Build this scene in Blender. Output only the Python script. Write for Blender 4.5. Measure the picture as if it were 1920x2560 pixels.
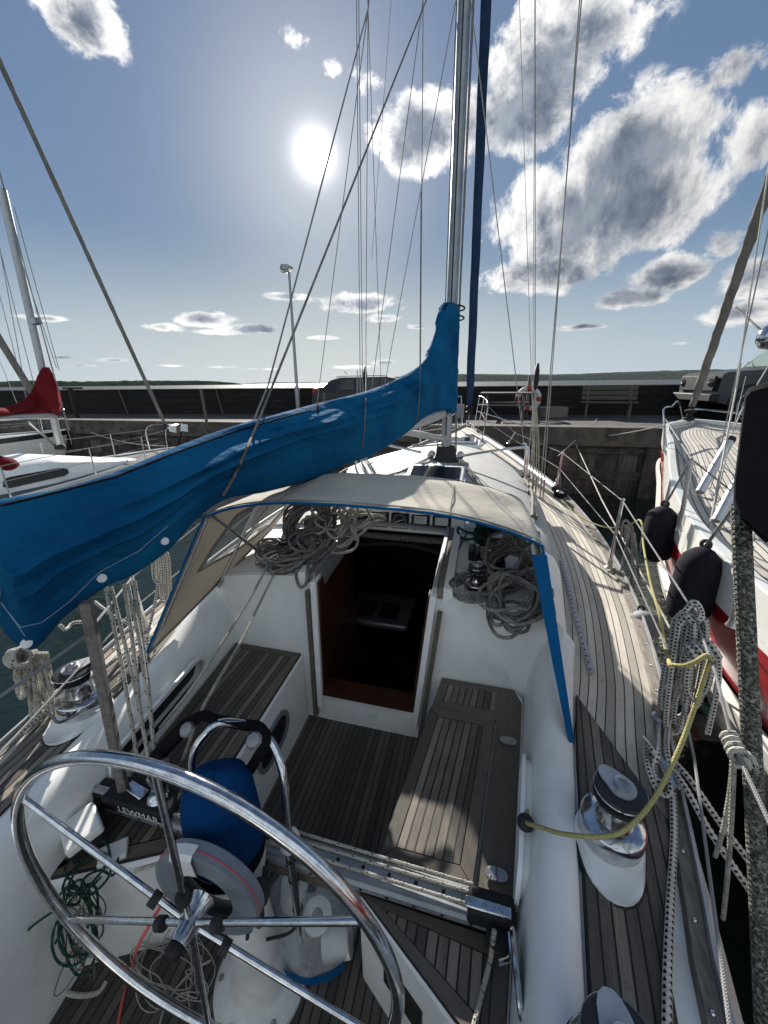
import bpy, bmesh, math, random
from mathutils import Vector, Matrix, Euler, noise
R_=math.radians
SC=bpy.context.scene
for o in list(bpy.data.objects): bpy.data.objects.remove(o,do_unlink=True)
COL=SC.collection

# ---------------------------------------------------------------- camera, sky, sun, exposure
# world axes follow the boat: +Y towards the bow, +X starboard, z=0 the cockpit sole, water at z=-0.5
CAMP=Vector((.5344,.1382,2.1)); PT=R_(18.6); YAW=R_(14.5); ROLL=R_(-.6)
cd=bpy.data.cameras.new('camera'); cam=bpy.data.objects.new('camera',cd); COL.objects.link(cam)
cam.location=CAMP; cam.rotation_euler=(Euler((R_(90)-PT,0,YAW)).to_matrix()@Matrix.Rotation(ROLL,3,'Z')).to_euler()
cd.sensor_fit='VERTICAL'; cd.sensor_height=34.6; cd.lens=34.6*963/2560
cd.clip_start=.05; cd.clip_end=60000
SC.camera=cam
SC.render.resolution_x=768; SC.render.resolution_y=1024
K=1920/1659
def RAY(d):
    a=(d[0]*K-960)/963; b=-(d[1]*K-1280)/963
    a,b=a*math.cos(ROLL)-b*math.sin(ROLL),a*math.sin(ROLL)+b*math.cos(ROLL)
    y=math.cos(PT)+b*math.sin(PT); z=-math.sin(PT)+b*math.cos(PT)
    c,s=math.cos(YAW),math.sin(YAW)
    return Vector((a*c-y*s, a*s+y*c, z))
def A(x,y,z=None,f=None,s=None):
    """measure: the point at height z (or forward distance f, or side distance s) seen at photo position x,y"""
    r=RAY((x,y))
    t=(z-CAMP.z)/r.z if z is not None else ((f-CAMP.y)/r.y if f is not None else (s-CAMP.x)/r.x)
    return CAMP+r*t
SUND=RAY((680,335)).normalized()
EL=math.asin(SUND.z); AZ=math.atan2(SUND.x,SUND.y)
SUN_E=5.0; SKY_S=.12; SKY_K=.72; SKY_L=3.0
sl=bpy.data.lights.new('sun','SUN'); sl.energy=SUN_E; sl.angle=R_(.53); sl.color=(1,.94,.85)
so=bpy.data.objects.new('sun',sl); COL.objects.link(so); so.rotation_euler=SUND.to_track_quat('Z','Y').to_euler(); so.location=(0,0,30)
SC.view_settings.view_transform='Standard'; SC.view_settings.look='None'; SC.view_settings.gamma=1; SC.view_settings.exposure=.95

class N:
    """tiny node-graph helper"""
    def __init__(s,tree): s.t=tree
    def new(s,k,**kw):
        n=s.t.nodes.new(k)
        for a,b in kw.items(): setattr(n,a,b)
        return n
    def put(s,sock,v):
        if isinstance(v,bpy.types.NodeSocket): s.t.links.new(v,sock)
        elif v is not None:
            try: sock.default_value=v
            except Exception: sock.default_value=(v[0],v[1],v[2],1)
    def m(s,op,a,b=None,c=None,clamp=False):
        n=s.new('ShaderNodeMath',operation=op,use_clamp=clamp)
        s.put(n.inputs[0],a)
        if b is not None: s.put(n.inputs[1],b)
        if c is not None: s.put(n.inputs[2],c)
        return n.outputs[0]
    def v(s,op,a,b=None,out=0):
        n=s.new('ShaderNodeVectorMath',operation=op); s.put(n.inputs[0],a)
        if b is not None: s.put(n.inputs[1],b)
        return n.outputs[out]
    def noise(s,vec,scale,detail=4,rough=.55,dist=0,out=0):
        n=s.new('ShaderNodeTexNoise'); s.put(n.inputs['Vector'],vec); n.inputs['Scale'].default_value=scale
        n.inputs['Detail'].default_value=detail; n.inputs['Roughness'].default_value=rough; n.inputs['Distortion'].default_value=dist
        return n.outputs[out]
    def mix(s,f,a,b,mode='MIX'):
        n=s.new('ShaderNodeMix',data_type='RGBA',blend_type=mode)
        s.put(n.inputs[0],f); s.put(n.inputs[6],a if isinstance(a,bpy.types.NodeSocket) else (*a[:3],1)); s.put(n.inputs[7],b if isinstance(b,bpy.types.NodeSocket) else (*b[:3],1))
        return n.outputs[2]
    def smooth(s,x,lo,hi,a=0.,b=1.):
        n=s.new('ShaderNodeMapRange',interpolation_type='SMOOTHSTEP'); s.put(n.inputs[0],x)
        n.inputs[1].default_value=lo; n.inputs[2].default_value=hi; n.inputs[3].default_value=a; n.inputs[4].default_value=b
        return n.outputs[0]
    def xyz(s,v):
        n=s.new('ShaderNodeSeparateXYZ'); s.put(n.inputs[0],v); return n.outputs
    def comb(s,x,y,z=0.):
        n=s.new('ShaderNodeCombineXYZ'); s.put(n.inputs[0],x); s.put(n.inputs[1],y); s.put(n.inputs[2],z); return n.outputs[0]
    def bump(s,h,strength=.3,dist=.01,normal=None):
        n=s.new('ShaderNodeBump'); s.put(n.inputs['Height'],h); n.inputs['Strength'].default_value=strength; n.inputs['Distance'].default_value=dist
        if normal is not None: s.put(n.inputs['Normal'],normal)
        return n.outputs[0]

W=bpy.data.worlds.new('World'); SC.world=W; W.use_nodes=True
def sky():
    t=W.node_tree; t.nodes.clear(); g=N(t)
    out=g.new('ShaderNodeOutputWorld'); sk=g.new('ShaderNodeTexSky'); sk.sky_type='NISHITA'; sk.sun_disc=False
    sk.sun_elevation=EL; sk.sun_rotation=AZ; sk.air_density=1.0; sk.dust_density=.15; sk.ozone_density=2.6; sk.altitude=0
    D=g.new('ShaderNodeTexCoord').outputs['Generated']; D=g.v('NORMALIZE',D)
    x,y,z=g.xyz(D)
    # azimuth and elevation of the direction
    az=g.m('ARCTAN2',x,y); el=g.m('ARCSINE',z)
    P=g.comb(az,el,0.)
    def ae(d):
        r=RAY(d).normalized(); return math.atan2(r.x,r.y),math.asin(r.z)
    # cloud groups: photo position, half-width, half-height (in photo pixels), weight
    BL=[((1370,330),230,160,1.0),((1230,480),250,160,1.05),((1400,440),200,150,1.0),((1170,585),180,70,.95),((1180,120),170,200,1.0),((1290,60),170,110,.75),((1120,250),150,120,1),
        ((920,290),140,110,.95),((1020,270),140,120,.8),((1440,590),120,55,.9),((1360,645),110,32,.85),((1555,520),70,50,.55),((180,40),100,110,.9),((1640,290),110,110,.6),
        ((1590,140),90,75,.45),((1520,240),55,55,.4),((1630,600),110,60,.85),((1590,680),130,36,.75),((640,85),50,50,.35),((800,175),70,45,.4),((720,150),35,35,.35),
        ((780,655),110,30,.85),((830,688),60,16,.7),((440,690),80,24,.85),((540,712),90,16,.8),((340,706),75,13,.6),((470,717),160,9,.5),((100,688),110,9,.55),((690,730),70,7,.6),
        ((1260,706),95,11,.75),((250,778),45,7,.6),((170,790),50,5,.5),((370,790),60,5,.5),((470,793),60,5,.5),((130,772),50,6,.5),((770,793),60,6,.6),((830,783),40,9,.6),((560,797),60,4,.5),((1460,742),50,5,.45),((620,640),50,10,.5),((945,605),20,16,.35),((880,665),40,14,.5),((900,705),40,10,.5)]
    best=None
    for (c,w,h,wt) in BL:
        a0,e0=ae(c); a1,_=ae((c[0]+w,c[1])); _,e1=ae((c[0],c[1]-h))
        q=g.v('SUBTRACT',P,(a0,e0,0)); q=g.v('MULTIPLY',q,(1/max(.004,abs(a1-a0)),1/max(.003,abs(e1-e0)),0))
        l=g.v('LENGTH',q,out=1); b=g.m('MULTIPLY',g.m('SUBTRACT',1.15,l),wt)
        best=b if best is None else g.m('SMOOTH_MAX',best,b,.12)
    # a flat cloud deck seen in perspective: noise on the plane above
    zz=g.m('ADD',g.m('MAXIMUM',z,0.),.12)
    PV=g.comb(g.m('MULTIPLY',az,2.3),g.m('MULTIPLY',el,g.smooth(el,.05,.45,5.0,2.9)),g.m('MULTIPLY',z,.5))
    n1=g.noise(PV,2.2,14,.60,.15); nb=g.noise(PV,7.5,13,.68,.1)
    nn=g.m('ADD',g.m('MULTIPLY',g.m('SUBTRACT',n1,.5),2.3),g.m('MULTIPLY',g.m('SUBTRACT',nb,.5),2.1))
    dens=g.m('ADD',g.m('MULTIPLY',g.m('MINIMUM',best,.95),1.55),g.m('MULTIPLY',nn,.85))
    dens=g.m('SUBTRACT',dens,.34)
    alpha=g.smooth(dens,.0,.42)
    alpha=g.m('MULTIPLY',alpha,g.smooth(best,-.05,.25))
    # unseen bright clouds, added behind the camera to fill the shade
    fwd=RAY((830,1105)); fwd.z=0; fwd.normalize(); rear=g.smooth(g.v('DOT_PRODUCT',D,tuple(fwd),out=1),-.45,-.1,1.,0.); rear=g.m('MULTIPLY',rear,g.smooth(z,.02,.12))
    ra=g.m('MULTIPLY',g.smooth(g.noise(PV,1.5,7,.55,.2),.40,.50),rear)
    n3=g.noise(g.v('ADD',PV,(SUND.x*.18,SUND.y*.18,.05)),3.2,14,.66,.2)
    thick=g.m('ADD',g.m('ADD',g.m('MULTIPLY',dens,.38),g.m('MULTIPLY',best,.5)),g.m('MULTIPLY',g.m('SUBTRACT',n3,.5),2.8))
    grey=g.smooth(thick,.0,.92)
    dk=g.mix(g.smooth(g.noise(g.v('ADD',PV,(3.1,1.7,0.)),5.5,14,.62,.2),.36,.64),(.115,.145,.205),(.29,.325,.385))
    ccol=g.mix(grey,(1.0,.985,.96),dk)
    cdot=g.v('DOT_PRODUCT',D,tuple(SUND),out=1); cdot=g.m('MAXIMUM',cdot,0.)
    near=g.m('POWER',cdot,6.)
    cst=g.m('MULTIPLY_ADD',near,.30,.46)
    # low sky: paler and warmer towards the horizon below the sun
    lum=g.v('DOT_PRODUCT',sk.outputs[0],(.2,.5,.3),out=1)
    skc=g.v('SCALE',sk.outputs[0]); g.put(skc.node.inputs['Scale'],g.m('DIVIDE',SKY_K,g.m('ADD',1.,g.m('DIVIDE',lum,SKY_L))))
    hs=g.new('ShaderNodeHueSaturation'); hs.inputs['Saturation'].default_value=.95; hs.inputs['Value'].default_value=1.; g.put(hs.inputs['Color'],skc)
    lowc=g.mix(g.smooth(z,.0,.30,.85,0.),hs.outputs[0],g.mix(g.m('POWER',g.m('MAXIMUM',g.v('DOT_PRODUCT',D,tuple(SUND),out=1),0.),5.),(2.0,2.5,3.05),(3.4,3.5,3.4)))
    b1=g.new('ShaderNodeBackground'); g.put(b1.inputs[0],lowc); b1.inputs[1].default_value=SKY_S
    b2=g.new('ShaderNodeBackground'); g.put(b2.inputs[0],ccol); g.put(b2.inputs[1],cst)
    mx=g.new('ShaderNodeMixShader'); g.put(mx.inputs[0],alpha); g.put(mx.inputs[1],b1.outputs[0]); g.put(mx.inputs[2],b2.outputs[0])
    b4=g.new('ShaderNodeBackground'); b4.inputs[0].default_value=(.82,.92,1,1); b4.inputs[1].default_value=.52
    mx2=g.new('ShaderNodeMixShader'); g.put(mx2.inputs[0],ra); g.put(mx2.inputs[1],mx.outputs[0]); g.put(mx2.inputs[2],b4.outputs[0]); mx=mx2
    # the sun itself and the bright air around it
    g1=g.m('MULTIPLY',g.m('POWER',cdot,9000.),14.); g2=g.m('MULTIPLY',g.m('POWER',cdot,1600.),.7); g3=g.m('MULTIPLY',g.m('POWER',cdot,60.),.16)
    gl=g.m('ADD',g.m('ADD',g1,g2),g3)
    b3=g.new('ShaderNodeBackground'); b3.inputs[0].default_value=(1,.97,.9,1); g.put(b3.inputs[1],gl)
    ad=g.new('ShaderNodeAddShader'); g.put(ad.inputs[0],mx.outputs[0]); g.put(ad.inputs[1],b3.outputs[0])
    g.put(out.inputs[0],ad.outputs[0])
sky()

# ---------------------------------------------------------------- materials
MT={}
def mat(name,build):
    m=bpy.data.materials.new(name); m.use_nodes=True; t=m.node_tree; t.nodes.clear(); g=N(t)
    out=g.new('ShaderNodeOutputMaterial'); p=g.new('ShaderNodeBsdfPrincipled'); g.put(out.inputs[0],p.outputs[0])
    build(g,p,out); MT[name]=m; return m
def POS(g): return g.new('ShaderNodeNewGeometry').outputs['Position']
def UVN(g): return g.new('ShaderNodeTexCoord').outputs['UV']
def plain(name,col,rough=.5,metal=0.,var=.08,scale=8.,bump=.0,bscale=60.,coat=0.,spec=.5,dirt=None,dscale=3.):
    def b(g,p,out):
        P=POS(g); n=g.noise(P,scale,5,.6)
        c2=tuple(max(0,c*(1-var*2)) for c in col); c1=tuple(min(1,c*(1+var)) for c in col)
        c=g.mix(g.smooth(n,.3,.7),c2,c1)
        if dirt:
            c=g.mix(g.m('MULTIPLY',g.smooth(g.noise(P,dscale,8,.7,.5),.5,.72),dirt[3]),c,dirt[:3])
        g.put(p.inputs['Base Color'],c); g.put(p.inputs['Roughness'],g.m('MULTIPLY_ADD',n,.2,max(.02,rough-.1))); p.inputs['Metallic'].default_value=metal
        p.inputs['Coat Weight'].default_value=coat; p.inputs['Specular IOR Level'].default_value=spec
        if bump: g.put(p.inputs['Normal'],g.bump(g.noise(P,bscale,6,.6),bump,.004))
    return mat(name,b)
plain('gelcoat',(.82,.83,.82),.36,var=.04,scale=2.5,bump=.16,bscale=350,dirt=(.46,.44,.40,.32),dscale=6,spec=.5)
plain('gelcoat_deck',(.36,.365,.355),.7,var=.05,scale=5,bump=.5,bscale=400,dirt=(.35,.34,.3,.4))
plain('white_hull',(.72,.72,.68),.3,var=.03,scale=1.5,dirt=(.42,.38,.28,.5),dscale=1.6,coat=.2)
plain('red_stripe',(.28,.012,.02),.3,coat=.3,dirt=(.16,.02,.02,.4))
plain('steel',(.62,.63,.65),.15,1.,var=.12,scale=45,bump=.03,bscale=260,dirt=(.42,.40,.36,.5),dscale=22)
plain('steel_dull',(.5,.5,.5),.34,1.,var=.1,scale=40,bump=.1,bscale=200)
plain('alu',(.50,.51,.52),.5,.75,var=.07,scale=14,bump=.08,bscale=120,dirt=(.3,.3,.3,.35))
plain('mast_alu',(.33,.35,.37),.5,.6,var=.1,scale=10,dirt=(.2,.2,.2,.4))
plain('alu_dark',(.3,.31,.32),.45,.7,var=.1,scale=10)
plain('black_plastic',(.014,.014,.016),.65,bump=.1,spec=.3)
plain('black_rubber',(.02,.02,.022),.8,bump=.3,bscale=200)
plain('grey_plastic',(.17,.19,.22),.5,var=.08,dirt=(.3,.3,.3,.3))
plain('white_plastic',(.72,.72,.7),.45,var=.05,scale=12,dirt=(.4,.38,.33,.3),dscale=9)
plain('red_plastic',(.5,.05,.05),.5)
plain('orange_red_rope',(.55,.10,.08),.8)
plain('mahogany',(.05,.016,.009),.35,var=.12,scale=6,coat=.2)
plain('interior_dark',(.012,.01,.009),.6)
plain('edge_timber',(.085,.075,.062),.9,var=.3,scale=3,bump=.5,bscale=30,dirt=(.04,.036,.03,.6),dscale=1.5)
plain('quay_concrete',(.15,.14,.125),.9,var=.15,scale=1.3,bump=.6,bscale=30,dirt=(.12,.115,.11,.7),dscale=.8)
plain('quay_ground',(.045,.045,.046),.95,var=.2,scale=2,bump=.6,bscale=40,dirt=(.14,.135,.125,.5),dscale=.5)
plain('rust_timber',(.06,.052,.043),.9,var=.3,scale=4,bump=.6,bscale=40)
plain('car_paint',(.008,.009,.011),.38,0,var=.05,coat=.15,spec=.35)
plain('jeep_paint',(.022,.024,.026),.4,0,var=.05,coat=.15,spec=.35)
plain('rim_metal',(.35,.36,.37),.35,.8)
plain('fender_black',(.013,.012,.018),.92,var=.2,scale=20,bump=.5,bscale=260,spec=.2)
plain('red_lamp',(.35,.01,.01),.3)
plain('life_white',(.45,.44,.42),.6); plain('life_red',(.28,.03,.02),.6)
plain('lead_grey',(.2,.21,.22),.7); plain('deck_grey',(.11,.115,.115),.85,var=.1,bump=.3)
plain('winch_black',(.02,.02,.023),.42,bump=.15,bscale=90)
plain('paper_white',(.8,.79,.76),.9)
plain('digit_dark',(.02,.02,.02),.4)
plain('lettering',(.7,.7,.7),.5)
plain('faded_letter',(.38,.42,.5),.5)
def b_glass(col,rough,alpha):
    def b(g,p,out):
        p.inputs['Base Color'].default_value=(*col,1); p.inputs['Roughness'].default_value=rough
        P=POS(g)
        tr=g.new('ShaderNodeBsdfTransparent'); mx=g.new('ShaderNodeMixShader')
        g.put(mx.inputs[0],g.m('MULTIPLY_ADD',g.noise(P,6,6,.7),.3*min(1,alpha*2),alpha-.15*min(1,alpha*2))); g.put(mx.inputs[1],tr.outputs[0]); g.put(mx.inputs[2],p.outputs[0]); g.put(out.inputs[0],mx.outputs[0])
    return b
mat('clear_window',b_glass((.45,.47,.45),.25,.55))
mat('front_window',b_glass((.5,.5,.47),.25,.1))
mat('plastic_bag',b_glass((.75,.8,.82),.2,.3))
mat('car_glass',b_glass((.02,.025,.03),.05,.82))
mat('jeep_glass',b_glass((.35,.45,.42),.05,.6))
mat('deck_glass',lambda g,p,out:(g.put(p.inputs['Base Color'],(.012,.012,.015,1)),g.put(p.inputs['Roughness'],.12)))
def teak(name,sp=.046,tint=(.235,.2,.163),dark=(.058,.05,.043),caulk=.11):
    def b(g,p,out):
        u,v,_=g.xyz(UVN(g))
        k=g.m('DIVIDE',u,sp); fl=g.m('FLOOR',k); fr=g.m('SUBTRACT',k,fl)
        e=g.m('ABSOLUTE',g.m('SUBTRACT',fr,.5)); line=g.smooth(e,.5-caulk,.5-caulk*.55)
        wn=g.new('ShaderNodeTexWhiteNoise',noise_dimensions='1D'); g.put(wn.inputs['W'],fl)
        P=g.comb(g.m('MULTIPLY',u,1.),g.m('MULTIPLY',v,.055),g.m('MULTIPLY',fl,3.1))
        gr=g.noise(P,190,6,.65); gr2=g.noise(POS(g),3.2,5,.6)
        gr3=g.noise(g.comb(u,g.m('MULTIPLY',v,.2),g.m('MULTIPLY',fl,1.7)),26,4,.6)
        t=g.m('ADD',g.m('MULTIPLY',gr,.75),g.m('MULTIPLY_ADD',wn.outputs[0],.62,-.2)); t=g.m('ADD',t,g.m('MULTIPLY_ADD',gr2,.55,-.4)); t=g.m('ADD',t,g.m('MULTIPLY_ADD',gr3,.4,-.2))
        c=g.mix(g.smooth(t,.05,.85),dark,tint)
        # wooden plugs over the fastenings
        pv=g.m('ADD',g.m('DIVIDE',v,.40),g.m('MULTIPLY',fl,.37)); pf=g.m('SUBTRACT',g.m('FRACT',pv),.5)
        dd=g.m('SQRT',g.m('ADD',g.m('POWER',g.m('MULTIPLY',pf,.40),2.),g.m('POWER',g.m('MULTIPLY',g.m('SUBTRACT',fr,.5),sp),2.)))
        ring=g.m('MULTIPLY',g.smooth(g.m('ABSOLUTE',g.m('SUBTRACT',dd,.006)),.0004,.0018,1.,0.),.45)
        c=g.mix(ring,c,(.04,.035,.03))
        c=g.mix(line,c,(.006,.006,.007))
        g.put(p.inputs['Base Color'],c); g.put(p.inputs['Roughness'],g.m('MULTIPLY_ADD',gr,.25,.50))
        h=g.m('ADD',g.m('MULTIPLY',line,-.8),g.m('MULTIPLY',gr,.55)); g.put(p.inputs['Normal'],g.bump(h,.55,.003))
    return mat(name,b)
teak('teak',.033); teak('teak_sole',.034,(.12,.103,.088),(.05,.043,.038)); teak('teak_deck',.038,(.64,.585,.50),(.34,.31,.265),.08)
teak('teak_margin',5.,(.155,.13,.105),(.07,.06,.05),.0001)
teak('teak_neighbour',.052,(.58,.54,.48),(.40,.37,.325),.1)
def rope(name,c1,c2,fleck,amount=.5,pitch=.016,n=3):
    def b(g,p,out):
        u,v,_=g.xyz(UVN(g)); k=g.m('DIVIDE',u,pitch)
        a=g.m('SINE',g.m('MULTIPLY',g.m('ADD',k,g.m('MULTIPLY',v,n)),6.2832)); b2=g.m('SINE',g.m('MULTIPLY',g.m('SUBTRACT',k,g.m('MULTIPLY',v,n)),6.2832))
        pr=g.m('MULTIPLY',a,b2)
        h=g.m('MAXIMUM',g.m('ABSOLUTE',a),g.m('ABSOLUTE',b2))
        c=g.mix(g.smooth(g.noise(POS(g),9,5,.6),.3,.7),c2,c1)
        fl=g.smooth(pr,.25,.5)
        if amount<.9:
            s=g.m('SINE',g.m('MULTIPLY_ADD',k,3.1416,g.m('MULTIPLY',v,6.2832))); fl=g.m('MULTIPLY',fl,g.smooth(s,1-2*amount,1-2*amount+.2))
        c=g.mix(fl,c,fleck)
        g.put(p.inputs['Base Color'],c); p.inputs['Roughness'].default_value=.85; p.inputs['Specular IOR Level'].default_value=.2
        g.put(p.inputs['Normal'],g.bump(h,.8,.004))
    return mat(name,b)
rope('rope_grey',(.30,.29,.275),(.12,.118,.116),(.05,.05,.055),.30,.026)
rope('rope_white',(.6,.58,.53),(.42,.4,.36),(.3,.28,.25),.3,.014)
rope('rope_fleck',(.5,.48,.42),(.34,.32,.27),(.03,.03,.035),.22,.03)
rope('rope_check',(.62,.6,.55),(.48,.46,.42),(.012,.012,.015),.95,.03,2)
rope('rope_green',(.015,.07,.05),(.01,.04,.03),(.2,.22,.2),.2,.02)
rope('rope_yellow',(.50,.46,.20),(.4,.36,.16),(.35,.3,.08),.3,.02)
def b_camo(g,p,out):
    u,v,_=g.xyz(UVN(g)); k=g.m('DIVIDE',u,.011); a=g.m('SINE',g.m('MULTIPLY',g.m('ADD',k,g.m('MULTIPLY',v,5)),6.2832)); b=g.m('SINE',g.m('MULTIPLY',g.m('SUBTRACT',k,g.m('MULTIPLY',v,5)),6.2832)); h=g.m('MAXIMUM',a,b)
    n=g.noise(POS(g),170,2,.5); n2=g.noise(POS(g),120,2,.5); c=g.mix(g.smooth(n,.46,.52),(.17,.17,.13),(.035,.035,.035)); c=g.mix(g.smooth(n2,.56,.60),c,(.33,.33,.29)); c=g.mix(g.smooth(g.noise(POS(g),9,4,.6),.4,.7,0.,.5),c,(.09,.085,.06))
    g.put(p.inputs['Base Color'],c); p.inputs['Roughness'].default_value=.95; g.put(p.inputs['Normal'],g.bump(g.m('ADD',h,g.noise(POS(g),500,2,.5)),.8,.004))
mat('rope_camo',b_camo)
rope('rope_red',(.42,.22,.2),(.3,.17,.16),(.5,.45,.42),.5,.02)
rope('rope_blue',(.08,.09,.2),(.05,.05,.12),(.5,.5,.5),.3,.02)
rope('wire',(.38,.38,.37),(.28,.28,.28),(.2,.2,.2),.9,.01)
def cloth(name,c1,c2,trans,tcol,bs=.25,weave=900,fold=None):
    def b(g,p,out):
        P=POS(g); n=g.noise(P,2.5,6,.6); c=g.mix(g.smooth(n,.3,.7),c2,c1)
        g.put(p.inputs['Base Color'],c); p.inputs['Roughness'].default_value=.9; p.inputs['Specular IOR Level'].default_value=.06
        x,y,z=g.xyz(P); wr=g.noise(g.comb(g.m('MULTIPLY_ADD',z,2.,g.m('MULTIPLY',x,4.)),g.m('MULTIPLY',y,4.),g.m('MULTIPLY',z,17.)),1.6,6,.6,.8)
        h=g.m('ADD',g.m('MULTIPLY',g.noise(P,weave,2,.5),.05),g.m('ADD',g.m('MULTIPLY',g.noise(P,12,5,.55),.6),g.m('MULTIPLY',wr,1.1)))
        nm=g.bump(h,bs,.02); g.put(p.inputs['Normal'],nm)
        tl=g.new('ShaderNodeBsdfTranslucent'); tl.inputs[0].default_value=(*tcol,1); g.put(tl.inputs['Normal'],nm)
        mx=g.new('ShaderNodeMixShader'); mx.inputs[0].default_value=trans; g.put(mx.inputs[1],p.outputs[0]); g.put(mx.inputs[2],tl.outputs[0]); g.put(out.inputs[0],mx.outputs[0])
    return mat(name,b)
cloth('blue_canvas',(.009,.125,.265),(.005,.066,.18),.16,(.015,.30,.42),.6)
cloth('navy_canvas',(.004,.045,.15),(.003,.03,.10),.05,(.01,.08,.2))
cloth('blue_trim',(.008,.10,.27),(.006,.08,.2),.05,(.01,.15,.3))
cloth('beige_canvas',(.56,.52,.45),(.48,.45,.39),.12,(.5,.42,.3),.2)
cloth('tan_canvas',(.30,.285,.255),(.21,.2,.175),.12,(.34,.30,.24),.2)
cloth('red_canvas',(.17,.018,.024),(.12,.012,.017),.15,(.3,.03,.03))
cloth('sail_grey',(.24,.235,.22),(.17,.165,.155),.05,(.4,.4,.4),.5)
cloth('sail_blue',(.03,.06,.13),(.02,.042,.095),.03,(.03,.08,.2),.5)
cloth('thread',(.3,.38,.48),(.25,.33,.4),0,(.3,.3,.3))
cloth('black_cover',(.012,.011,.014),(.009,.008,.01),.0,(.01,.01,.01),.4)
def b_wall(g,p,out):
    x,y,z=g.xyz(POS(g)); P=g.comb(g.m('MULTIPLY',x,.25),g.m('MULTIPLY',y,.25),z)
    k=g.m('MULTIPLY',z,5.); fr=g.m('FRACT',k); line=g.smooth(fr,.0,.14,1.,0.)
    c=g.mix(g.smooth(g.noise(P,9,6,.65),.3,.75),(.004,.0035,.0033),(.012,.011,.010)); c=g.mix(line,c,(.004,.004,.004))
    c=g.mix(g.m('MULTIPLY',g.smooth(g.noise(g.comb(g.m('MULTIPLY',x,.12),g.m('MULTIPLY',y,.12),z),16,6,.7),.6,.68),.3),c,(.12,.115,.105))
    g.put(p.inputs['Base Color'],c); p.inputs['Roughness'].default_value=.92; g.put(p.inputs['Normal'],g.bump(g.m('SUBTRACT',g.noise(P,20,5,.6),line),.6,.03))
mat('tarred_planks',b_wall)
def b_pile(g,p,out):
    u,v,_=g.xyz(UVN(g)); k=g.m('DIVIDE',u,.42); fl=g.m('FLOOR',k); fr=g.m('FRACT',k); line=g.smooth(g.m('ABSOLUTE',g.m('SUBTRACT',fr,.5)),.465,.49)
    wn=g.new('ShaderNodeTexWhiteNoise',noise_dimensions='1D'); g.put(wn.inputs['W'],fl)
    P=g.comb(u,g.m('MULTIPLY',v,.15),g.m('MULTIPLY',fl,2.)); n=g.noise(P,9,7,.65)
    t=g.m('ADD',n,g.m('MULTIPLY_ADD',wn.outputs[0],.25,-.12)); c=g.mix(g.smooth(t,.3,.75),(.03,.026,.022),(.12,.108,.094))
    wet=g.smooth(g.m('ADD',v,g.m('MULTIPLY_ADD',g.noise(g.comb(u,v,0.),2.,5,.6),.5,-.25)),-.45,.0,1.,0.)
    c=g.mix(g.m('MULTIPLY',wet,.85),c,(.018,.02,.014)); c=g.mix(line,c,(.006,.005,.005))
    g.put(p.inputs['Base Color'],c); g.put(p.inputs['Roughness'],g.m('MULTIPLY_ADD',wet,-.4,.9)); g.put(p.inputs['Normal'],g.bump(g.m('SUBTRACT',n,line),.6,.03))
mat('quay_planks',b_pile)
def b_water(g,p,out):
    P=POS(g); x,y,z=g.xyz(P)
    dist=g.v('LENGTH',g.v('SUBTRACT',P,tuple(CAMP)),out=1)
    w1=g.noise(P,1.7,4,.55,.6); w2=g.noise(g.comb(g.m('MULTIPLY',x,.6),y,0.),6.5,4,.6,.4); w3=g.noise(g.comb(g.m('MULTIPLY',x,.05),g.m('MULTIPLY',y,.12),0.),1.2,5,.6)
    h=g.m('ADD',g.m('MULTIPLY',w1,1.),g.m('MULTIPLY',w2,.35)); far=g.smooth(dist,18,60)
    h=g.m('ADD',h,g.m('MULTIPLY',g.m('MULTIPLY',w3,9.),far))
    g.put(p.inputs['Base Color'],(.008,.016,.014,1)); g.put(p.inputs['Roughness'],g.m('MULTIPLY_ADD',far,.38,.05)); p.inputs['IOR'].default_value=1.33
    g.put(p.inputs['Normal'],g.bump(h,.55,.06))
mat('water',b_water)
def b_wood(name,c1,c2,sc=1.):
    def b(g,p,out):
        x,y,z=g.xyz(POS(g)); n=g.noise(g.comb(g.m('MULTIPLY',x,3.),g.m('MULTIPLY',y,.6),g.m('MULTIPLY',z,2.)),22*sc,6,.65)
        g.put(p.inputs['Base Color'],g.mix(g.smooth(n,.3,.7),c2,c1)); p.inputs['Roughness'].default_value=.75; g.put(p.inputs['Normal'],g.bump(n,.35,.003))
    mat(name,b)
b_wood('weathered_wood',(.15,.128,.105),(.065,.055,.047)); b_wood('grey_post',(.2,.185,.165),(.1,.092,.082)); b_wood('toe_wood',(.24,.215,.185),(.12,.105,.09)); b_wood('bench_wood',(.10,.085,.07),(.05,.042,.035))
def b_trees(g,p,out):
    P=POS(g); n=g.noise(P,.03,7,.75)
    g.put(p.inputs['Base Color'],g.mix(g.smooth(n,.35,.65),(.012,.02,.012),(.05,.075,.03))); p.inputs['Roughness'].default_value=1.; p.inputs['Specular IOR Level'].default_value=0
mat('far_trees',b_trees)

def haze_mat():
    m=bpy.data.materials.new('haze'); m.use_nodes=True; t=m.node_tree; t.nodes.clear(); g=N(t); o=g.new('ShaderNodeOutputMaterial'); v=g.new('ShaderNodeVolumePrincipled')
    v.inputs['Color'].default_value=(.80,.88,1,1); v.inputs['Density'].default_value=.000018; v.inputs['Anisotropy'].default_value=0.; g.put(o.inputs['Volume'],v.outputs[0]); MT['haze']=m
haze_mat()
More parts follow.
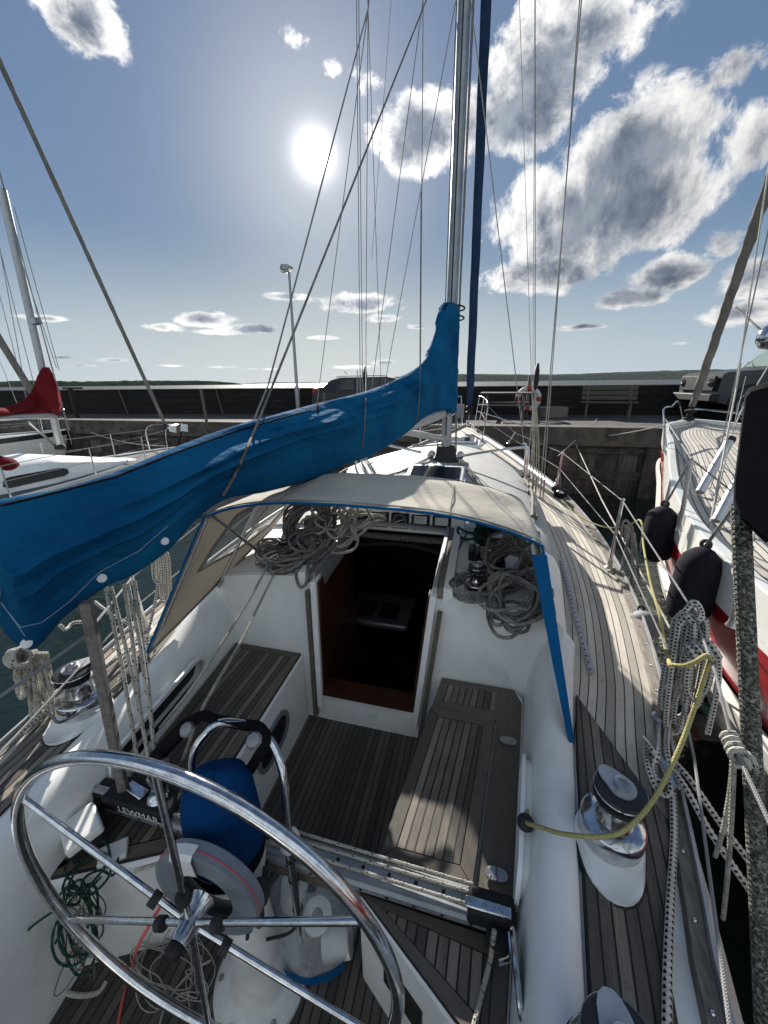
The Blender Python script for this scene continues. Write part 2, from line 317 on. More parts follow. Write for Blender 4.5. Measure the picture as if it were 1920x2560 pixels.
# ---------------------------------------------------------------- mesh building
class MB:
    def __init__(s): s.v=[]; s.f=[]; s.uv=[]
    def add(s,vs,fs,uvs=None):
        o=len(s.v); s.v+=[Vector(v) for v in vs]
        for i,f in enumerate(fs):
            s.f.append([o+k for k in f]); s.uv.append([uvs[k] for k in f] if uvs else None)
        return s
    def box(s,c,d,rot=None):
        c=Vector(c); hx,hy,hz=d[0]/2,d[1]/2,d[2]/2
        M=(rot if isinstance(rot,Matrix) else Matrix.Rotation(rot or 0,3,'Z'))
        vs=[c+M@Vector((x*hx,y*hy,z*hz)) for x,y,z in ((-1,-1,-1),(1,-1,-1),(1,1,-1),(-1,1,-1),(-1,-1,1),(1,-1,1),(1,1,1),(-1,1,1))]
        return s.add(vs,[(0,3,2,1),(4,5,6,7),(0,1,5,4),(1,2,6,5),(2,3,7,6),(3,0,4,7)])
    def prism(s,poly,z0,z1,ang=0.):
        """poly = list of (x,y) or (x,y,..); z0,z1 numbers or functions; UV = plan position turned by ang"""
        n=len(poly); P=[(p[0],p[1]) for p in poly]
        if sum(P[i][0]*P[(i+1)%n][1]-P[(i+1)%n][0]*P[i][1] for i in range(n))<0: P=P[::-1]
        Z0=z0 if callable(z0) else (lambda x,y:z0); Z1=z1 if callable(z1) else (lambda x,y:z1)
        vs=[(x,y,Z0(x,y)) for x,y in P]+[(x,y,Z1(x,y)) for x,y in P]
        c,sn=math.cos(ang),math.sin(ang); uv=[(x*c-y*sn,x*sn+y*c) for x,y in P]*2
        fs=[tuple(range(n-1,-1,-1)),tuple(range(n,2*n))]+[(i,(i+1)%n,n+(i+1)%n,n+i) for i in range(n)]
        return s.add(vs,fs,uv)
    def loft(s,rings,closed=True,caps=False,uv=None):
        """rings: lists of points of equal length; closed: each ring is a loop"""
        m=len(rings[0]); o=[Vector(p) for r in rings for p in r]; fs=[]
        uvs=None
        if uv: uvs=[uv[i][j] for i in range(len(rings)) for j in range(m)]
        for i in range(len(rings)-1):
            for j in range(m if closed else m-1):
                k=(j+1)%m; fs.append((i*m+j,i*m+k,(i+1)*m+k,(i+1)*m+j))
        if caps: fs+= [tuple(range(m-1,-1,-1)),tuple((len(rings)-1)*m+j for j in range(m))]
        return s.add(o,fs,uvs)
    def tube(s,pts,r,seg=8,caps=True,smooth=0,flat=1.):
        P=[Vector(p) for p in pts]
        if smooth: P=catmull(P,smooth)
        n=len(P); rr=r if isinstance(r,(list,tuple)) else [r]*n
        if len(rr)!=n: rr=[rr[0]+(rr[-1]-rr[0])*i/(n-1) for i in range(n)]
        T=[(P[min(i+1,n-1)]-P[max(i-1,0)]).normalized() for i in range(n)]
        u=T[0].orthogonal().normalized(); rings=[]; uvs=[]; L=0
        for i in range(n):
            if i: L+=(P[i]-P[i-1]).length
            u=(u-T[i]*u.dot(T[i]))
            u=u.normalized() if u.length>1e-6 else T[i].orthogonal().normalized()
            w=T[i].cross(u)
            rings.append([P[i]+(u*math.cos(a)+w*math.sin(a)*flat)*rr[i] for a in [2*math.pi*k/seg for k in range(seg+1)]]); uvs.append([(L,k/seg) for k in range(seg+1)])
        s.loft(rings,False,False,uvs)
        if caps:
            for i,rv in ((0,True),(n-1,False)):
                rg=rings[i][:seg]; s.add(rg,[tuple(range(seg))[::-1] if rv else tuple(range(seg))])
        return s
    def lathe(s,c,prof,seg=32,axis=(0,0,1),caps=True):
        """prof = (radius, height) pairs"""
        c=Vector(c); q=Vector((0,0,1)).rotation_difference(Vector(axis).normalized())
        rings=[[c+q@Vector((r*math.cos(2*math.pi*k/seg),r*math.sin(2*math.pi*k/seg),h)) for k in range(seg)] for r,h in prof]
        return s.loft(rings,True,caps)
    def torus(s,c,R,r,axis=(0,0,1),seg=48,sub=8,flat=1.):
        c=Vector(c); q=Vector((0,0,1)).rotation_difference(Vector(axis).normalized()); rings=[]
        for i in range(seg+1):
            a=2*math.pi*i/seg; rings.append([c+q@Vector(((R+r*math.cos(b))*math.cos(a),(R+r*math.cos(b))*math.sin(a),r*flat*math.sin(b))) for b in [2*math.pi*k/sub for k in range(sub)]])
        return s.loft(rings,True,False)
    def sheet(s,rows,uv=None,th=0.):
        """grid of points; th gives it thickness downwards along the grid normal"""
        m=len(rows[0]); n=len(rows); V=[[Vector(p) for p in r] for r in rows]
        uvs=[uv[i][j] for i in range(n) for j in range(m)] if uv else None
        fs=[(i*m+j,i*m+j+1,(i+1)*m+j+1,(i+1)*m+j) for i in range(n-1) for j in range(m-1)]
        s.add([p for r in V for p in r],fs,uvs)
        if th:
            B=[]
            for i in range(n):
                for j in range(m):
                    a=V[min(i+1,n-1)][j]-V[max(i-1,0)][j]; b=V[i][min(j+1,m-1)]-V[i][max(j-1,0)]
                    nn=b.cross(a); nn=nn.normalized() if nn.length>1e-9 else Vector((0,0,1)); B.append(V[i][j]-nn*th)
            s.add(B,[f[::-1] for f in fs],uvs)
            o=len(s.v)-2*n*m
            edge=[(0,j) for j in range(m)]+[(i,m-1) for i in range(1,n)]+[(n-1,j) for j in range(m-2,-1,-1)]+[(i,0) for i in range(n-2,0,-1)]
            for k in range(len(edge)):
                a=edge[k]; b=edge[(k+1)%len(edge)]; ia=o+a[0]*m+a[1]; ib=o+b[0]*m+b[1]
                s.f.append([ia,ia+n*m,ib+n*m,ib]); s.uv.append([uvs[a[0]*m+a[1]],uvs[a[0]*m+a[1]],uvs[b[0]*m+b[1]],uvs[b[0]*m+b[1]]] if uvs else None)
        return s
    def build(s,name,m,parent=None,smooth=40,bevel=0,root=None,fix=True,subsurf=0):
        me=bpy.data.meshes.new(name); off=Vector((0,0,0))
        p=parent
        while p is not None: off+=p.location; p=p.parent
        me.from_pydata([tuple(v-off) for v in s.v],[],s.f)
        if any(u is not None for u in s.uv):
            ul=me.uv_layers.new(name='UVMap'); i=0
            for u,f in zip(s.uv,s.f):
                for k in range(len(f)): ul.data[i].uv=u[k] if u else (0,0); i+=1
        me.materials.append(MT[m] if isinstance(m,str) else m)
        bm=bmesh.new(); bm.from_mesh(me)
        bmesh.ops.delete(bm,geom=[v for v in bm.verts if not v.link_faces],context='VERTS')
        if fix: bmesh.ops.recalc_face_normals(bm,faces=bm.faces)
        if smooth:
            for f in bm.faces: f.smooth=True
            lim=R_(smooth)
            for e in bm.edges: e.smooth=not (len(e.link_faces)==2 and e.calc_face_angle(0)>lim)
        bm.to_mesh(me); bm.free(); me.update()
        o=bpy.data.objects.new(name,me); COL.objects.link(o)
        if parent is not None: o.parent=parent
        if bevel:
            b=o.modifiers.new('bevel','BEVEL'); b.width=bevel; b.segments=2; b.limit_method='ANGLE'; b.angle_limit=R_(40)
        if subsurf:
            b=o.modifiers.new('sub','SUBSURF'); b.levels=subsurf; b.render_levels=subsurf
        return o
def catmull(P,k):
    P=[Vector(p) for p in P]; out=[]; n=len(P)
    if n<3: 
        return [P[0].lerp(P[-1],i/k) for i in range(k+1)] if n==2 else P
    for i in range(n-1):
        a=P[i-1] if i else P[0]*2-P[1]; b=P[i]; c=P[i+1]; d=P[i+2] if i+2<n else P[-1]*2-P[-2]
        for j in range(k):
            t=j/k; out.append(.5*((2*b)+(c-a)*t+(2*a-5*b+4*c-d)*t*t+(3*b-a-3*c+d)*t**3))
    out.append(P[-1]); return out
def root(name,loc,label,cat,group=None):
    o=bpy.data.objects.new(name,None); COL.objects.link(o); o.location=loc; o.empty_display_size=.2
    return tag(o,label,cat,group)
def tag(o,label=None,cat=None,group=None,kind=None):
    if label: o['label']=label
    if cat: o['category']=cat
    if group: o['group']=group
    if kind: o['kind']=kind
    return o
def boolcut(o,cutter):
    """cut a closed MB out of object o for good"""
    me=bpy.data.meshes.new('cut'); off=Vector((0,0,0)); p=o.parent
    while p is not None: off+=p.location; p=p.parent
    me.from_pydata([tuple(v-off) for v in cutter.v],[],cutter.f)
    bm=bmesh.new(); bm.from_mesh(me); bmesh.ops.recalc_face_normals(bm,faces=bm.faces); bm.to_mesh(me); bm.free()
    c=bpy.data.objects.new('cut',me); COL.objects.link(c); c.parent=o.parent
    md=o.modifiers.new('cut','BOOLEAN'); md.operation='DIFFERENCE'; md.object=c; md.solver='EXACT'
    bpy.context.view_layer.update(); dg=bpy.context.evaluated_depsgraph_get(); nm=bpy.data.meshes.new_from_object(o.evaluated_get(dg))
    o.modifiers.remove(md); old=o.data; o.data=nm; bpy.data.objects.remove(c,do_unlink=True)
def interp(tab,x):
    if x<=tab[0][0]: return tab[0][1]
    for (a,b),(c,d) in zip(tab,tab[1:]):
        if x<=c: return b+(d-b)*(x-a)/(c-a)
    return tab[-1][1]
def smooth_i(tab,x):
    """smooth interpolation through the table"""
    xs=[t[0] for t in tab]; n=len(tab)
    if x<=xs[0]: return tab[0][1]
    if x>=xs[-1]: return tab[-1][1]
    i=max(k for k in range(n) if xs[k]<=x); i=min(i,n-2)
    def sl(k):
        if k<=0: return (tab[1][1]-tab[0][1])/(xs[1]-xs[0])
        if k>=n-1: return (tab[-1][1]-tab[-2][1])/(xs[-1]-xs[-2])
        return (tab[k+1][1]-tab[k-1][1])/(xs[k+1]-xs[k-1])
    h=xs[i+1]-xs[i]; t=(x-xs[i])/h; a,b=tab[i][1],tab[i+1][1]
    return (2*t**3-3*t*t+1)*a+(t**3-2*t*t+t)*h*sl(i)+(-2*t**3+3*t*t)*b+(t**3-t*t)*h*sl(i+1)
def text_mb(txt,origin,right,up,size,depth=.002,mb=None):
    """raised lettering: real letter shapes as a mesh"""
    cu=bpy.data.curves.new('lettering','FONT'); cu.body=txt; cu.size=1; cu.extrude=.0; cu.align_x='CENTER'; cu.align_y='CENTER'
    o=bpy.data.objects.new('lettering',cu); COL.objects.link(o); bpy.context.view_layer.update()
    me=bpy.data.meshes.new_from_object(o.evaluated_get(bpy.context.evaluated_depsgraph_get())); bpy.data.objects.remove(o,do_unlink=True)
    right=Vector(right).normalized(); up=Vector(up); up=(up-right*up.dot(right)).normalized(); nrm=right.cross(up); mb=mb or MB()
    mb.add([Vector(origin)+right*v.co.x*size+up*v.co.y*size+nrm*depth for v in me.vertices],[tuple(p.vertices) for p in me.polygons]); return mb
# ---------------------------------------------------------------- our boat
def zd(f): return .70+.0045*max(0,f)**2
def AD(x,y,dz=0.):
    """measure a point lying on the boat's own deck"""
    z=.75
    for _ in range(12): p=A(x,y,z=z+dz); z=zd(p.y)
    return A(x,y,z=z+dz)
CL=-.05
TOE=[(-2.5,.82),(-1,1.0),(0,1.09),(.77,1.163),(1.07,1.233),(1.5,1.33),(1.92,1.44),(2.7,1.56),(3.6,1.6),(4.5,1.55),(5.4,1.42),(6.3,1.2),(7.3,.92),(8.4,.58),(9.2,.33),(9.75,.17)]
PTO=[(-2.5,-.92),(-1,-1.1),(0,-1.19),(.77,-1.25),(1.2,-1.33),(1.92,-1.46),(2.7,-1.54),(3.6,-1.56),(4.5,-1.48),(5.4,-1.3),(6.3,-1.05),(7.3,-.7),(8.4,-.3),(9.2,-.02),(9.75,.13)]
ST=lambda f:smooth_i(TOE,f)
PO=lambda f:smooth_i(PTO,f)
def fr(a,b,n): return [a+(b-a)*i/(n-1) for i in range(n)]
boat=root('sailboat',(0,3.5,-.5),'white sailing yacht with weathered teak cockpit and steering wheel, filling the foreground','sailboat')
def hull():
    for side,E in ((1,ST),(-1,PO)):
        rows=[]
        for f in fr(-2.4,9.75,50):
            s=E(f); k=max(0,min(1,(1.4-f)/1.6))*.10; w=min(1,max(.05,(9.75-f)/4))
            rows.append([(s,f,zd(f)-.005),(s+side*(.03+k),f,zd(f)-.07),(s+side*(.06+k)*w,f,zd(f)-.25),(s-side*.0*w,f,0.),(s-side*.14*w,f,-.5),(s-side*.55*w,f,-.95)])
        MB().sheet(rows,th=.02).build('hull','white_hull',boat)
    MB().sheet([[(PO(-2.4)+i*(ST(-2.4)-PO(-2.4))/6,-2.4+(0 if z>.5 else .15),z) for i in range(7)] for z in (.7,.2,-.9)],th=.02).build('transom','white_hull',boat)
hull()
# coaming section shared by both sides
ci=[(-2.4,.46),(-.6,.54),(.3,.66),(.73,.709),(1.06,.751),(1.97,.85)]
cc=[(-2.4,.50),(-.6,.60),(.3,.70),(.65,.745),(.94,.785),(1.5,.865),(1.97,.95)]
co=[(-2.4,.62),(-.6,.72),(.3,.80),(.70,.857),(.98,.899),(1.28,.945),(1.456,.972),(1.97,1.07)]
def coaming(side):
    rings=[]
    for f in fr(-2.4,1.97,45):
        a,c,o=smooth_i(ci,f),smooth_i(cc,f),smooth_i(co,f); up=max(0,(f-1.2)/.77); up=up*up*.15
        P=[(a,-.02),(a,.3),(a,.5),(a+.006,.58),(a+(c-a)*.5,.68+up*.6),(c-.004,.725+up),(c+.018,.745+up),(c+.045,.752+up),(o-.04,.748+up*.8),(o-.012,.735+up*.6),(o,.705),(o,-.02)]
        rings.append([((s if side>0 else 2*CL-s),f,z) for s,z in P])
    return MB().loft(rings,True,True)
def slotmb(f0,f1,z0,z1,s0,s1,side,lean=0.,n=6):
    """rounded slot shape seen from the side, running in s from s0 to s1"""
    r=(z1-z0)/2; pts=[]
    for k in range(n+1):
        a=-math.pi/2+math.pi*k/n; pts.append((f1-r+r*math.cos(a),z0+r+r*math.sin(a)))
    for k in range(n+1):
        a=math.pi/2+math.pi*k/n; pts.append((f0+r+r*math.cos(a),z0+r+r*math.sin(a)))
    return pts
coam_s=coaming(1).build('coaming','gelcoat',boat,smooth=50); coam_p=coaming(-1).build('coaming','gelcoat',boat,smooth=50)
def cubby(o,side,f0,f1,z0,z1):
    pts=slotmb(f0,f1,z0,z1,0,0,side)
    sx=lambda f,d:(smooth_i(ci,f)+d) if side>0 else 2*CL-(smooth_i(ci,f)+d)
    cut=MB().loft([[(sx(f,-.06),f,z) for f,z in pts],[(sx(f,.10),f,z) for f,z in pts]],True,True); boolcut(o,cut)
    big=slotmb(f0-.022,f1+.022,z0-.02,z1+.02,0,0,side)
    MB().loft([[(sx(f,.0),f,z) for f,z in big],[(sx(f,-.014),f,z) for f,z in big],[(sx(f,-.014),f,z) for f,z in pts],[(sx(f,.03),f,z) for f,z in pts]],True).build('cubby_rim','gelcoat',boat,smooth=60)
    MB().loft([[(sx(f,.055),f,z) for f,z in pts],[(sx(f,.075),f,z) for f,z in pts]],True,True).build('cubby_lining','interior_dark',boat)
cubby(coam_s,1,.96,1.42,.535,.665); cubby(coam_p,-1,.98,1.62,.535,.665)
# chrome oval fairlead in the starboard coaming
def fairlead():
    c=A(1128,2100,z=.64); q=Euler((0,R_(82),R_(4))).to_matrix()
    rings=[]
    for k in range(33):
        a=2*math.pi*k/32; rings.append([c+q@Vector(((.036+.012*math.cos(b))*math.cos(a)*.9,(.075+.014*math.cos(b))*math.sin(a),.008*math.sin(b)))+Vector((-.014,0,0)) for b in [2*math.pi*j/8 for j in range(8)]])
    fl=MB().loft(rings,True).build('fairlead','steel',boat)
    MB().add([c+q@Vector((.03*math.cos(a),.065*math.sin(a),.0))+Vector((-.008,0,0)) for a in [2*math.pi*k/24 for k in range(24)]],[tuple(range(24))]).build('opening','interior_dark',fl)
fairlead()
# sole, seats and lockers
MB().prism([(-.78,-2.3),(.56,-2.3),(.70,.5),(.80,1.9),(.3,1.97),(-.4,1.97),(-.9,1.9),(-.85,.5)],-.06,0,R_(-1)).build('cockpit_sole','teak_sole',boat)
sp=lambda *pts,z=.5:[tuple(A(x,y,z=z)[:2]) for x,y in pts]
pA,pB=A(520,1383,z=.5),A(657,1407,z=.5)
port_in0=A(560,1560,z=.5)
def lerp2(a,b,f): t=(f-a.y)/(b.y-a.y); return a.x+(b.x-a.x)*t
pin=lambda f:lerp2(pB,port_in0,f)
port_poly=[(-.955,1.955),(pin(1.955),1.955),(pin(1.4),1.4),(pin(.95),.95),(pin(.9)+.015,.86),(-.44,.845),(-.80,.665),(-.835,.665),(2*CL-smooth_i(ci,1.)-.0,1.),(2*CL-smooth_i(ci,1.5),1.5)]
MB().prism([(x,y) for x,y in port_poly],-.01,.486).build('seat_locker','gelcoat',boat,bevel=.012)
def inset(poly,d):
    n=len(poly); a=sum(poly[i][0]*poly[(i+1)%n][1]-poly[(i+1)%n][0]*poly[i][1] for i in range(n)); sg=1 if a>0 else -1; out=[]
    for i in range(n):
        p,q,r=[Vector(poly[(i+k)%n]) for k in (-1,0,1)]; e1=(q-p).normalized(); e2=(r-q).normalized(); n1=Vector((-e1.y,e1.x))*sg; n2=Vector((-e2.y,e2.x))*sg
        m=(n1+n2); m=m/max(.3,m.dot(n1)) if m.length>1e-6 else n1; out.append(tuple(q+m*d))
    return out
def teak_panel(name,poly,z,ang,margin=.05,m='teak',parent=boat):
    """a laid teak panel: field of planks inside mitred margin boards"""
    t=MB().prism(poly,z-.012,z,ang).build(name,'black_rubber',parent); i1=inset(poly,.0035); i2=inset(poly,margin); i3=inset(poly,margin+.004)
    MB().prism(i3,z,z+.004,ang).build('planking',m,t)
    n=len(poly)
    mb=MB()
    for k in range(n):
        a,b,c,d=[Vector(p) for p in (i1[k],i1[(k+1)%n],i2[(k+1)%n],i2[k])]; e=(b-a)
        if e.length<.02: continue
        e.normalize(); g=.0018; ang2=math.atan2(e.y,e.x)-math.pi/2
        mb.prism([tuple(a+e*g),tuple(b-e*g),tuple(c-e*g),tuple(d+e*g)],z,z+.0045,-ang2)
    mb.build('margin_board','teak_margin',t); return t
teak_panel('port_seat_top',inset(port_poly,.012),.498,R_(0),.045)
# starboard forward bench with its hinged lid
s_in=[(805,1880),(935,1510)]
q0,q1=A(805,1880,z=.5),A(935,1510,z=.5); sin_=lambda f:lerp2(q0,q1,f)
F0=.985; f1=A(935,1500,z=.5).y
lo=A(1075,1945,z=.5); 
stb_poly=[(sin_(F0)+.0,F0),(.74,F0-.03),(smooth_i(ci,1.4)+.005,1.4),(smooth_i(ci,1.8),1.8),(.84,1.90),(.80,1.955),(sin_(1.95),1.955)]
MB().prism(stb_poly,-.01,.486).build('seat_locker','gelcoat',boat,bevel=.012)
HX=lambda f: sin_(f)+.335-.01*(f-1)
lid=[(sin_(F0)+.006,F0+.006),(HX(F0),F0+.006),(HX(1.70),1.70),(sin_(1.70)+.006,1.70)]
ang=math.atan2(q1.x-q0.x,q1.y-q0.y)
teak_panel('seat_lid',lid,.515,ang,.05)
rest1=[(HX(F0)+.006,F0+.006),(smooth_i(ci,F0)-.012,F0-.01),(smooth_i(ci,1.5)-.012,1.5),(smooth_i(ci,1.85)-.012,1.85),(.79,1.94),(sin_(1.94)+.01,1.94),(sin_(1.71)+.006,1.71),(HX(1.71)+.006,1.71)]
MB().prism(rest1,.486,.502,ang).build('starboard_seat_top','teak_margin',boat)
MB().prism([(sin_(1.77)+.03,1.77),(HX(1.77)-.01,1.77),(HX(1.9)-.02,1.895),(sin_(1.9)+.03,1.895)],.502,.5045,ang).build('forward_planking','teak',boat)
for d in ((1072,1888),(1098,1600)):
    c=A(*d,z=.52); h=MB()
    for sx in (-1,1):
        pts=[c+Vector((sx*(.004+.036*(1-math.cos(a))/1.0*.5+.0),.022*math.sin(a)*1.,-.003)) for a in [math.pi*k/10 for k in range(11)]]
        pts=[c+Vector((sx*(.002+.036*math.sin(math.pi*k/14)**.7),.021*math.cos(math.pi*k/14),0)) for k in range(15)]
        h.loft([[p+Vector((0,0,-.006)) for p in pts],[p+Vector((0,0,.002)) for p in pts]],True,True)
        for q in (-.011,.011): h.lathe(c+Vector((sx*.02,q,.002)),[(.0045,0),(.003,.0015)],10)
    h.tube([c+Vector((0,-.02,.002)),c+Vector((0,.02,.002))],.004).build('hinge','steel_dull',boat)
# starboard helm seat aft of the traveller
hs=[tuple(A(760,1945,z=.5)[:2]),(.235,.905),(smooth_i(ci,.9),.905),(smooth_i(ci,.5),.5),(smooth_i(ci,0),0),(smooth_i(ci,0)-.02,-.3),(.60,.45)]
a0=A(770,1955,z=.5); a1=A(1000,2212,z=.5)
hs=[(a0.x,.9),(smooth_i(ci,.9)-.002,.9),(smooth_i(ci,.5)-.002,.5),(smooth_i(ci,.2)-.002,.2),(a1.x+(a1.x-a0.x)*.1,a1.y+(a1.y-a0.y)*.1),(a0.x,a0.y)]
hs=[(a0.x-.01,.9),(smooth_i(ci,.9)-.002,.9),(smooth_i(ci,.55)-.002,.55),(a1.x,a1.y-.02)]
helm=MB().prism(hs,-.01,.486).build('helm_seat_locker','gelcoat',boat,bevel=.012)
teak_panel('helm_seat_top',inset(hs,.008),.498,R_(3),.045)
# drain-sized black recess in the helm locker
p,q=Vector(hs[3]),Vector(hs[0]); e=(q-p).normalized(); nn=Vector((-e.y,e.x)); 
if nn.x>0: nn=-nn
c=p.lerp(q,.50)+nn*.003
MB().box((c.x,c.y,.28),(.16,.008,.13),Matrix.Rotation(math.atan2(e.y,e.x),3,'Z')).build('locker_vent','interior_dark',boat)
# handle recess in the starboard bench front
c=Vector((sin_(1.38)-.002,1.38,.36)); MB().box(c,(.01,.16,.10),Matrix.Rotation(-ang,3,'Z')).build('locker_handle','grey_plastic',boat,bevel=.02)
# two oval portlights in the port seat front
for f in (1.52,1.10):
    x=pin(f); pts=slotmb(f-.145,f+.145,.19,.35,0,0,1,n=8); ptb=slotmb(f-.17,f+.17,.165,.375,0,0,1,n=8)
    w=MB().loft([[(pin(a)-.01,a,z) for a,z in ptb],[(pin(a)+.012,a,z) for a,z in ptb],[(pin(a)+.012,a,z) for a,z in pts],[(pin(a)+.002,a,z) for a,z in pts]],True).build('side_window','grey_plastic',boat,smooth=50)
    MB().loft([[(pin(a)-.004,a,z) for a,z in pts],[(pin(a)+.004,a,z) for a,z in pts]],True,True).build('pane','deck_glass',w)

# ---- decks
def strip(name,m,fs,inner,outer,dz=0.,n=7,th=.015,sgn=1):
    rows=[];uv=[]
    for f in fs:
        a,b=inner(f),outer(f); rows.append([(a+(b-a)*k/(n-1),f,zd(f)+dz) for k in range(n)]); uv.append([(sgn*(b-(a+(b-a)*k/(n-1))),f) for k in range(n)])
    return MB().sheet(rows,uv,th).build(name,m,boat)
cos_=lambda f:smooth_i(co,f)-.006; cop=lambda f:2*CL-smooth_i(co,f)+.006
CSt=[(1.9,1.02),(2.6,1.09),(3.4,1.11),(4.4,1.03),(5.4,.82),(6.4,.56),(7.3,.40)]
CPt=[(1.9,-1.15),(2.6,-1.18),(3.4,-1.18),(4.4,-1.08),(5.4,-.80),(6.4,-.44),(7.3,-.18)]
CS=lambda f:smooth_i(CSt,f); CP=lambda f:smooth_i(CPt,f)
in_s=lambda f: cos_(f) if f<1.95 else min(CS(f),ST(f)-.1)-.02
in_p=lambda f: cop(f) if f<1.95 else max(CP(f),PO(f)+.1)+.02
strip('side_deck','gelcoat',fr(-2.4,1.95,26),cos_,lambda f:ST(f)-.02,-.004); strip('side_deck','gelcoat',fr(-2.4,1.95,26),cop,lambda f:PO(f)+.02,-.004)
so_=lambda f:interp([(-2.4,.66),(0,.9),(.75,1.038),(1.056,1.143),(1.25,1.24),(1.5,1.29)],f) if f<1.5 else ST(f)-.045
strip('side_deck_teak','teak_deck',fr(1.12,7.3,60),lambda f:in_s(f) if f>1.45 else max(in_s(f),interp([(1.12,1.17),(1.45,.96)],f)),lambda f:ST(f)-.045,.002)
strip('side_deck_teak','teak_deck',fr(.2,7.3,60),in_p,lambda f:PO(f)+.045,.002,sgn=-1)
strip('side_deck','gelcoat',fr(1.95,7.3,40),in_s,lambda f:ST(f)-.02,-.004); strip('side_deck','gelcoat',fr(1.95,7.3,40),in_p,lambda f:PO(f)+.02,-.004)
strip('foredeck','teak_deck',fr(7.3,9.72,20),lambda f:PO(f)+.03,lambda f:ST(f)-.03,.002)
# winch plinth deck, a step above the side deck
def plinth(side):
    P=[(cos_(f)+.012,f) for f in fr(-.8,1.72,24)]; Q=[(min(interp([(-.8,.93),(0,.99),(.75,1.045),(1.056,1.15),(1.20,1.215)],f),9),f) for f in fr(1.20,-.8,16)]
    poly=P+Q
    if side<0: poly=[(2*CL-x,y) for x,y in poly]
    MB().prism(poly,lambda x,y:zd(y)-.01,lambda x,y:zd(y)+.020,0).build('coaming_deck','black_rubber',boat)
    MB().prism(inset(poly if side>0 else poly[::-1],.005),lambda x,y:zd(y)+.020,lambda x,y:zd(y)+.024,R_(8)*side).build('coaming_teak','teak',boat)
plinth(1); plinth(-1)
# toe rails with their bolts
for E,sd in ((ST,1),(PO,-1)):
    rings=[]
    for f in fr(-2.4,9.72,90):
        s=E(f); z=zd(f); rings.append([(s-sd*.052,f,z-.002),(s-sd*.046,f,z+.022),(s-sd*.012,f,z+.026),(s-sd*.006,f,z+.02),(s+sd*.004,f,z-.03)])
    t=MB().loft(rings,True,True).build('toe_rail','toe_wood',boat,smooth=30)
    rings=[[(E(f)-sd*.009,f,zd(f)+.018),(E(f)-sd*.008,f,zd(f)+.046),(E(f)+sd*.002,f,zd(f)+.046),(E(f)+sd*.008,f,zd(f)+.018)] for f in fr(-2.4,9.72,90)]
    MB().loft(rings,True,True).build('rail_capping','alu',t,smooth=30)
    for k in range(34):
        f=-.1+.175*k; c=(E(f)-sd*.030,f,zd(f)+.0235); MB().lathe(c,[(.0001,.005),(.004,.0045),(.0065,.002),(.007,0)][::-1],10).build('rail_bolt','steel',t)
# ---- cabin
ZT=[(1.97,1.055),(2.65,1.13),(3.3,1.18),(4.4,1.23),(5.3,1.24),(6.2,1.2),(7.0,1.1),(7.3,1.0)]
zt=lambda f:smooth_i(ZT,f)
def cabsec(f,n=15):
    a,b=CP(f),CS(f); T=zt(f); D=zd(f)-.01; P=[(b,D),(b-.03,D+(T-D)*.5),(b-.07,T-.125*min(1,(T-D)/.3)),(b-.11,T-.10*min(1,(T-D)/.3))]
    for k in range(n):
        t=k/(n-1); s=(b-.13)+(a-b+.26)*t; P.append((s,T-.085*(2*t-1)**2))
    P+=[(a+.11,T-.10*min(1,(T-D)/.3)),(a+.07,T-.125*min(1,(T-D)/.3)),(a+.03,D+(T-D)*.5),(a,D)]
    return [(s,f,z) for s,z in P]
def zcab(s,f):
    a,b=CP(f)+.13,CS(f)-.13; t=(s-b)/(a-b); return zt(f)-.085*(2*t-1)**2
MB().sheet([cabsec(f) for f in fr(2.62,7.3,50)],th=.02).build('cabin_top','gelcoat_deck',boat,smooth=35)
SL,SRr=-.345,.335   # the sliding hatch opening
def side_top(side):
    rows=[]
    for f in fr(1.97,2.63,8):
        sec=cabsec(f,15); 
        P=sec[:4] if side>0 else sec[-4:][::-1]
        e=SRr if side>0 else SL; b=(CS(f)-.13) if side>0 else (CP(f)+.13)
        P=P+[(b+(e-b)*k/7,f,zcab(b+(e-b)*k/7,f)) for k in range(8)]+[(e,f,zcab(e,f)-.1)]
        rows.append(P)
    MB().sheet(rows,th=.015).build('cabin_shoulder','gelcoat',boat,smooth=40)
side_top(1); side_top(-1)
def bulk(poly,name,m='gelcoat',f0=1.955,f1=2.0,parent=boat,bevel=0):
    v=[(s,f0,z) for s,z in poly]+[(s,f1,z) for s,z in poly]; n=len(poly)
    return MB().add(v,[tuple(range(n)),tuple(range(2*n-1,n-1,-1))]+[(i,(i+1)%n,n+(i+1)%n,n+i) for i in range(n)]).build(name,m,parent,bevel=bevel)
ol0,or0,zb=-.352,.238,.215; ol1,or1=-.335,.322
topL=[(CP(1.97)+.13+(ol1-CP(1.97)-.13)*k/8,) for k in range(9)]
bulk([(ol0,-.01)]+[(ol0,zb),(ol1,zcab(ol1,1.97)-.003)]+[(x[0],zcab(x[0],1.97)-.003) for x in topL[::-1][1:]]+[(CP(1.97)+.02,.9),(CP(1.97),.6),(-.97,-.01)],'bulkhead')
topR=[CS(1.97)-.13+(or1-CS(1.97)+.13)*k/8 for k in range(9)]
bulk([(or0,-.01),(or0,zb),(or1,zcab(or1,1.97)-.003)]+[(x,zcab(x,1.97)-.003) for x in topR[::-1][1:]]+[(CS(1.97)-.02,.88),(CS(1.97),.6),(.88,-.01)],'bulkhead')
bulk([(ol0,-.01),(ol0,zb),(or0,zb),(or0,-.01)],'companionway_sill','gelcoat',1.953,2.002)
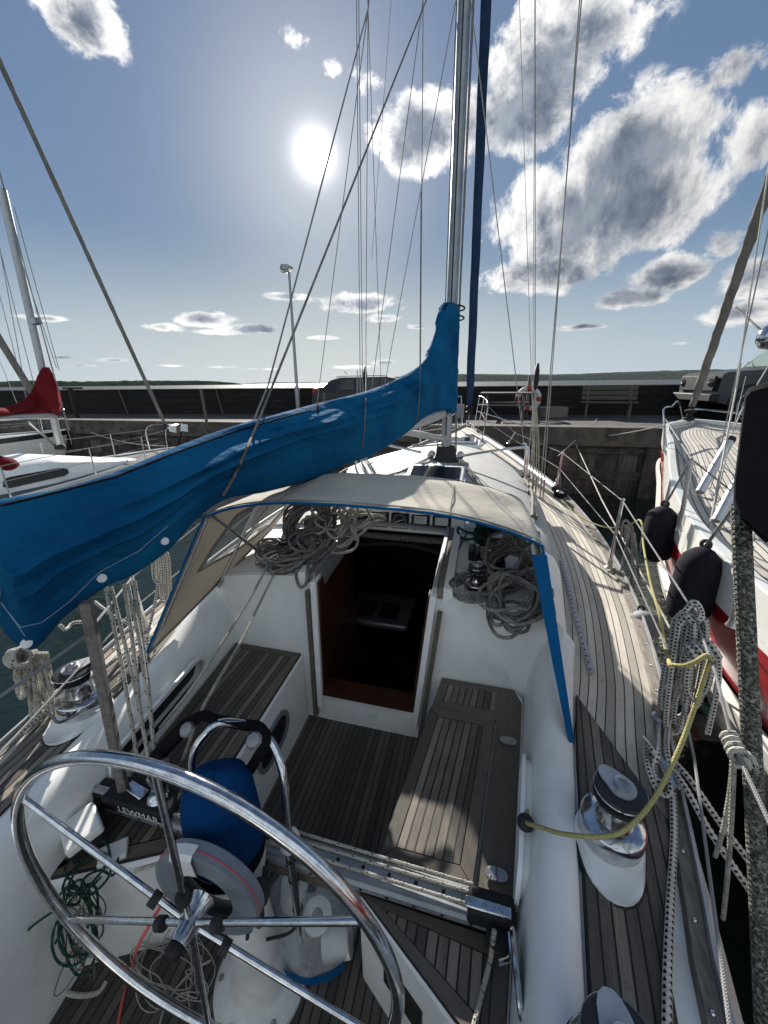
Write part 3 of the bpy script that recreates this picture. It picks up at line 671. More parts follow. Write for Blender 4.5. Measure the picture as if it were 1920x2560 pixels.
# raised moulding with weathered wood guides either side of the opening
def strip2(p0,p1,w,f0,f1,name,m,bev=.004):
    p0,p1=Vector(p0),Vector(p1); e=(p1-p0).normalized(); n=Vector((e.y,-e.x))*w/2
    return bulk([tuple(p0-n),tuple(p0+n),tuple(p1+n),tuple(p1-n)],name,m,f0,f1,bevel=bev)
strip2((ol0-.012,.12),(ol1-.014,1.03),.035,1.915,1.957,'door_frame','gelcoat'); strip2((or0+.012,.12),(or1+.014,1.03),.035,1.915,1.957,'door_frame','gelcoat')
strip2((ol0-.045,.05),(ol1-.05,.97),.026,1.905,1.94,'washboard_guide','weathered_wood'); strip2((or0+.045,.03),(or1+.052,.94),.026,1.905,1.94,'washboard_guide','weathered_wood')
bulk([(ol0,zb),(ol0,zb+.035),(or0,zb+.035),(or0,zb)],'threshold','mahogany',1.93,2.05)
strip2((ol0+.008,zb+.03),(ol1+.008,1.02),.016,1.94,2.01,'inner_trim','mahogany',.002); strip2((or0-.008,zb+.03),(or1-.008,1.02),.016,1.94,2.01,'inner_trim','mahogany',.002)
# hatch rails running forward over the cabin top
for e,sd in ((SL,-1),(SRr,1)):
    rails=MB()
    rings=[[(e+a,f,zt(f)+b) for a,b in ((-.03*1,-.09),(-.03,.012),(-.012,.018),(.03-.02*0,.018),(.03,-.05))] for f in (1.94,2.3,2.66)]
    rails.loft([[(e+sd*a,f,zt(f)+b) for a,b in ((-.004,-.13),(-.004,.02),(.016,.02),(.016,-.03))] for f in (1.945,2.2,2.45,2.68)],True,True)
    rails.build('hatch_rail','alu',boat,smooth=30)
    MB().loft([[(e+sd*a,f,zt(f)+b) for a,b in ((.020,-.05),(.020,.012),(.048,.012),(.048,-.05))] for f in (1.95,2.2,2.45,2.66)],True,True).build('hatch_guide','toe_wood',boat,smooth=30)
    MB().loft([[(e+sd*a,f,zt(f)+b) for a,b in ((.052,-.06),(.052,.028),(.095,.022),(.105,-.03))] for f in (1.93,2.2,2.45,2.7)],True,True).build('hatch_moulding','gelcoat',boat,smooth=30)
# sliding hatch pushed forward under its garage, the instrument panel on the garage front
zz=zt(2.62)-.02
MB().sheet([[(s,2.58,zz-.075-.06*((s-CL*.0)/.36)**2) for s in fr(-.35,.34,9)],[(s,2.68,zz-.06-.06*(s/.36)**2) for s in fr(-.35,.34,9)]],th=.03).build('sliding_hatch','interior_dark',boat)
MB().box((-.005,2.60,zz-.045),(.70,.05,.035)).build('hatch_handle','weathered_wood',boat,bevel=.008)
MB().box((.04,2.572,zz-.045),(.018,.006,.026)).build('hatch_lock','steel',boat,bevel=.002)
MB().loft([[(-.46,2.66,zz-.03),(.46,2.66,zz-.03),(.46,2.9,zz-.03),(-.46,2.9,zz-.03)],[(-.42,2.70,zz+.125),(.42,2.70,zz+.125),(.40,2.9,zz+.12),(-.40,2.9,zz+.12)]],True,True).build('instrument_panel','gelcoat',boat,bevel=.015)
for k in range(5):
    cx=-.30+k*.148; t=Vector((0,.04,.185)).normalized(); c=Vector((cx,2.674,zz+.055))
    M=Matrix.Rotation(R_(-12),3,'X')
    ins=MB().box(c,(.128,.03,.115),M).build('instrument','black_plastic',boat,bevel=.008)
    o=c+M@Vector((0,-.0165,0))
    if k==0:
        MB().box(o+M@Vector((-.01,0,.02)),(.07,.002,.035),M).build('display','lead_grey',ins)
        text_mb('NAVIGATION',o+M@Vector((0,-.002,-.018)),(1,0,0),M@Vector((0,0,1)),.018).build('lettering','lettering',ins,smooth=0,fix=False)
    elif k==1:
        MB().box(o+M@Vector((0,0,.015)),(.095,.002,.07),M).build('display','lead_grey',ins)
        text_mb('32',o+M@Vector((.008,-.003,.02)),(1,0,0),M@Vector((0,0,1)),.05).build('digits','digit_dark',ins,smooth=0,fix=False)
    elif k==2:
        MB().torus(o,.043,.004,M@Vector((0,1,0)),32,6).build('dial_rim','lead_grey',ins)
        MB().box(o+M@Vector((0,-.001,.0)),(.004,.002,.07),M@Matrix.Rotation(R_(70),3,'Y')).build('needle','lettering',ins)
    else:
        MB().box(o+M@Vector((0,0,.018)),(.09,.002,.055),M).build('display','alu_dark',ins)
        for j in range(4): MB().box(o+M@Vector((-.033+.022*j,-.001,-.035)),(.014,.003,.009),M).build('button','grey_plastic',ins)
# dark saloon seen through the companionway
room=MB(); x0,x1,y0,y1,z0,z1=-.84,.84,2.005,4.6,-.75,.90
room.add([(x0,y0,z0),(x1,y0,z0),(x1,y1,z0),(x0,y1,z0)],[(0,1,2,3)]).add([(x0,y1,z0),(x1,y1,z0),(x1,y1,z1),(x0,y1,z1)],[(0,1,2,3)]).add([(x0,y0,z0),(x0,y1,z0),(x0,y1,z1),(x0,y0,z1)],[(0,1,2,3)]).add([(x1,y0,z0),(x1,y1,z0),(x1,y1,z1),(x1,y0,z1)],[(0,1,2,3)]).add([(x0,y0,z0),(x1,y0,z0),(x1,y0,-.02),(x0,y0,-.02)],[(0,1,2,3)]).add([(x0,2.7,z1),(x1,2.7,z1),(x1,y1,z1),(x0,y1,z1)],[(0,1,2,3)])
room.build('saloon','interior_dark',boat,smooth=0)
MB().box((-.375,2.36,.35),(.03,.62,1.2)).build('companionway_panel','mahogany',boat); MB().box((.375,2.3,.35),(.03,.5,1.2)).build('companionway_panel','mahogany',boat)
MB().box((-.30,3.2,.05),(.6,.5,.06)).build('galley_worktop','alu_dark',boat,bevel=.02)
s_=MB()
for x in (-.42,-.2): s_.box((x,3.15,.085),(.18,.26,.01))
s_.build('sink','interior_dark',boat,bevel=.01)
MB().tube([(-.1,3.35,.08),(-.1,3.35,.26),(-.12,3.28,.3),(-.14,3.2,.27)],.011,smooth=5).build('tap','steel',boat)
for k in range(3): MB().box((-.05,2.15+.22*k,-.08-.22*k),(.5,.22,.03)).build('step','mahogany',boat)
# cabin windows along the starboard side
for f0,f1 in ((2.12,2.40),(2.66,3.15),(3.6,4.2)):
    def pt(f,t,d):
        s=CS(f)-.0; D=zd(f)-.01; T=zt(f)-.12; return (s-.03*min(1,t*2)-.05*max(0,t-.5)+d,f,D+(T-D)*t)
    for E_,sg in ((CS,1),(CP,-1)):
        def pt(f,t,d):
            D=zd(f)-.01; T=zt(f); z=D+(T-D)*t*.5/.5*1.0; hm=.5; 
            x=.03*t/.5 if t<=.5 else .03+.04*(t-.5)/.5*1.3
            return (E_(f)-sg*(x-d),f,D+(T-D)*t)
        loop=[(f0+.04,.20),(f1-.05,.20),(f1-.01,.26),(f1-.02,.36),(f1-.06,.40),(f0+.05,.40),(f0+.01,.36),(f0,.26)]
        cf,ct=(f0+f1)/2,.335
        big=[(cf+(f-cf)*1.1,ct+(t-ct)*1.25) for f,t in loop]
        w=MB().loft([[pt(f,t,.0) for f,t in big],[pt(f,t,.008) for f,t in big],[pt(f,t,.008) for f,t in loop],[pt(f,t,.003) for f,t in loop]],True).build('cabin_window','alu',boat,smooth=60)
        MB().add([pt(f,t,.005) for f,t in loop],[tuple(range(8))]).build('pane','deck_glass',w)
# genoa track with holes on the starboard side deck
ga,gb=AD(1210,1215),AD(1276,1460)
trk=MB(); e=(gb-ga).normalized(); L=(gb-ga).length; qz=Matrix.Rotation(math.atan2(e.y,e.x),3,'Z')
trk.tube([ga+Vector((0,0,.012)),gb+Vector((0,0,.012))],.022,4,flat=.4); trk_=trk.build('genoa_track','alu',boat,smooth=0)
for k in range(int(L/.05)): MB().lathe(ga+e*(.03+.05*k)+Vector((0,0,.0195)),[(.006,0),(.006,.0025)],10).build('track_hole','black_plastic',trk_)
# ---- traveller beam
TB=.935
MB().box((-.05,TB,.475),(1.62,.05,.10)).build('bridge_beam','weathered_wood',boat,bevel=.006)
tr=MB(); sec=[(-.036,0),(-.036,.02),(-.026,.026),(-.026,.04),(-.034,.046),(-.034,.056),(.034,.056),(.034,.046),(.026,.04),(.026,.026),(.036,.02),(.036,0)]
tr.loft([[(s,TB-.012+a,.527+b) for a,b in sec] for s in (-.84,.70)],True,True); track=tr.build('traveller_track','mast_alu',boat,smooth=20)
for k in range(17):
    MB().lathe((-.72+.088*k,TB-.0475,.536),[(.006,0),(.006,.0012)],12,(0,-1,0)).build('track_hole','black_plastic',track)
    MB().lathe((-.72+.088*k,TB-.012,.584),[(.006,0),(.006,.0012)],12).build('track_hole','black_plastic',track)
def traveller_end(s,sd):
    e=MB().box((s,TB-.015,.57),(.14,.072,.07)).build('traveller_end','black_plastic',boat,bevel=.012)
    MB().box((s-sd*.01,TB-.03,.609),(.135,.03,.008)).build('plate','steel',e,bevel=.006)
    for k in (-.055,-.01,.035): MB().lathe((s+k-sd*.01,TB-.03,.613),[(.008,0),(.007,.003),(.003,.0035)],12).build('screw','steel_dull',e)
    MB().lathe((s+sd*.02,TB-.075,.56),[(.03,-.014),(.033,-.012),(.02,0),(.033,.012),(.03,.014)],20).build('sheave','black_plastic',e)
    MB().tube([(s+sd*.05,TB-.07,.60),(s+sd*.05,TB-.12,.60),(s+sd*.02,TB-.14,.60)],.007,smooth=3).build('cam','steel',e)
traveller_end(.655,1); traveller_end(-.80,-1)
# the car with its maker's name
car=MB().box((-.63,TB-.015,.600),(.30,.10,.045)).build('traveller_car','black_plastic',boat,bevel=.012)
text_mb('LEWMAR',(-.60,TB-.0665,.602),(1,0,0),(0,.0,1),.045).build('lettering','lettering',car,smooth=0,fix=False)
MB().box((-.66,TB-.01,.632),(.10,.04,.012),Matrix.Rotation(R_(-12),3,'Z')).build('shackle_plate','steel',car,bevel=.005)
MB().lathe((-.56,TB-.01,.622),[(.035,0),(.038,.01),(.03,.022),(.015,.03),(.015,.05),(.001,.052)],24).build('swivel','steel',car)
bl=MB().box((-.545,TB+.01,.73),(.025,.09,.13),Matrix.Rotation(R_(20),3,'Z')@Matrix.Rotation(R_(15),3,'X')).build('mainsheet_block','black_plastic',boat,bevel=.012)
MB().box((-.545,TB-.01,.70),(.034,.035,.14),Matrix.Rotation(R_(20),3,'Z')@Matrix.Rotation(R_(15),3,'X')).build('cheek','alu_dark',bl,bevel=.008)
MB().lathe((-.545,TB+.01,.75),[(.036,-.02),(.036,.02)],20,(1,.3,0)).build('sheave','lead_grey',bl)
# grey post standing between traveller and boom (boom crutch)
b0=A(268,1712,z=.6); t0=A(183,1290,f=b0.y)
pst=MB(); d=(t0-b0); rot=Vector((0,0,1)).rotation_difference(d.normalized()).to_matrix()@Matrix.Rotation(R_(30),3,'Z')
pst.box(b0.lerp(t0,.5)-d*.01,(.031,.031,d.length*.98),rot); crutch=tag(pst.build('boom_crutch','grey_post',None,bevel=.004),'square weathered grey post standing on the traveller and propping up the covered boom','post')
# ---- winches
def winch(base,R,Hh,name,lab=None,tail=20.,plinth_h=.03,parent=boat):
    base=Vector(base); w=MB().lathe(base,[(R*.98,0),(R,.004),(R,Hh*.30),(R*.985,Hh*.315),(R*.93,Hh*.33),(R*.62,Hh*.40)],48).build(name,'steel',parent,smooth=35)
    if lab: w['label']=lab
    MB().lathe(base,[(R*.60,Hh*.38),(R*.56,Hh*.44),(R*.52,Hh*.55),(R*.52,Hh*.66),(R*.58,Hh*.74),(R*.74,Hh*.77)],48,caps=False).build('drum','steel',w,smooth=35)
    j=MB().lathe(base,[(R*.5,Hh*.765),(R*.76,Hh*.77),(R*.78,Hh*.80),(R*.62,Hh*.83),(R*.62,Hh*.86),(R*.78,Hh*.90),(R*.79,Hh*.94),(R*.74,Hh*.975),(R*.45,Hh*.985),(R*.001,Hh*.985)],48).build('self_tailer','winch_black',w,smooth=30)
    MB().torus(base+Vector((0,0,Hh*.935)),R*.785,R*.022,(0,0,1),48,6).build('tailer_rim','steel',j)
    # flat stripper plate with a pointed arm, and the handle socket
    a0=R_(tail); pl=[]
    for k in range(28):
        a=2*math.pi*k/28; rr=R*.42*(1+.0*a); d_=math.cos(a-a0); rr=R*(.43+.38*max(0,d_)**5); pl.append(base+Vector((rr*math.cos(a),rr*math.sin(a),Hh*.995)))
    MB().loft([pl,[p+Vector((0,0,.006)) for p in pl]],True,True).build('stripper_plate','alu',w,smooth=30)
    MB().lathe(base,[(R*.26,Hh*1.0),(R*.25,Hh*1.09),(R*.2,Hh*1.10),(R*.13,Hh*1.10),(R*.11,Hh*1.06),(R*.001,Hh*1.05)],24).build('handle_socket','steel_dull',w,smooth=35)
    b=MB()
    for k in range(12):
        a=2*math.pi*k/12; b.box(base+Vector((R*.70*math.cos(a),R*.70*math.sin(a),Hh*.765)),(R*.26,.006,.006),Matrix.Rotation(a+.5,3,'Z'))
    b.build('ribs','alu_dark',w); return w
def wplinth(c,R,sd):
    pts=[]
    for k in range(48):
        a=2*math.pi*k/48; r=R*1.0*(1+.75*max(0,math.cos(a+math.pi/2+sd*.12))**4); pts.append((c[0]+r*math.cos(a),c[1]+r*math.sin(a)))
    z0=c[2]
    MB().loft([[(x,y,z0-.03) for x,y in pts],[(x,y,z0+.012) for x,y in pts],[(c[0]+(x-c[0])*.94,c[1]+(y-c[1])*.94,z0+.03-.035*min(1,max(0,(c[1]-y)-R)/R)) for x,y in pts]],True,True).build('winch_plinth','gelcoat',boat,smooth=50)
    MB().loft([[(c[0]+(x-c[0])*1.05,c[1]+(y-c[1])*1.04,z0-.03) for x,y in pts],[(c[0]+(x-c[0])*1.05,c[1]+(y-c[1])*1.04,z0+.0) for x,y in pts]],True,True).build('plinth_seal','black_rubber',boat)
ws=A(1318,1795,z=.77); ws=Vector((ws.x,ws.y,.755)); wplinth((ws.x,ws.y,.73),.098,1); winch(ws,.090,.205,'primary_winch','large chrome self-tailing winch on the starboard coaming',tail=128)
wp=A(182,1520,z=.77); wp=Vector((wp.x,wp.y,.755)); wplinth((wp.x,wp.y,.73),.100,-1); winch(wp,.092,.205,'primary_winch','large chrome self-tailing winch on the port coaming',tail=70)
w2=A(1352,2240,z=.97); w2=Vector((w2.x,w2.y,.752)); wplinth((w2.x,w2.y,.725),.098,1); winch(w2,.088,.19,'secondary_winch','chrome winch at the aft end of the starboard coaming',tail=100)
cw=A(1030,1255,f=2.35); cs=Vector((A(1028,1268,z=1.06).x,A(1028,1268,z=1.06).y,1.04)); 
winch(cs,.062,.15,'halyard_winch','small chrome halyard winch on the starboard side of the cabin top',tail=60)
cp=A(618,1190,z=1.1); cpw=Vector((cp.x,cp.y,zcab(cp.x,cp.y)-.005)); winch(cpw,.062,.15,'halyard_winch','small chrome halyard winch among coils on the port side of the cabin top',tail=160)
# bank of rope clutches
for k in range(6):
    c0=A(1018,1195,z=1.10); c1=A(1085,1225,z=1.10); c=c0.lerp(c1,k/5)
    cl=MB().box(c+Vector((0,.02,.0)),(.030,.17,.06)).build('rope_clutch','black_plastic',boat,bevel=.006)
    MB().box(c+Vector((0,-.02,.04)),(.022,.09,.02),Matrix.Rotation(R_(8),3,'X')).build('lever','winch_black',cl,bevel=.004)
    MB().box(c+Vector((0,.05,.042)),(.020,.035,.008)).build('tab','white_plastic',cl)
# ---- steering wheel, pedestal and guard
WC=Vector((-.102,.589,.806)); WR=.54
wheel=MB().torus(WC,WR,.0152,(0,1,0),120,14).build('steering_wheel','steel',boat,smooth=60)
spd=[(50,1725),(340,1690),(765,1990),(140,1985)]
for d in spd:
    p=A(*d,f=WC.y); v=(p-WC).normalized(); MB().tube([WC+v*.03,WC+v*.53],.0085,12).build('spoke','steel',wheel)
for ax in ((560,2085),(432,2110)):
    v=(A(*ax,f=WC.y)-WC).normalized(); MB().tube([WC+v*.03,WC+v*.53],.0085,12).build('spoke','steel',wheel)
MB().lathe(WC,[(.016,-.045),(.022,-.043),(.024,-.03),(.024,.03),(.034,.05)][::1],28,(0,1,0)).build('hub','steel',wheel)
MB().lathe(WC+Vector((0,-.045,0)),[(.021,0),(.021,.015),(.016,.022),(.01,.025)],8,(0,-1,0)).build('hub_nut','black_plastic',wheel)
# grey wheel-pilot ring behind the spokes with black clamps
MB().lathe(WC+Vector((0,.075,0)),[(.085,-.02),(.145,-.024),(.155,-.018),(.155,.02),(.085,.02)],64,(0,-1,0),caps=False).build('autopilot_ring','grey_plastic',wheel,smooth=35)
MB().torus(WC+Vector((0,.068,0)),.1555,.0016,(0,1,0),64,6).build('ring_line','red_plastic',wheel)
MB().loft([[WC+Vector((r*math.cos(a),y,r*math.sin(a))) for a in fr(R_(93),R_(122),8)] for r,y in ((.085,.049),(.146,.046),(.157,.055),(.157,.08))],False).build('ring_label','white_plastic',wheel,smooth=35)
for d in spd+[(560,2085)]:
    v=(A(*d,f=WC.y)-WC).normalized(); MB().tube([WC+v*.095+Vector((0,-.004,0)),WC+v*.118+Vector((0,-.004,0))],.017,12).build('clamp','black_rubber',wheel)
PX,PY=-.125,.80
pd=MB().lathe((PX,PY,0),[(.165,.0),(.165,.022),(.155,.034),(.13,.04),(.105,.055),(.09,.10),(.078,.25),(.07,.45),(.072,.6),(.085,.68)],56).build('steering_pedestal','white_plastic',boat,smooth=35)
for k in range(6):
    a=2*math.pi*(k+.3)/6; MB().lathe((PX+.142*math.cos(a),PY+.142*math.sin(a),.036),[(.011,0),(.010,.004),(.003,.005)],12).build('bolt','steel_dull',pd)
pc=Vector((PX-.035,PY+.01,0))
MB().lathe(pc,[(.08,.60),(.095,.64),(.106,.68),(.106,.72)],40).build('pedestal_collar','gelcoat',pd)
MB().lathe(pc,[(.108,.675),(.113,.70),(.111,.73)],40,caps=False).build('cover_skirt','black_cover',pd)
# blue cover over the compass pod, slightly slumped
rings=[]
for i,(r,z) in enumerate([(.106,.70),(.110,.76),(.111,.83),(.108,.89),(.101,.94),(.087,.985),(.063,1.01),(.034,1.02),(.001,1.022)]):
    rings.append([pc+Vector((r*math.cos(a)*(1+.025*math.sin(3*a+i)+.015*math.sin(7*a+2*i)),r*math.sin(a)*(1+.03*math.cos(2*a+i*.7)),z+.01*math.sin(2*a+1)*(i>2))) for a in [2*math.pi*k/56 for k in range(56)]])
tag(MB().loft(rings,True,False).build('compass_cover','navy_canvas',None,smooth=60),'deep blue canvas cover pulled over the compass on the steering pedestal','cover')
gx0,gx1,gy=-.315,.012,.875
g=[(gx1+.01,gy-.015,0),(gx1+.008,gy-.01,.4),(gx1+.005,gy,.80),(gx1+.0,gy+.02,.95),(gx1-.05,gy+.06,1.02),(gx1-.12,gy+.08,1.05),(gx0+.10,gy+.08,1.05),(gx0+.04,gy+.06,1.02),(gx0,gy+.02,.95),(gx0-.005,gy,.80),(gx0-.005,gy-.01,.4),(gx0-.005,gy-.015,0)]
gd=MB().tube(g,.0135,14,smooth=8).build('pedestal_guard','steel',boat,smooth=60)
MB().lathe((gx1+.005,gy,.70),[(.018,-.02),(.032,-.02),(.034,0),(.03,.02),(.018,.022)],20).build('guard_bracket','white_plastic',gd)
for sx in (gx0,gx1): MB().lathe((sx,gy-.015,0),[(.03,0),(.03,.006),(.018,.012),(.015,.03)],20).build('guard_foot','steel',gd)
for z in (.62,.52,.36): MB().torus((gx1+.006,gy-.006,z),.016,.0022,(0,0,1),16,5).build('cable_tie','black_plastic',gd)
MB().tube([(gx1+.022,gy-.02,.72),(gx1+.026,gy-.03,.5),(gx1+.024,gy-.03,.36),(gx1-.0,gy-.06,.33),(PX+.08,PY-.03,.36)],.005,smooth=6).build('cable','black_rubber',pd)
for dx in (0,.018): MB().tube([(PX+.11,PY-.02+dx,.72),(PX+.10,PY-.05+dx,.60),(PX+.07,PY-.07+dx,.55),(PX+.05,PY-.075+dx,.45)],.006,smooth=6).build('cable','black_rubber',pd)
# engine lever on the pedestal side
lv=MB().tube([(PX+.085,PY-.05,.50),(PX+.10,PY-.06,.60),(PX+.115,PY-.07,.66)],.016,10).build('engine_lever','black_rubber',pd)
MB().lathe((PX+.118,PY-.07,.66),[(.012,0),(.026,.02),(.03,.06),(.024,.09),(.008,.10)],18,(.15,-.1,1)).build('knob','black_rubber',lv)
# worn black instrument bracket around the guard
bp=[A(x,y,f=ff) for x,y,ff in ((335,1640,.99),(372,1600,.99),(427,1548,.98),(470,1556,.97),(530,1566,.96),(562,1572,.95),(575,1600,.93),(548,1650,.90),(522,1690,.88))]
MB().tube(bp,.034,4,smooth=4,flat=.5).build('padded_bracket','black_cover',boat,smooth=30)
for (x,y,ff) in ((418,1560,.96),(560,1582,.93)):
    MB().lathe(A(x,y,f=ff)+Vector((0,-.03,.0)),[(.001,.012),(.02,.010),(.026,0),(.02,-.006)],9,(0,-.5,.8)).build('worn_patch','alu_dark',boat)
# ---- mast, boom, vang, rigging
MX,MY=.13,4.55
mz=zcab(MX,MY)
mast=MB().loft([[(MX+.056*math.cos(a)*(1 if math.sin(a)<0 else .96),MY+.10*math.sin(a),z) for a in [2*math.pi*k/24 for k in range(24)]] for z in (mz-.02,3,7,14.5)],True,True).build('mast','mast_alu',boat,smooth=50)
MB().loft([[(MX-.006,MY-.104,z),(MX+.006,MY-.104,z),(MX+.006,MY-.097,z),(MX-.006,MY-.097,z)] for z in (mz+.3,14.4)],True,True).build('sail_track','black_plastic',mast)
MB().lathe((MX,MY,mz-.02),[(.15,0),(.16,.03),(.13,.05),(.115,.11),(.105,.2),(.09,.21)],28).build('mast_boot','black_rubber',mast,smooth=40)
for sx in (-.17,.16):
    for k in range(3): 
        b_=MB().lathe((MX+sx,MY-.02+.05*k,mz+.07),[(.034,-.014),(.038,-.012),(.03,0),(.038,.012),(.034,.014)],18,(0,1,.1)).build('turning_block','steel_dull',mast)
# halyards led up the mast (parts of the rig)
for dx,dy in ((-.066,-.03),(.07,-.02),(.074,.06)):
    MB().tube([(MX+dx*1.5,MY+dy,mz+.1),(MX+dx,MY+dy,mz+1.2),(MX+dx*.9,MY+dy,13)],.0055,6).build('halyard','rope_grey',mast)
for k,(dx,e) in enumerate(((.14,(.62,3.1)),(.16,(.66,3.1)),(.18,(.70,3.1)),(-.15,(-.45,3.1)),(-.17,(-.5,3.1)),(-.19,(-.55,3.1)))):
    MB().tube([(MX+dx,MY-.05,mz+.05),(MX+dx+(e[0]-MX-dx)*.5,3.85,zcab(.4,3.85)+.03),(e[0],e[1],zcab(e[0],e[1])+.025)],.0055,6).build('halyard_tail','rope_grey',mast)
# boom inside its cover: from the gooseneck back over the port quarter
BV=Vector((.69,4.19)); 
def w2b(x,y):
    c,s=math.cos(YAW),math.sin(YAW); x2=x; return Vector((x2*c-y*s+CAMP.x, x2*s+y*c+CAMP.y))
GO=Vector((MX-.02,MY-.12)); BE=A(45,1390,f=None,z=1.36).to_2d()
bdir=(BE-GO).normalized(); BL=(BE-GO).length
def PB(x,y):
    """measure on the vertical plane of the boom: distance aft of the mast and height"""
    r=RAY((x,y)); n=Vector((-bdir.y,bdir.x)); t=(GO-CAMP.to_2d()).dot(n)/r.to_2d().dot(n); p=CAMP+r*t; return ((p.to_2d()-GO).dot(bdir),p.z)
def BP(l,z,off=0.): n=Vector((-bdir.y,bdir.x)); q=GO+bdir*l+n*off; return Vector((q.x,q.y,z))
bz0=PB(975,900)[1]; bz1=PB(120,1300)[1]+.05
MB().loft([[BP(l,z+.055*math.sin(a),.04*math.cos(a)) for a in [2*math.pi*k/16 for k in range(16)]] for l,z in ((.06,bz0+.06),(BL*1.05,bz1+.08))],True,True).build('boom','alu',boat,smooth=50)
MB().tube([BP(-.02,bz0+.03),BP(.1,bz0+.05)],.03,10).build('gooseneck','steel_dull',mast)
v0,v1=Vector((MX-.04,MY-.11,mz+.27)),A(890,935,f=3.9)
vg=MB().tube([v0,v0.lerp(v1,.55),v1+(v1-v0)*.25],.034,12).build('boom_vang','alu',boat)
MB().tube([v0+Vector((0,-.05,-.02)),v1+Vector((0,0,-.12))],.008,6).build('vang_tackle','rope_grey',vg)
MB().tube([v0+Vector((0,-.05,-.05)),v1+Vector((0,0,-.14))],.008,6).build('vang_tackle','rope_grey',vg)
# ---------------------------------------------------------------- sail cover over the boom
def profile(pts): 
    t=sorted([PB(*p) for p in pts]); out=[]
    for a in t:
        if not out or a[0]>out[-1][0]+.01: out.append(a)
    return out
TOPP=profile([(-70,1110),(0,1080),(120,1058),(250,1020),(380,968),(500,922),(600,895),(700,868),(790,846),(850,823),(900,795),(925,770),(938,740),(948,705),(958,672),(964,655)])
BOTP=profile([(-60,1300),(0,1340),(45,1400),(120,1330),(215,1262),(270,1240),(350,1182),(405,1120),(470,1078),(560,1062),(680,1030),(740,1002),(790,985),(860,942),(905,905),(950,884),(990,882)])
ztop=PB(970,655)[1]
LEDGES=[(.80,.5,2.2,.05,0,-.015),(.84,1.9,3.7,.065,0,-.03),(.66,1.0,2.6,.04,0,.02),(.70,2.3,4.2,.06,0,-.04),(.52,3.0,4.4,.04,0,-.03),(.9,.9,3.0,.03,0,-.01),(.58,.35,1.3,.022,0,.12),(.4,2.2,3.4,.02,0,-.02)]
def cover():
    L1=TOPP[-1][0]; rows=[]; n=230
    ls=[-.17,-.15,-.12,-.08,-.03]+fr(.0,L1,n)
    m=150
    for l in ls:
        if l<.03:
            t=(l+.17)/.20; zt_=ztop+.0*l if l>-.06 else ztop-.9*((-.06-l)/.11)**1.0
            zb_=BOTP[0][1]-.02 if l>-.12 else BOTP[0][1]+.25
        else: zt_=smooth_i(TOPP,l) if l>TOPP[0][0] else ztop; zb_=smooth_i(BOTP,l)
        if l<TOPP[0][0]: zt_=min(ztop,zt_) if l<-.06 else ztop
        hgt=zt_-zb_; row=[]
        w=.045+.135*min(1,max(0,l)/.9)*(1 if l<3.2 else 1) 
        w=.10+ .02*min(1,max(0,l-.3)/1.2) if l>0 else .115*math.sqrt(max(.02,1-(l/.18)**2))
        for j in range(m):
            a=2*math.pi*j/m; c=math.cos(a); s_=math.sin(a)
            h=.5+.5*s_            # 0 bottom, 1 top
            # a teardrop: fullest below the middle, pinched to a ridge on top, hem hanging straight below
            prof=(max(0,1-h)**.45)*(h+.0005)**.30*1.45
            prof=min(prof,1.05)
            if l<.35: k=max(0,l)/.35; hi=min(1,(1-h)*5+.0); prof=(1-k)*min(1,.8+.3*(1-h))*(.62 if h>.985 else 1)+k*prof
            off=w*prof*(1 if c>0 else -1) if abs(c)>1e-6 else 0
            z=zb_+hgt*h
            q=BP(l,z,-off)     # negative offset = starboard side
            # folds: long creases falling from the ridge towards the boom end, sags between
            u=l; e=min(1,h*6)*min(1,(1-h)*9+.15)
            f1=noise.noise(Vector((u*1.3+z*1.5,z*9-u*3.0,7.1)))*.022*(.3+.7*h)+abs(noise.noise(Vector((u*1.4,(z-u*.34)*9,2.))))*-.03*h*h
            f2=noise.noise(Vector((u*5,(z-u*.3)*26,9.)))*.008*h*h
            lobe=.05*math.sin((z-.42*u)*15+1.5*noise.noise(Vector((u*1.1,z*2,3))))*max(0,min(1,(h-.38)*2.5))*min(1,u/.8)
            d=(f1+f2)*e+lobe*e*.5
            if l<.5: d+=.012*math.sin(z*30+u*16+2*noise.noise(Vector((z*3,u*3,1))))*(1-l/.5)*min(1,(ztop-z)*3+.2) 
            for (hk,la,lb,am,dr,dw) in LEDGES:
                if l<la or l>lb: continue
                en=min(1,(l-la)/.5,(lb-l)/.35); hc=hk+dw*(l-la)+.03*noise.noise(Vector((l*1.7,hk*9,5))); x=(h-hc)
                d+=am*en*(0 if x>.035 else (1-(x/.035)**1 if x>0 else max(0,1+x/.20)))
            nrm=Vector((-bdir.y,bdir.x,0))*(-1 if c>0 else 1)
            q+=nrm*d
            row.append(q)
        rows.append(row)
    return MB().loft(rows,True,True)
cov=tag(cover().build('sail_cover','blue_canvas',None,smooth=75),'long faded blue canvas cover over the mainsail folded on the boom','sail cover')
def on_cover(px,py,out=.004):
    """the point of the cover's starboard face seen at that photo position"""
    l,z=PB(px,py); r=RAY((px,py)); return l,z
def hit(x,y,obj,lift=.004):
    r=RAY((x,y)).normalized(); o=Vector(CAMP); me_inv=obj.matrix_world.inverted()
    ok,loc,nor,_=obj.ray_cast(me_inv@o,r)
    if not ok: return None
    return obj.matrix_world@loc-r*lift
bpy.context.view_layer.update()
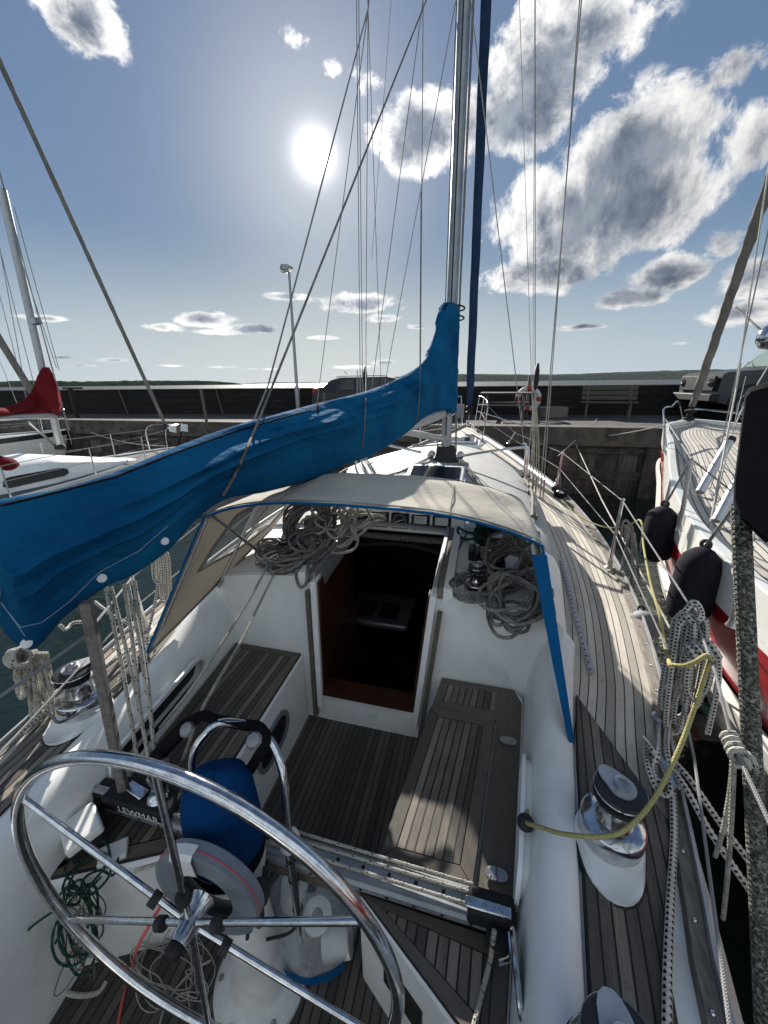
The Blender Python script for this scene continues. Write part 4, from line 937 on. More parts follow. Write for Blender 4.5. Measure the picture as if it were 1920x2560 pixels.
# seam lines, hem stitching and the round fasteners, all sewn on the cloth
def seam(pts,m='blue_trim',r=.004,name='seam',lift=.003,k=10):
    P=[]
    for a,b in zip(pts,pts[1:]):
        for i in range(k):
            q=hit(a[0]+(b[0]-a[0])*i/k,a[1]+(b[1]-a[1])*i/k,cov,lift)
            if q: P.append(q)
    if len(P)>2: MB().tube(P,r,5).build(name,m,cov)
seam([(2,1092),(120,1064),(250,1030),(380,978),(500,934),(600,905),(680,884)],'black_cover',.004)
seam([(2,1303),(45,1355),(90,1345),(150,1300),(215,1236),(300,1190),(370,1130)],'thread',.0012,'stitching',.002)
seam([(2,1300),(60,1382)],'thread',.0012,'stitching',.002)
for (x,y) in ((57,1393),(220,1252),(356,1172)):
    q=hit(x,y-3,cov,.006)
    if q:
        dr=(CAMP-q).normalized(); MB().lathe(q,[(.014,0),(.014,.004),(.011,.006),(.001,.006)],20,dr).build('fastener','white_plastic',cov)
# ties round the cover
def seamband(pts,m,r,name): seam(pts,m,r,name,.006,8)
# ---------------------------------------------------------------- sprayhood
HB_p,HB_s=Vector((-1.06,1.43,.755)),Vector((.985,1.43,.755))
hood=root('sprayhood',(-.04,2.1,1.0),'beige canvas sprayhood with blue edge trim and cloudy side windows over the companionway','sprayhood')
def hoop(t,k):
    """t 0..1 from port base over the top to starboard base; k 0 aft hoop .. 1 front edge"""
    zt0=[1.565,1.60,1.53,1.24][0]
    fb=1.43+k*1.0; ft=1.76+k*.88; hw_b=1.02-.12*k; hw=.80-.05*k-.08*k*k; zc=1.50+.05*math.sin(min(1,k*1.1)*math.pi)-(.0 if k<.75 else (k-.75)*.14)
    zb=.75+.35*k
    return fb,ft,hw_b,hw,zc,zb
HBP,HBS,HTP,HTS=A(330,1405,z=.76),A(1236,1606,z=.76),A(474,1100,z=1.44),A(1168,1166,z=1.44)
def hoop_pts(k,n=41):
    fb,ft,hb,hw,zc,zb=hoop(0,k); P=[]
    sh=lambda b,t,u,e:(b.x*(1-k)+e*(.90)*k)*(1-u)+(t.x*(1-k)+(e*.70+.02)*k)*u
    cx=.015
    for i in range(n):
        t=i/(n-1)
        if t<.25: # port leg
            u=t/.25; P.append((sh(HBP,HTP,u,-1),fb+(ft-fb)*u,zb+(zc-.06-zb)*u))
        elif t>.75:
            u=(1-t)/.25; P.append((sh(HBS,HTS,u,1),fb+(ft-fb)*u,zb+(zc-.06-zb)*u))
        else:
            u=(t-.25)/.5*2-1; l_,r_=sh(HBP,HTP,1,-1),sh(HBS,HTS,1,1); s=(l_+r_)/2+(r_-l_)/2*math.copysign(min(1,abs(u))**.92,u); P.append((s,ft,zc+.03+.03*(1-k)*(1-u*u)-.09*abs(u)**3.2))
    return [Vector(p) for p in P]
def roof():
    ks=fr(0,1,26); rows=[]
    for k in ks:
        P=hoop_pts(k,81); P=P[19:62]; row=[]
        for i,p in enumerate(P):
            w=.010*noise.noise(Vector((p.x*3,p.y*6,1)))+.006*noise.noise(Vector((p.x*9+p.y*7,p.y*4,4)))
            sag=-.018*math.sin(math.pi*min(1,max(0,(k-.02)/.5)))**2 if k<.52 else -.012*math.sin(math.pi*(k-.52)/.48)**2
            row.append(p+Vector((0,0,(w+sag)*(1 if 2<i<len(P)-3 else .3))))
        rows.append(row)
    return MB().sheet(rows,th=.004)
roof().build('roof','beige_canvas',hood,smooth=60)
# blue binding along the aft edge
P=hoop_pts(0,81)
MB().tube([p+Vector((0,-.004,-.004)) for p in P[19:62]],.0065,8).build('edge_trim','blue_trim',hood)
def side(sd):
    """side curtain with a see-through window"""
    def pt(k,u):  # k forward, u up
        Q=hoop_pts(k,81); a=Q[0 if sd<0 else 80]; b=Q[19 if sd<0 else 61]; p=a.lerp(b,u)
        w=.012*noise.noise(Vector((p.y*4,p.z*5,sd*3)))*math.sin(math.pi*u); return p+Vector((w*sd+sd*.03*math.sin(math.pi*u)*math.sin(math.pi*min(1,k*2)),0,0))
    wl=[(.24,.42),(.55,.34),(.86,.30),(.92,.55),(.84,.82),(.50,.86),(.36,.84)]
    n1,n2=40,26
    def inside(k,u):
        c=False;n=len(wl)
        for i in range(n):
            x1,y1=wl[i];x2,y2=wl[(i+1)%n]
            if (y1>u)!=(y2>u) and k<(x2-x1)*(u-y1)/(y2-y1)+x1: c=not c
        return c
    mb,mw=MB(),MB(); V=[pt(i/n1,j/n2) for i in range(n1+1) for j in range(n2+1)]; fa=[];fw=[]
    for i in range(n1):
        for j in range(n2):
            f=(i*(n2+1)+j,i*(n2+1)+j+1,(i+1)*(n2+1)+j+1,(i+1)*(n2+1)+j)
            (fw if inside((i+.5)/n1,(j+.5)/n2) else fa).append(f)
    mb.add(V,fa); c=mb.build('side_curtain','tan_canvas',hood,smooth=60)
    mw.add(V,fw); mw.build('window','clear_window',c,smooth=60)
    lp=[]
    for i in range(len(wl)):
        a,b=wl[i],wl[(i+1)%len(wl)]
        for t in fr(0,1,7)[:-1]: lp.append(pt(a[0]+(b[0]-a[0])*t,a[1]+(b[1]-a[1])*t))
    MB().tube(lp+[lp[0]],.012,6,flat=.5).build('window_binding','tan_canvas',c)
    Q=hoop_pts(0,81); e=Q[:20] if sd<0 else Q[61:]
    if sd>0:
        rows=[]
        for i,p in enumerate(e):
            t=i/(len(e)-1); w=.042*(1-t)**.8+.006
            rows.append([p+Vector((.012,-.006,0)),p+Vector((.0,.0,0))+Vector((-.1*w,-w*.15,0)),p+Vector((-w,-.004,-.004))])
        MB().sheet(rows,th=.004).build('blue_band','blue_trim',c)
    else: MB().tube([p+Vector((0,-.004,0)) for p in e],.007,6).build('edge_trim','blue_trim',c)
side(-1); side(1)
# front panel of the hood down to the cabin top
Pf=hoop_pts(1,81); 
def front():
    rows=[]
    for i in range(0,81,2):
        p=Pf[i]; s=max(CP(2.95)+.13,min(CS(2.95)-.13,p.x)); b=Vector((s,3.2,zcab(s,3.2)+.01)); rows.append([p.lerp(b,t) for t in (0,.3,.7,1)])
    return MB().sheet(rows,th=.003)
front().build('front_panel','front_window',hood,smooth=60)
def seamline(pts,m='tan_canvas',r=.0035): MB().tube([p+Vector((0,0,.004)) for p in pts],r,5).build('seam',m,hood)
for k_ in (.02,.47,.53,.98): seamline([p+Vector((0,0,-.012 if .3<k_<.7 else -.002)) for p in hoop_pts(k_,81)[20:61]])
for i_ in (31,50): seamline([hoop_pts(k/12,81)[i_]+Vector((0,0,-.012*math.sin(math.pi*k/12))) for k in range(13)])
# frame tubes inside
MB().tube([p+Vector((0,.03,-.006)) for p in hoop_pts(0,81)],.010,10).build('frame_tube','steel_dull',hood)
MB().tube([p+Vector((0,0,-.02)) for p in hoop_pts(.5,81)],.011,10).build('frame_tube','steel_dull',hood)
pv=A(566,1197,z=1.09); q0_=hoop_pts(0,81)[21]
MB().tube([q0_+Vector((.0,.02,-.02)),pv],.010,10).build('frame_tube','steel_dull',hood)
m_=q0_.lerp(pv,.62); MB().tube([m_,hoop_pts(.5,81)[24]+Vector((0,0,-.03))],.009,10).build('frame_tube','steel_dull',hood)
MB().tube([hoop_pts(0,81)[59],Vector((.80,2.45,1.12))],.010,10).build('frame_tube','steel_dull',hood)
# dark leather chafe edge at the foot of the curtain
MB().tube([hoop_pts(k/20,81)[0]+Vector((.008,0,.012)) for k in range(21)],.016,6,flat=.4).build('foot_band','tan_canvas',hood)
# ---------------------------------------------------------------- deck gear
hb=MB()
hx,hy=A(932,1030,z=1.25).x,3.55
h0=MB().loft([[(.13+x,3.62+y,zt(3.7)-.02+z) for x,y in ((-.27,-.24),(.27,-.24),(.27,.24),(-.27,.24))] for z in (0,.035)],True,True).build('coachroof_hatch','gelcoat',boat,bevel=.008)
hl_=MB().box((.13,3.52,zt(3.6)+.09),(.52,.44,.025),Matrix.Rotation(R_(16),3,'X')).build('hatch_lid','alu',h0,bevel=.01)
MB().box((.13,3.52,zt(3.6)+.104),(.44,.36,.006),Matrix.Rotation(R_(16),3,'X')).build('pane','deck_glass',hl_)
MB().box((.13,3.33,zt(3.6)+.02),(.42,.02,.05)).build('fly_screen','mahogany',h0)
fz=zt(6.0)
h1=MB().loft([[(.2+x*k,6.05+y*k,fz-.02+z) for x,y in ((-.30,-.30),(.30,-.30),(.30,.30),(-.30,.30))] for k,z in ((1,0),(.96,.05))],True,True).build('foredeck_hatch','white_plastic',boat,bevel=.012)
MB().box((.2,6.05,fz+.05),(.48,.48,.035)).build('hatch_lid','alu',h1,bevel=.015); MB().box((.2,6.05,fz+.07),(.40,.40,.006)).build('pane','deck_glass',h1)
MB().lathe((.2,6.9,zt(6.9)),[(.10,-.02),(.11,.04),(.09,.08),(.05,.10),(.001,.105)],24).build('vent','white_plastic',boat)
for x in (-.62,.92): MB().box((x,4.5,zcab(x,4.5)+.003),(.22,.32,.01),Matrix.Rotation(R_(8 if x>0 else -5),3,'Z')).build('deck_prism','deck_glass',boat)
# bent mast pulpits with wooden rails
for sd,c in ((1,(.98,4.35)),(-1,(-.85,4.35))):
    x,y=c; z=zcab(x-.0*sd,y)-.03
    gb=MB().tube([(x,y-.12,z),(x,y-.11,z+.33),(x-sd*.04,y-.10,z+.38)],.012,10,smooth=5).build('mast_pulpit','steel',boat)
    MB().tube([(x,y+.12,z),(x,y+.11,z+.33),(x-sd*.04,y+.10,z+.38)],.012,10,smooth=5).build('leg','steel',gb)
    MB().tube([(x-sd*.02,y-.10,z+.37),(x-sd*.25,y-.05,z+.33),(x-sd*.72,y+.05,z+.22)],.014,10,smooth=5).build('rail','steel',gb)
# teak handrails on the coachroof
for sd,x0_,x1_ in ((1,.93,.98),(-1,-.92,-.92)):
    hr=MB().tube([(x0_,3.05,zcab(x0_,3.05)+.05),(x1_,3.6,zcab(x1_,3.6)+.055),(x1_-.03*sd,4.05,zcab(x1_-.03*sd,4.05)+.055)],.015,8,smooth=6).build('handrail','weathered_wood',boat)
    for f in (3.1,3.4,3.7,4.0): 
        MB().box((x1_-.02*sd,f,zcab(x1_,f)+.02),(.025,.07,.07)).build('foot','weathered_wood',hr,bevel=.006)
# ---- stanchions and guard wires
def stanchion(base,top,lean=True):
    st=MB().tube([base,top],.0125,10).build('stanchion','steel',boat); MB().lathe(base,[(.032,0),(.032,.006),(.02,.015),(.017,.06)],16).build('base','steel_dull',st)
    MB().lathe(top,[(.0125,0),(.015,.008),(.012,.018),(.001,.02)],12).build('cap','steel',st); return st
SS=[]
for bx,by,tx,ty in ((1425,1552,1496,1318),(1316,1226,1345,1082),(1202,1045,1216,979),(1098,958,1112,935)):
    b=AD(bx,by,.02); 
    t=A(tx,ty,f=b.y); SS.append((b,t)); stanchion(b,t)
bs3=AD(1098,958,.02)
SP_=[]
for bx,by,tx,ty in ((316,1358,284,1249),):
    b=AD(bx,by,.02); t=A(tx,ty,f=b.y); t=Vector((t.x,t.y,t.z)); SP_.append((b,t)); stanchion(b,t)
for f in (3.9,5.7,7.4):
    b=Vector((PO(f)+.05,f,zd(f))); t=b+Vector((-.03,0,.6)); SP_.append((b,t)); stanchion(b,t)
# pulpit at the bow
bz=zd(9.6); tp=[]
pl=[(ST(8.5)-.03,8.5,zd(8.5)),(ST(8.5)+.02,8.52,zd(8.5)+.60),(.48,9.3,bz+.64),(.37,9.68,bz+.66)]
pul=MB().tube(pl,.0125,10,smooth=6).build('pulpit','steel',boat)
MB().tube([(PO(8.5)+.03,8.5,zd(8.5)),(PO(8.5)-.02,8.52,zd(8.5)+.60),(-.14,9.3,bz+.64),(-.04,9.68,bz+.66)],.0125,10,smooth=6).build('rail','steel',pul)
for p,q in (((.40,9.3,bz),(.48,9.3,bz+.64)),((-.07,9.3,bz),(-.14,9.3,bz+.64)),((.30,9.6,bz),(.37,9.68,bz+.66)),((.02,9.6,bz),(-.04,9.68,bz+.66)),((.33,9.63,bz+.33),(.44,9.3,bz+.32)),((.44,9.3,bz+.32),(ST(8.5),8.52,zd(8.5)+.3)),((-.1,9.3,bz+.32),(PO(8.5),8.52,zd(8.5)+.3))):
    MB().tube([p,q],.011,8).build('tube','steel',pul)
def wire(pts,r=.0042,m='wire',name='guard_wire',par=boat,k=6): return MB().tube(pts,r,6,smooth=k).build(name,m,par)
up=[Vector((ST(8.5)+.02,8.52,zd(8.5)+.60)),SS[3][1],SS[2][1],SS[1][1],SS[0][1]]
g0=A(1585,1612,z=1.36); g1=A(1659,1770,z=1.34); g2=A(1720,1900,z=1.33)
wire(up[:],k=1); wire([SS[0][1],A(1545,1452,z=1.37),g0,g1,g2],k=1)
mid=[b.lerp(t,.5) for b,t in SS]
wire([Vector((ST(8.5),8.52,zd(8.5)+.3))]+mid[::-1],k=1); wire([mid[0],A(1500,1640,z=1.03),A(1575,2212,z=1.0),A(1590,2300,z=1.0)],k=1)
pw=[A(-60,1545,z=1.36),A(60,1464,z=1.36),A(180,1378,z=1.36),SP_[0][1],SP_[1][1],SP_[2][1],SP_[3][1],Vector((PO(8.5)-.02,8.52,zd(8.5)+.6))]
wire(pw[:4],.005,k=1); wire(pw[3:],k=1)
pm=[b.lerp(t,.5) for b,t in SP_]; wire([A(-60,1690,z=1.03)]+pm+[Vector((PO(8.5),8.52,zd(8.5)+.3))],k=1)
# ---- standing rigging: positions on the mast plane
def rig(base,px,py,f,r=.0048,ext=1.6,name='shroud',m='wire',par=boat):
    t=A(px,py,f=f); d=t-base; return MB().tube([base,base+d*ext],r,6).build(name,m,par)
cpl=AD(1163,1076)
chs=[AD(1140,1062),AD(1150,1068),AD(1166,1076),AD(1172,1080),AD(1156,1072)]
rig(chs[0]+Vector((0,0,.1)),1035,155,MY,name='lower_shroud')
rig(chs[1],1155,30,chs[1].y+.05,.003,1.4,'flag_halyard','rope_white')
rig(chs[2],1256,0,4.75,.0055,1.5,'cap_shroud'); rig(chs[3],1249,40,4.7,.005,1.5,'intermediate_shroud')
rig(chs[4],1122,0,4.7,.003,1.4,'flag_halyard','rope_white')
for c in chs:
    MB().tube([c,c+Vector((0,0,.10)),c+Vector((-.004,0,.24))],.009,8).build('turnbuckle','steel_dull',boat); MB().box(c,(.05,.06,.012)).build('chainplate','steel_dull',boat)
# halyard tackle with a long black block hanging at the starboard shrouds
ht=A(1156,790,f=4.75); hb2=A(1156,845,f=4.75)
tk=MB().lathe(hb2,[(.001,0),(.018,.03),(.026,.10),(.024,.20),(.012,.27),(.001,.29)],12,(0,0,1)).build('tackle_block','black_plastic',boat)
rig(ht,1156,30,4.75,.004,1.4,'halyard','rope_grey')
for dx in (-12,-6,-1,4,8): MB().tube([hb2,A(1156+dx,960,f=4.74),AD(1150+dx*1.5,1060)],.0055,6,smooth=3).build('tackle_fall','rope_fleck',tk)
# port rigging
def prig(x0,y0,x1,y1,fb,ft,r,name='shroud',m='wire',ext=1.3):
    a=A(x0,y0,f=fb); b=A(x1,y1,f=ft); MB().tube([a,a+(b-a)*ext],r,6).build(name,m,boat)
pch=Vector((PO(4.7)+.10,4.75,zd(4.7)))
prig(778,830,770,0,4.72,4.6,.0045,'cap_shroud'); prig(783,830,775,0,4.74,4.62,.0045,'intermediate_shroud')
prig(790,820,795,20,4.8,4.7,.004,'running_line','rope_grey')
prig(824,850,795,20,4.9,4.75,.0035,'halyard','rope_grey')
prig(802,850,915,-10,4.6,4.6,.0045,'lower_shroud'); prig(831,830,985,0,4.9,4.7,.0045,'lower_shroud')
prig(685,870,795,20,4.85,4.6,.0045,'aft_shroud'); prig(803,560,845,0,4.9,4.75,.003,'flag_halyard','rope_white')
prig(908,860,914,0,4.3,4.4,.004,'lazy_jack','rope_grey')
tb=A(790,800,f=4.75); MB().lathe(A(790,845,f=4.75),[(.001,0),(.016,.03),(.024,.10),(.022,.2),(.012,.26),(.001,.28)],12).build('tackle_block','black_plastic',boat)
for dx in (-3,0,3,6): MB().tube([A(790,840,f=4.75),A(788+dx,1010,f=4.74)],.005,6).build('tackle_fall','rope_fleck',boat)
for dx in (-4,2,8,13): MB().tube([A(776+dx,800,f=4.75),A(776+dx*1.2,1020,f=4.76)],.006,6).build('turnbuckle','steel_dull',boat)
# topping lift and lazy lines crossing in front of the cover
def bline(pix,l,off=-.22):
    return None
a=A(555,900,f=BP(2.6,1.9).y); t=A(915,0,f=4.5)
def cover_line(pts_low,x_top,y_top,f_top,r,name,m='rope_grey'):
    P=[]
    pl2=[]
    for a,b in zip(pts_low,pts_low[1:]):
        for i in range(10): pl2.append((a[0]+(b[0]-a[0])*i/10,a[1]+(b[1]-a[1])*i/10))
    for (x,y) in pl2+[pts_low[-1]]:
        q=hit(x,y,cov,.014)
        if q: P.append(q)
    P=P+[A(x_top,y_top,f=f_top)]
    d=P[-1]-P[-2]; P.append(P[-2]+d*1.3); MB().tube(P,r,6).build(name,m,boat)
cover_line([(482,1070),(497,1045),(520,1000),(543,945),(556,915)],905,40,4.3,.006,'lazy_jack')
MB().tube([A(545,915,f=2.3),A(580,830,f=2.45),A(795,20,f=4.3)],.006,6).build('topping_lift','wire',boat)
cover_line([(782,970),(786,930),(789,890),(790,862)],791,760,4.2,.0045,'lazy_jack')
cover_line([(893,930),(903,890),(906,850),(907,810)],909,500,4.3,.0045,'lazy_jack')
seam([(686,872),(687,892)],'black_cover',.007,'tie')
# black tie at the mast
for z_,k in ((ztop-.03,1.02),(ztop-.12,1.0)): MB().torus((MX,MY-.0,z_),.125*k,.008,(0,.1,1),36,6).build('tie','black_cover',cov)
MB().tube([A(967,655,f=4.35),A(961,664,f=4.3),A(957,680,f=4.3),A(961,690,f=4.3)],.006,6,smooth=4).build('tie_end','black_cover',cov)
# forestay with the furled genoa
fb=Vector((.165,9.55,bz+.38)); ft=Vector((MX,MY+.12,14.3)); d=ft-fb
fs=root('furled_genoa',tuple(fb),'headsail rolled up on the forestay with a blue sun strip','furled sail')
rings=[]
P0=fb+d*.03
for i in range(70):
    t=.006+.95*i/69; c=fb+d*t; r=(.055+.032*min(1,i/3))*(1-.40*t)
    rings.append([c+Vector((r*(1+.06*math.sin(5*a+i*.9))*math.cos(a),r*(1+.06*math.sin(4*a+i*.7))*math.sin(a),0)) for a in [2*math.pi*k/14 for k in range(14)]])
MB().loft(rings,True,True).build('sail','sail_blue',fs,smooth=70)
MB().lathe(fb,[(.03,-.12),(.075,-.10),(.08,-.06),(.06,-.05),(.06,.01),(.08,.02),(.078,.06),(.03,.09),(.025,.2)],20).build('furling_drum','black_plastic',fs)
MB().tube([Vector((.165,9.58,bz)),fb],.012,8).build('stay','steel_dull',fs)
MB().box((.165,9.66,bz+.02),(.09,.42,.05)).build('bow_roller','steel',boat,bevel=.01)
MB().box((-.03,9.2,bz+.36),(.20,.02,.30),Matrix.Rotation(R_(8),3,'X')).build('pulpit_board','grey_plastic',boat)
# spinnaker pole lying along the starboard deck
s0=AD(1200,1055,.12); s1=AD(1047,947,.18)
sp0=MB().tube([s0,s0.lerp(s1,.5)+Vector((.0,0,.02)),s1],.042,18).build('spinnaker_pole','alu',None); tag(sp0,'long silver spinnaker pole lashed along the starboard guard rail','pole')
for e,dr in ((s0,(s0-s1).normalized()),(s1,(s1-s0).normalized())):
    MB().lathe(e,[(.044,-.01),(.046,.02),(.03,.05),(.022,.09),(.001,.1)],14,dr).build('pole_end','black_plastic',sp0)
    MB().torus(e+dr*.12,.03,.009,(.3,0,1),18,6).build('jaw','steel_dull',sp0)
# ---------------------------------------------------------------- ropes, coils and loose gear
def PTS(pts): return [p if isinstance(p,Vector) else A(p[0],p[1],**{p[2]:p[3]}) for p in pts]
def line(pts,r,m,k=6,name='rope',label=None,cat='rope',group=None,par=None,seg=8):
    o=MB().tube(PTS(pts),r,seg,smooth=k).build(name,m,par,smooth=70)
    if par is None: tag(o,label,cat,group)
    elif label: o['label']=label
    return o
def coil_path(c,ax,rx,ry,turns,seed,jit=.18,thick=.03,rot=0.,sag=0.,per=14):
    rnd=random.Random(seed); c=Vector(c); q=Vector((0,0,1)).rotation_difference(Vector(ax).normalized()); P=[]; ox=oy=0; kx=ky=1; th=rot
    for t in range(turns):
        kx2=1+rnd.uniform(-jit,jit); ky2=1+rnd.uniform(-jit,jit); ox2,oy2=rnd.uniform(-jit,jit)*rx*.5,rnd.uniform(-jit,jit)*ry*.5; h0=thick*(t/max(1,turns-1)); th2=rot+rnd.uniform(-jit,jit)*.9; dh=rnd.uniform(-.3,.5)*thick*.4
        tx,ty=rnd.uniform(-1,1)*jit*1.1,rnd.uniform(-1,1)*jit*1.1; wob=rnd.uniform(0,6.28)
        for k in range(per):
            u=k/per; s_=u*u*(3-2*u); a=2*math.pi*u
            e_=1+jit*.55*math.sin(2*a+wob)+jit*.35*math.sin(3*a+wob*2); X=(kx+(kx2-kx)*s_)*e_*rx*math.cos(a)+ox+(ox2-ox)*s_; Y=(ky+(ky2-ky)*s_)*e_*ry*math.sin(a)+oy+(oy2-oy)*s_; T=th+(th2-th)*s_
            P.append(c+q@Vector((X*math.cos(T)-Y*math.sin(T),X*math.sin(T)+Y*math.cos(T),max(-.004,h0+dh*math.sin(a*1.0)+(X*tx+Y*ty)*math.sin(math.pi*u))+rnd.uniform(-.15,.15)*thick*.5)))
        kx,ky,ox,oy,th=kx2,ky2,ox2,oy2,th2
    return P
def wraps(c,ax,R,n,r,elong=1.):
    """the turns that bind a coil"""
    c=Vector(c); a=Vector(ax).normalized(); q=Vector((0,0,1)).rotation_difference(a); P=[]
    for i in range(n*12+1):
        t=2*math.pi*i/12; P.append(c+q@Vector((R*math.cos(t),R*elong*math.sin(t),(i/12-n/2)*r*2.05)))
    return P
def coil(label,c,ax,rx,ry,turns,r,m,seed,jit=.18,thick=.04,rot=0.,extra=(),group=None,name='rope_coil',k=3):
    mb=MB(); mb.tube(coil_path(c,ax,rx,ry,turns,seed,jit,thick,rot),r,7,smooth=k)
    for e in extra: mb.tube(e[0],e[1] if len(e)>1 else r,7,smooth=3)
    return tag(mb.build(name,m,None,smooth=70),label,'rope coil',group)
# --- port side of the cabin top
def ct(x,y,lift=.02):
    z=1.08
    for _ in range(8): p=A(x,y,z=z); z=zcab(max(CP(p.y)+.13,min(CS(p.y)-.13,p.x)),p.y)+lift
    return A(x,y,z=z)
c=ct(668,1150,.10); q=c+Vector((.06,-.10,.0))
coil('grey braided rope coil leaning against the port side of the sprayhood, bound round its middle',c+Vector((-.03,.08,.03)),(.25,-.75,.6),.15,.10,20,.009,'rope_grey',3,.33,.12,1.1,[(wraps(c+Vector((.0,.05,.05)),(.1,.5,.8),.045,4,.0085),)])
c=ct(720,1150,.08)
coil('untidy heap of pale rope loops beside the port hatch rail',c+Vector((-.02,.05,.0)),(.1,-.5,.9),.15,.12,15,.009,'rope_white',8,.62,.12,.3)
coil('small grey coil lying in front of the pale heap beside the port hatch rail',c+Vector((-.07,-.16,-.05)),(.1,-.35,.9),.11,.09,13,.009,'rope_grey',21,.35,.08,.9)
c=ct(652,1205,.03)
coil('grey rope coil between the port cabin-top winch and the hatch rail',c+Vector((0,0,.0)),(-.1,-.3,.95),.14,.085,15,.009,'rope_grey',14,.35,.07,.9,[(wraps(c+Vector((.02,.09,.06)),(.6,.4,.3),.04,4,.0085),)])
c=cpw+Vector((0,-.0,.02))
coil('grey rope coil lying round the foot of the port cabin-top winch',c+Vector((-.01,-.05,.0)),(0,-.2,1),.115,.09,15,.009,'rope_grey',31,.30,.07,.2)
coil('faded red and white rope coil behind the port cabin-top winch',ct(578,1195,.03)+Vector((0,.03,.0)),(0,-.1,1),.07,.05,5,.007,'rope_red',33,.2,.04)
coil('thin blue and white line coil at the port end of the instrument panel',ct(752,1118,.06),(0,-.5,.8),.055,.04,6,.005,'rope_blue',35,.25,.04)
line([ct(640,1190,.05),ct(645,1215,.04),(640,1245,'f',1.93),(648,1268,'f',1.925),(660,1262,'f',1.925),(664,1240,'f',1.93),(668,1205,'f',2.05)],.0085,'rope_grey',6,'rope_loop','single loop of grey rope hanging over the bulkhead edge to port of the companionway','rope')
# sheets from the port cabin-top winch back to the traveller
line([cpw+Vector((-.04,-.06,.08)),(545,1283,'f',1.75),(431,1463,'f',1.2),(345,1572,'z',.62)],.0065,'rope_fleck',3,'traveller_line','thin flecked line running aft from the port cabin-top winch, the outboard one of two')
line([cpw+Vector((.02,-.06,.07)),(560,1305,'f',1.75),(518,1390,'f',1.40),(440,1525,'f',1.06),(395,1640,'z',.62)],.0065,'rope_fleck',3,'traveller_line','thin flecked line running aft from the port cabin-top winch, the inboard one of two')
# --- starboard side of the cabin top
c=ct(1045,1160,.05)
g=coil_path(c+Vector((.06,.0,-.01)),(.05,-.35,.9),.11,.07,8,41,.16,.06,.2)
tail=[c+Vector((-.02,-.02,.03)),A(1010,1150,f=c.y),A(990,1140,f=c.y+.05),A(992,1155,f=c.y),A(1005,1165,f=c.y-.02),c+Vector((0,-.03,.0)),A(1035,1195,f=c.y-.08),A(1040,1225,f=c.y-.25),A(1050,1240,f=c.y-.3)]
mb=MB(); mb.tube(g,.0085,7,smooth=3); mb.tube(tail,.0085,7,smooth=6)
for k in range(5): mb.tube([c+Vector((-.01+.012*k,0,.0)),c+Vector((-.05+.012*k,.06,.06+.01*k)),c+Vector((-.02+.02*k,.10,.02)),c+Vector((.0+.012*k,.02,.01))],.0085,7,smooth=5)
tag(mb.build('rope_coil','rope_green',None,smooth=70),'dark green rope coil behind the rope clutches on the starboard cabin top','rope coil')
c=cs+Vector((.0,-.02,-.005))
coil('grey rope coil laid round the foot of the small starboard halyard winch',c,(0,0,1),.12,.085,10,.009,'rope_grey',51,.16,.045,.1,[([c+Vector((.1,.02,.03)),ct(1075,1300,.02),ct(1110,1300,.02),ct(1135,1310,.03)],)])
line([ct(1010,1150,.02),ct(990,1185,.02),ct(975,1215,.02),ct(985,1240,.02),ct(1005,1240,.03)],.0085,'rope_grey',6,'rope','grey rope tail winding from the clutches round to the starboard halyard winch')
c=ct(1102,1230,.08)
coil('large dark grey rope coil against the starboard side of the sprayhood',c,(-.2,-.55,.8),.13,.105,18,.009,'rope_grey',61,.36,.14,.9,[(wraps(c+Vector((.02,-.09,-.02)),(.2,-.5,.5),.045,4,.009),)])
c=ct(1104,1300,.06)
coil('loose grey flecked coil slumped toward the bulkhead edge below the large starboard coil',c+Vector((.02,.0,.0)),(-.1,-.5,.85),.10,.15,11,.009,'rope_grey',63,.42,.10,-.5)
# --- starboard guard rail: black and white dock line
gt=A(1500,1315,f=SS[0][0].y); grp=None
mb=MB(); rr=.0105
def hang(x0,y0,x1,y1,f0,w,drop=0):
    a=A(x0,y0,f=f0); b=A(x1,y1,f=f0-.02); 
    return [a+Vector((-w,0,-.03)),a+Vector((0,0,.02)),a+Vector((w,0,-.03)),a.lerp(b,.5)+Vector((w*1.3,0,0)),b+Vector((w,0,.02)),b+Vector((0,0,-.02)),b+Vector((-w,0,.02)),a.lerp(b,.5)+Vector((-w*1.2,0,0)),a+Vector((-w,0,-.03))]
fS=SS[0][0].y
for k,(x0,y0,x1,y1,w) in enumerate(((1478,1330,1460,1540,.030),(1492,1325,1478,1500,.034),(1503,1335,1490,1520,.030),(1512,1345,1470,1560,.028),(1486,1340,1452,1575,.026),(1520,1400,1500,1500,.03))):
    mb.tube(hang(x0,y0,x1,y1,fS-.02*k+.03,w),rr,8,smooth=6)
mb.tube(PTS([(1480,1320,'f',fS-.05),(1500,1300,'f',fS-.06),(1515,1325,'f',fS-.06),(1500,1345,'f',fS-.08),(1482,1330,'f',fS-.06)]),rr,8,smooth=6)
mb.tube(PTS([(1508,1420,'f',fS-.12),(1525,1400,'f',fS-.13),(1548,1415,'f',fS-.14),(1552,1460,'f',fS-.14),(1545,1510,'f',fS-.15),(1528,1585,'f',fS-.16)]),rr,8,smooth=6)
mb.tube(wraps(A(1515,1408,f=fS-.12),(1,0,.5),.028,4,rr),rr,8,smooth=2)
mb.tube(PTS([(1440,1420,'f',fS),(1428,1500,'f',fS),(1425,1560,'f',fS-.02),(1420,1620,'z',.80),(1412,1660,'z',.76),(1425,1690,'z',.76),(1450,1670,'z',.78),(1440,1620,'z',.80),(1445,1560,'f',fS-.05),(1470,1480,'f',fS-.06)]),rr,8,smooth=6)
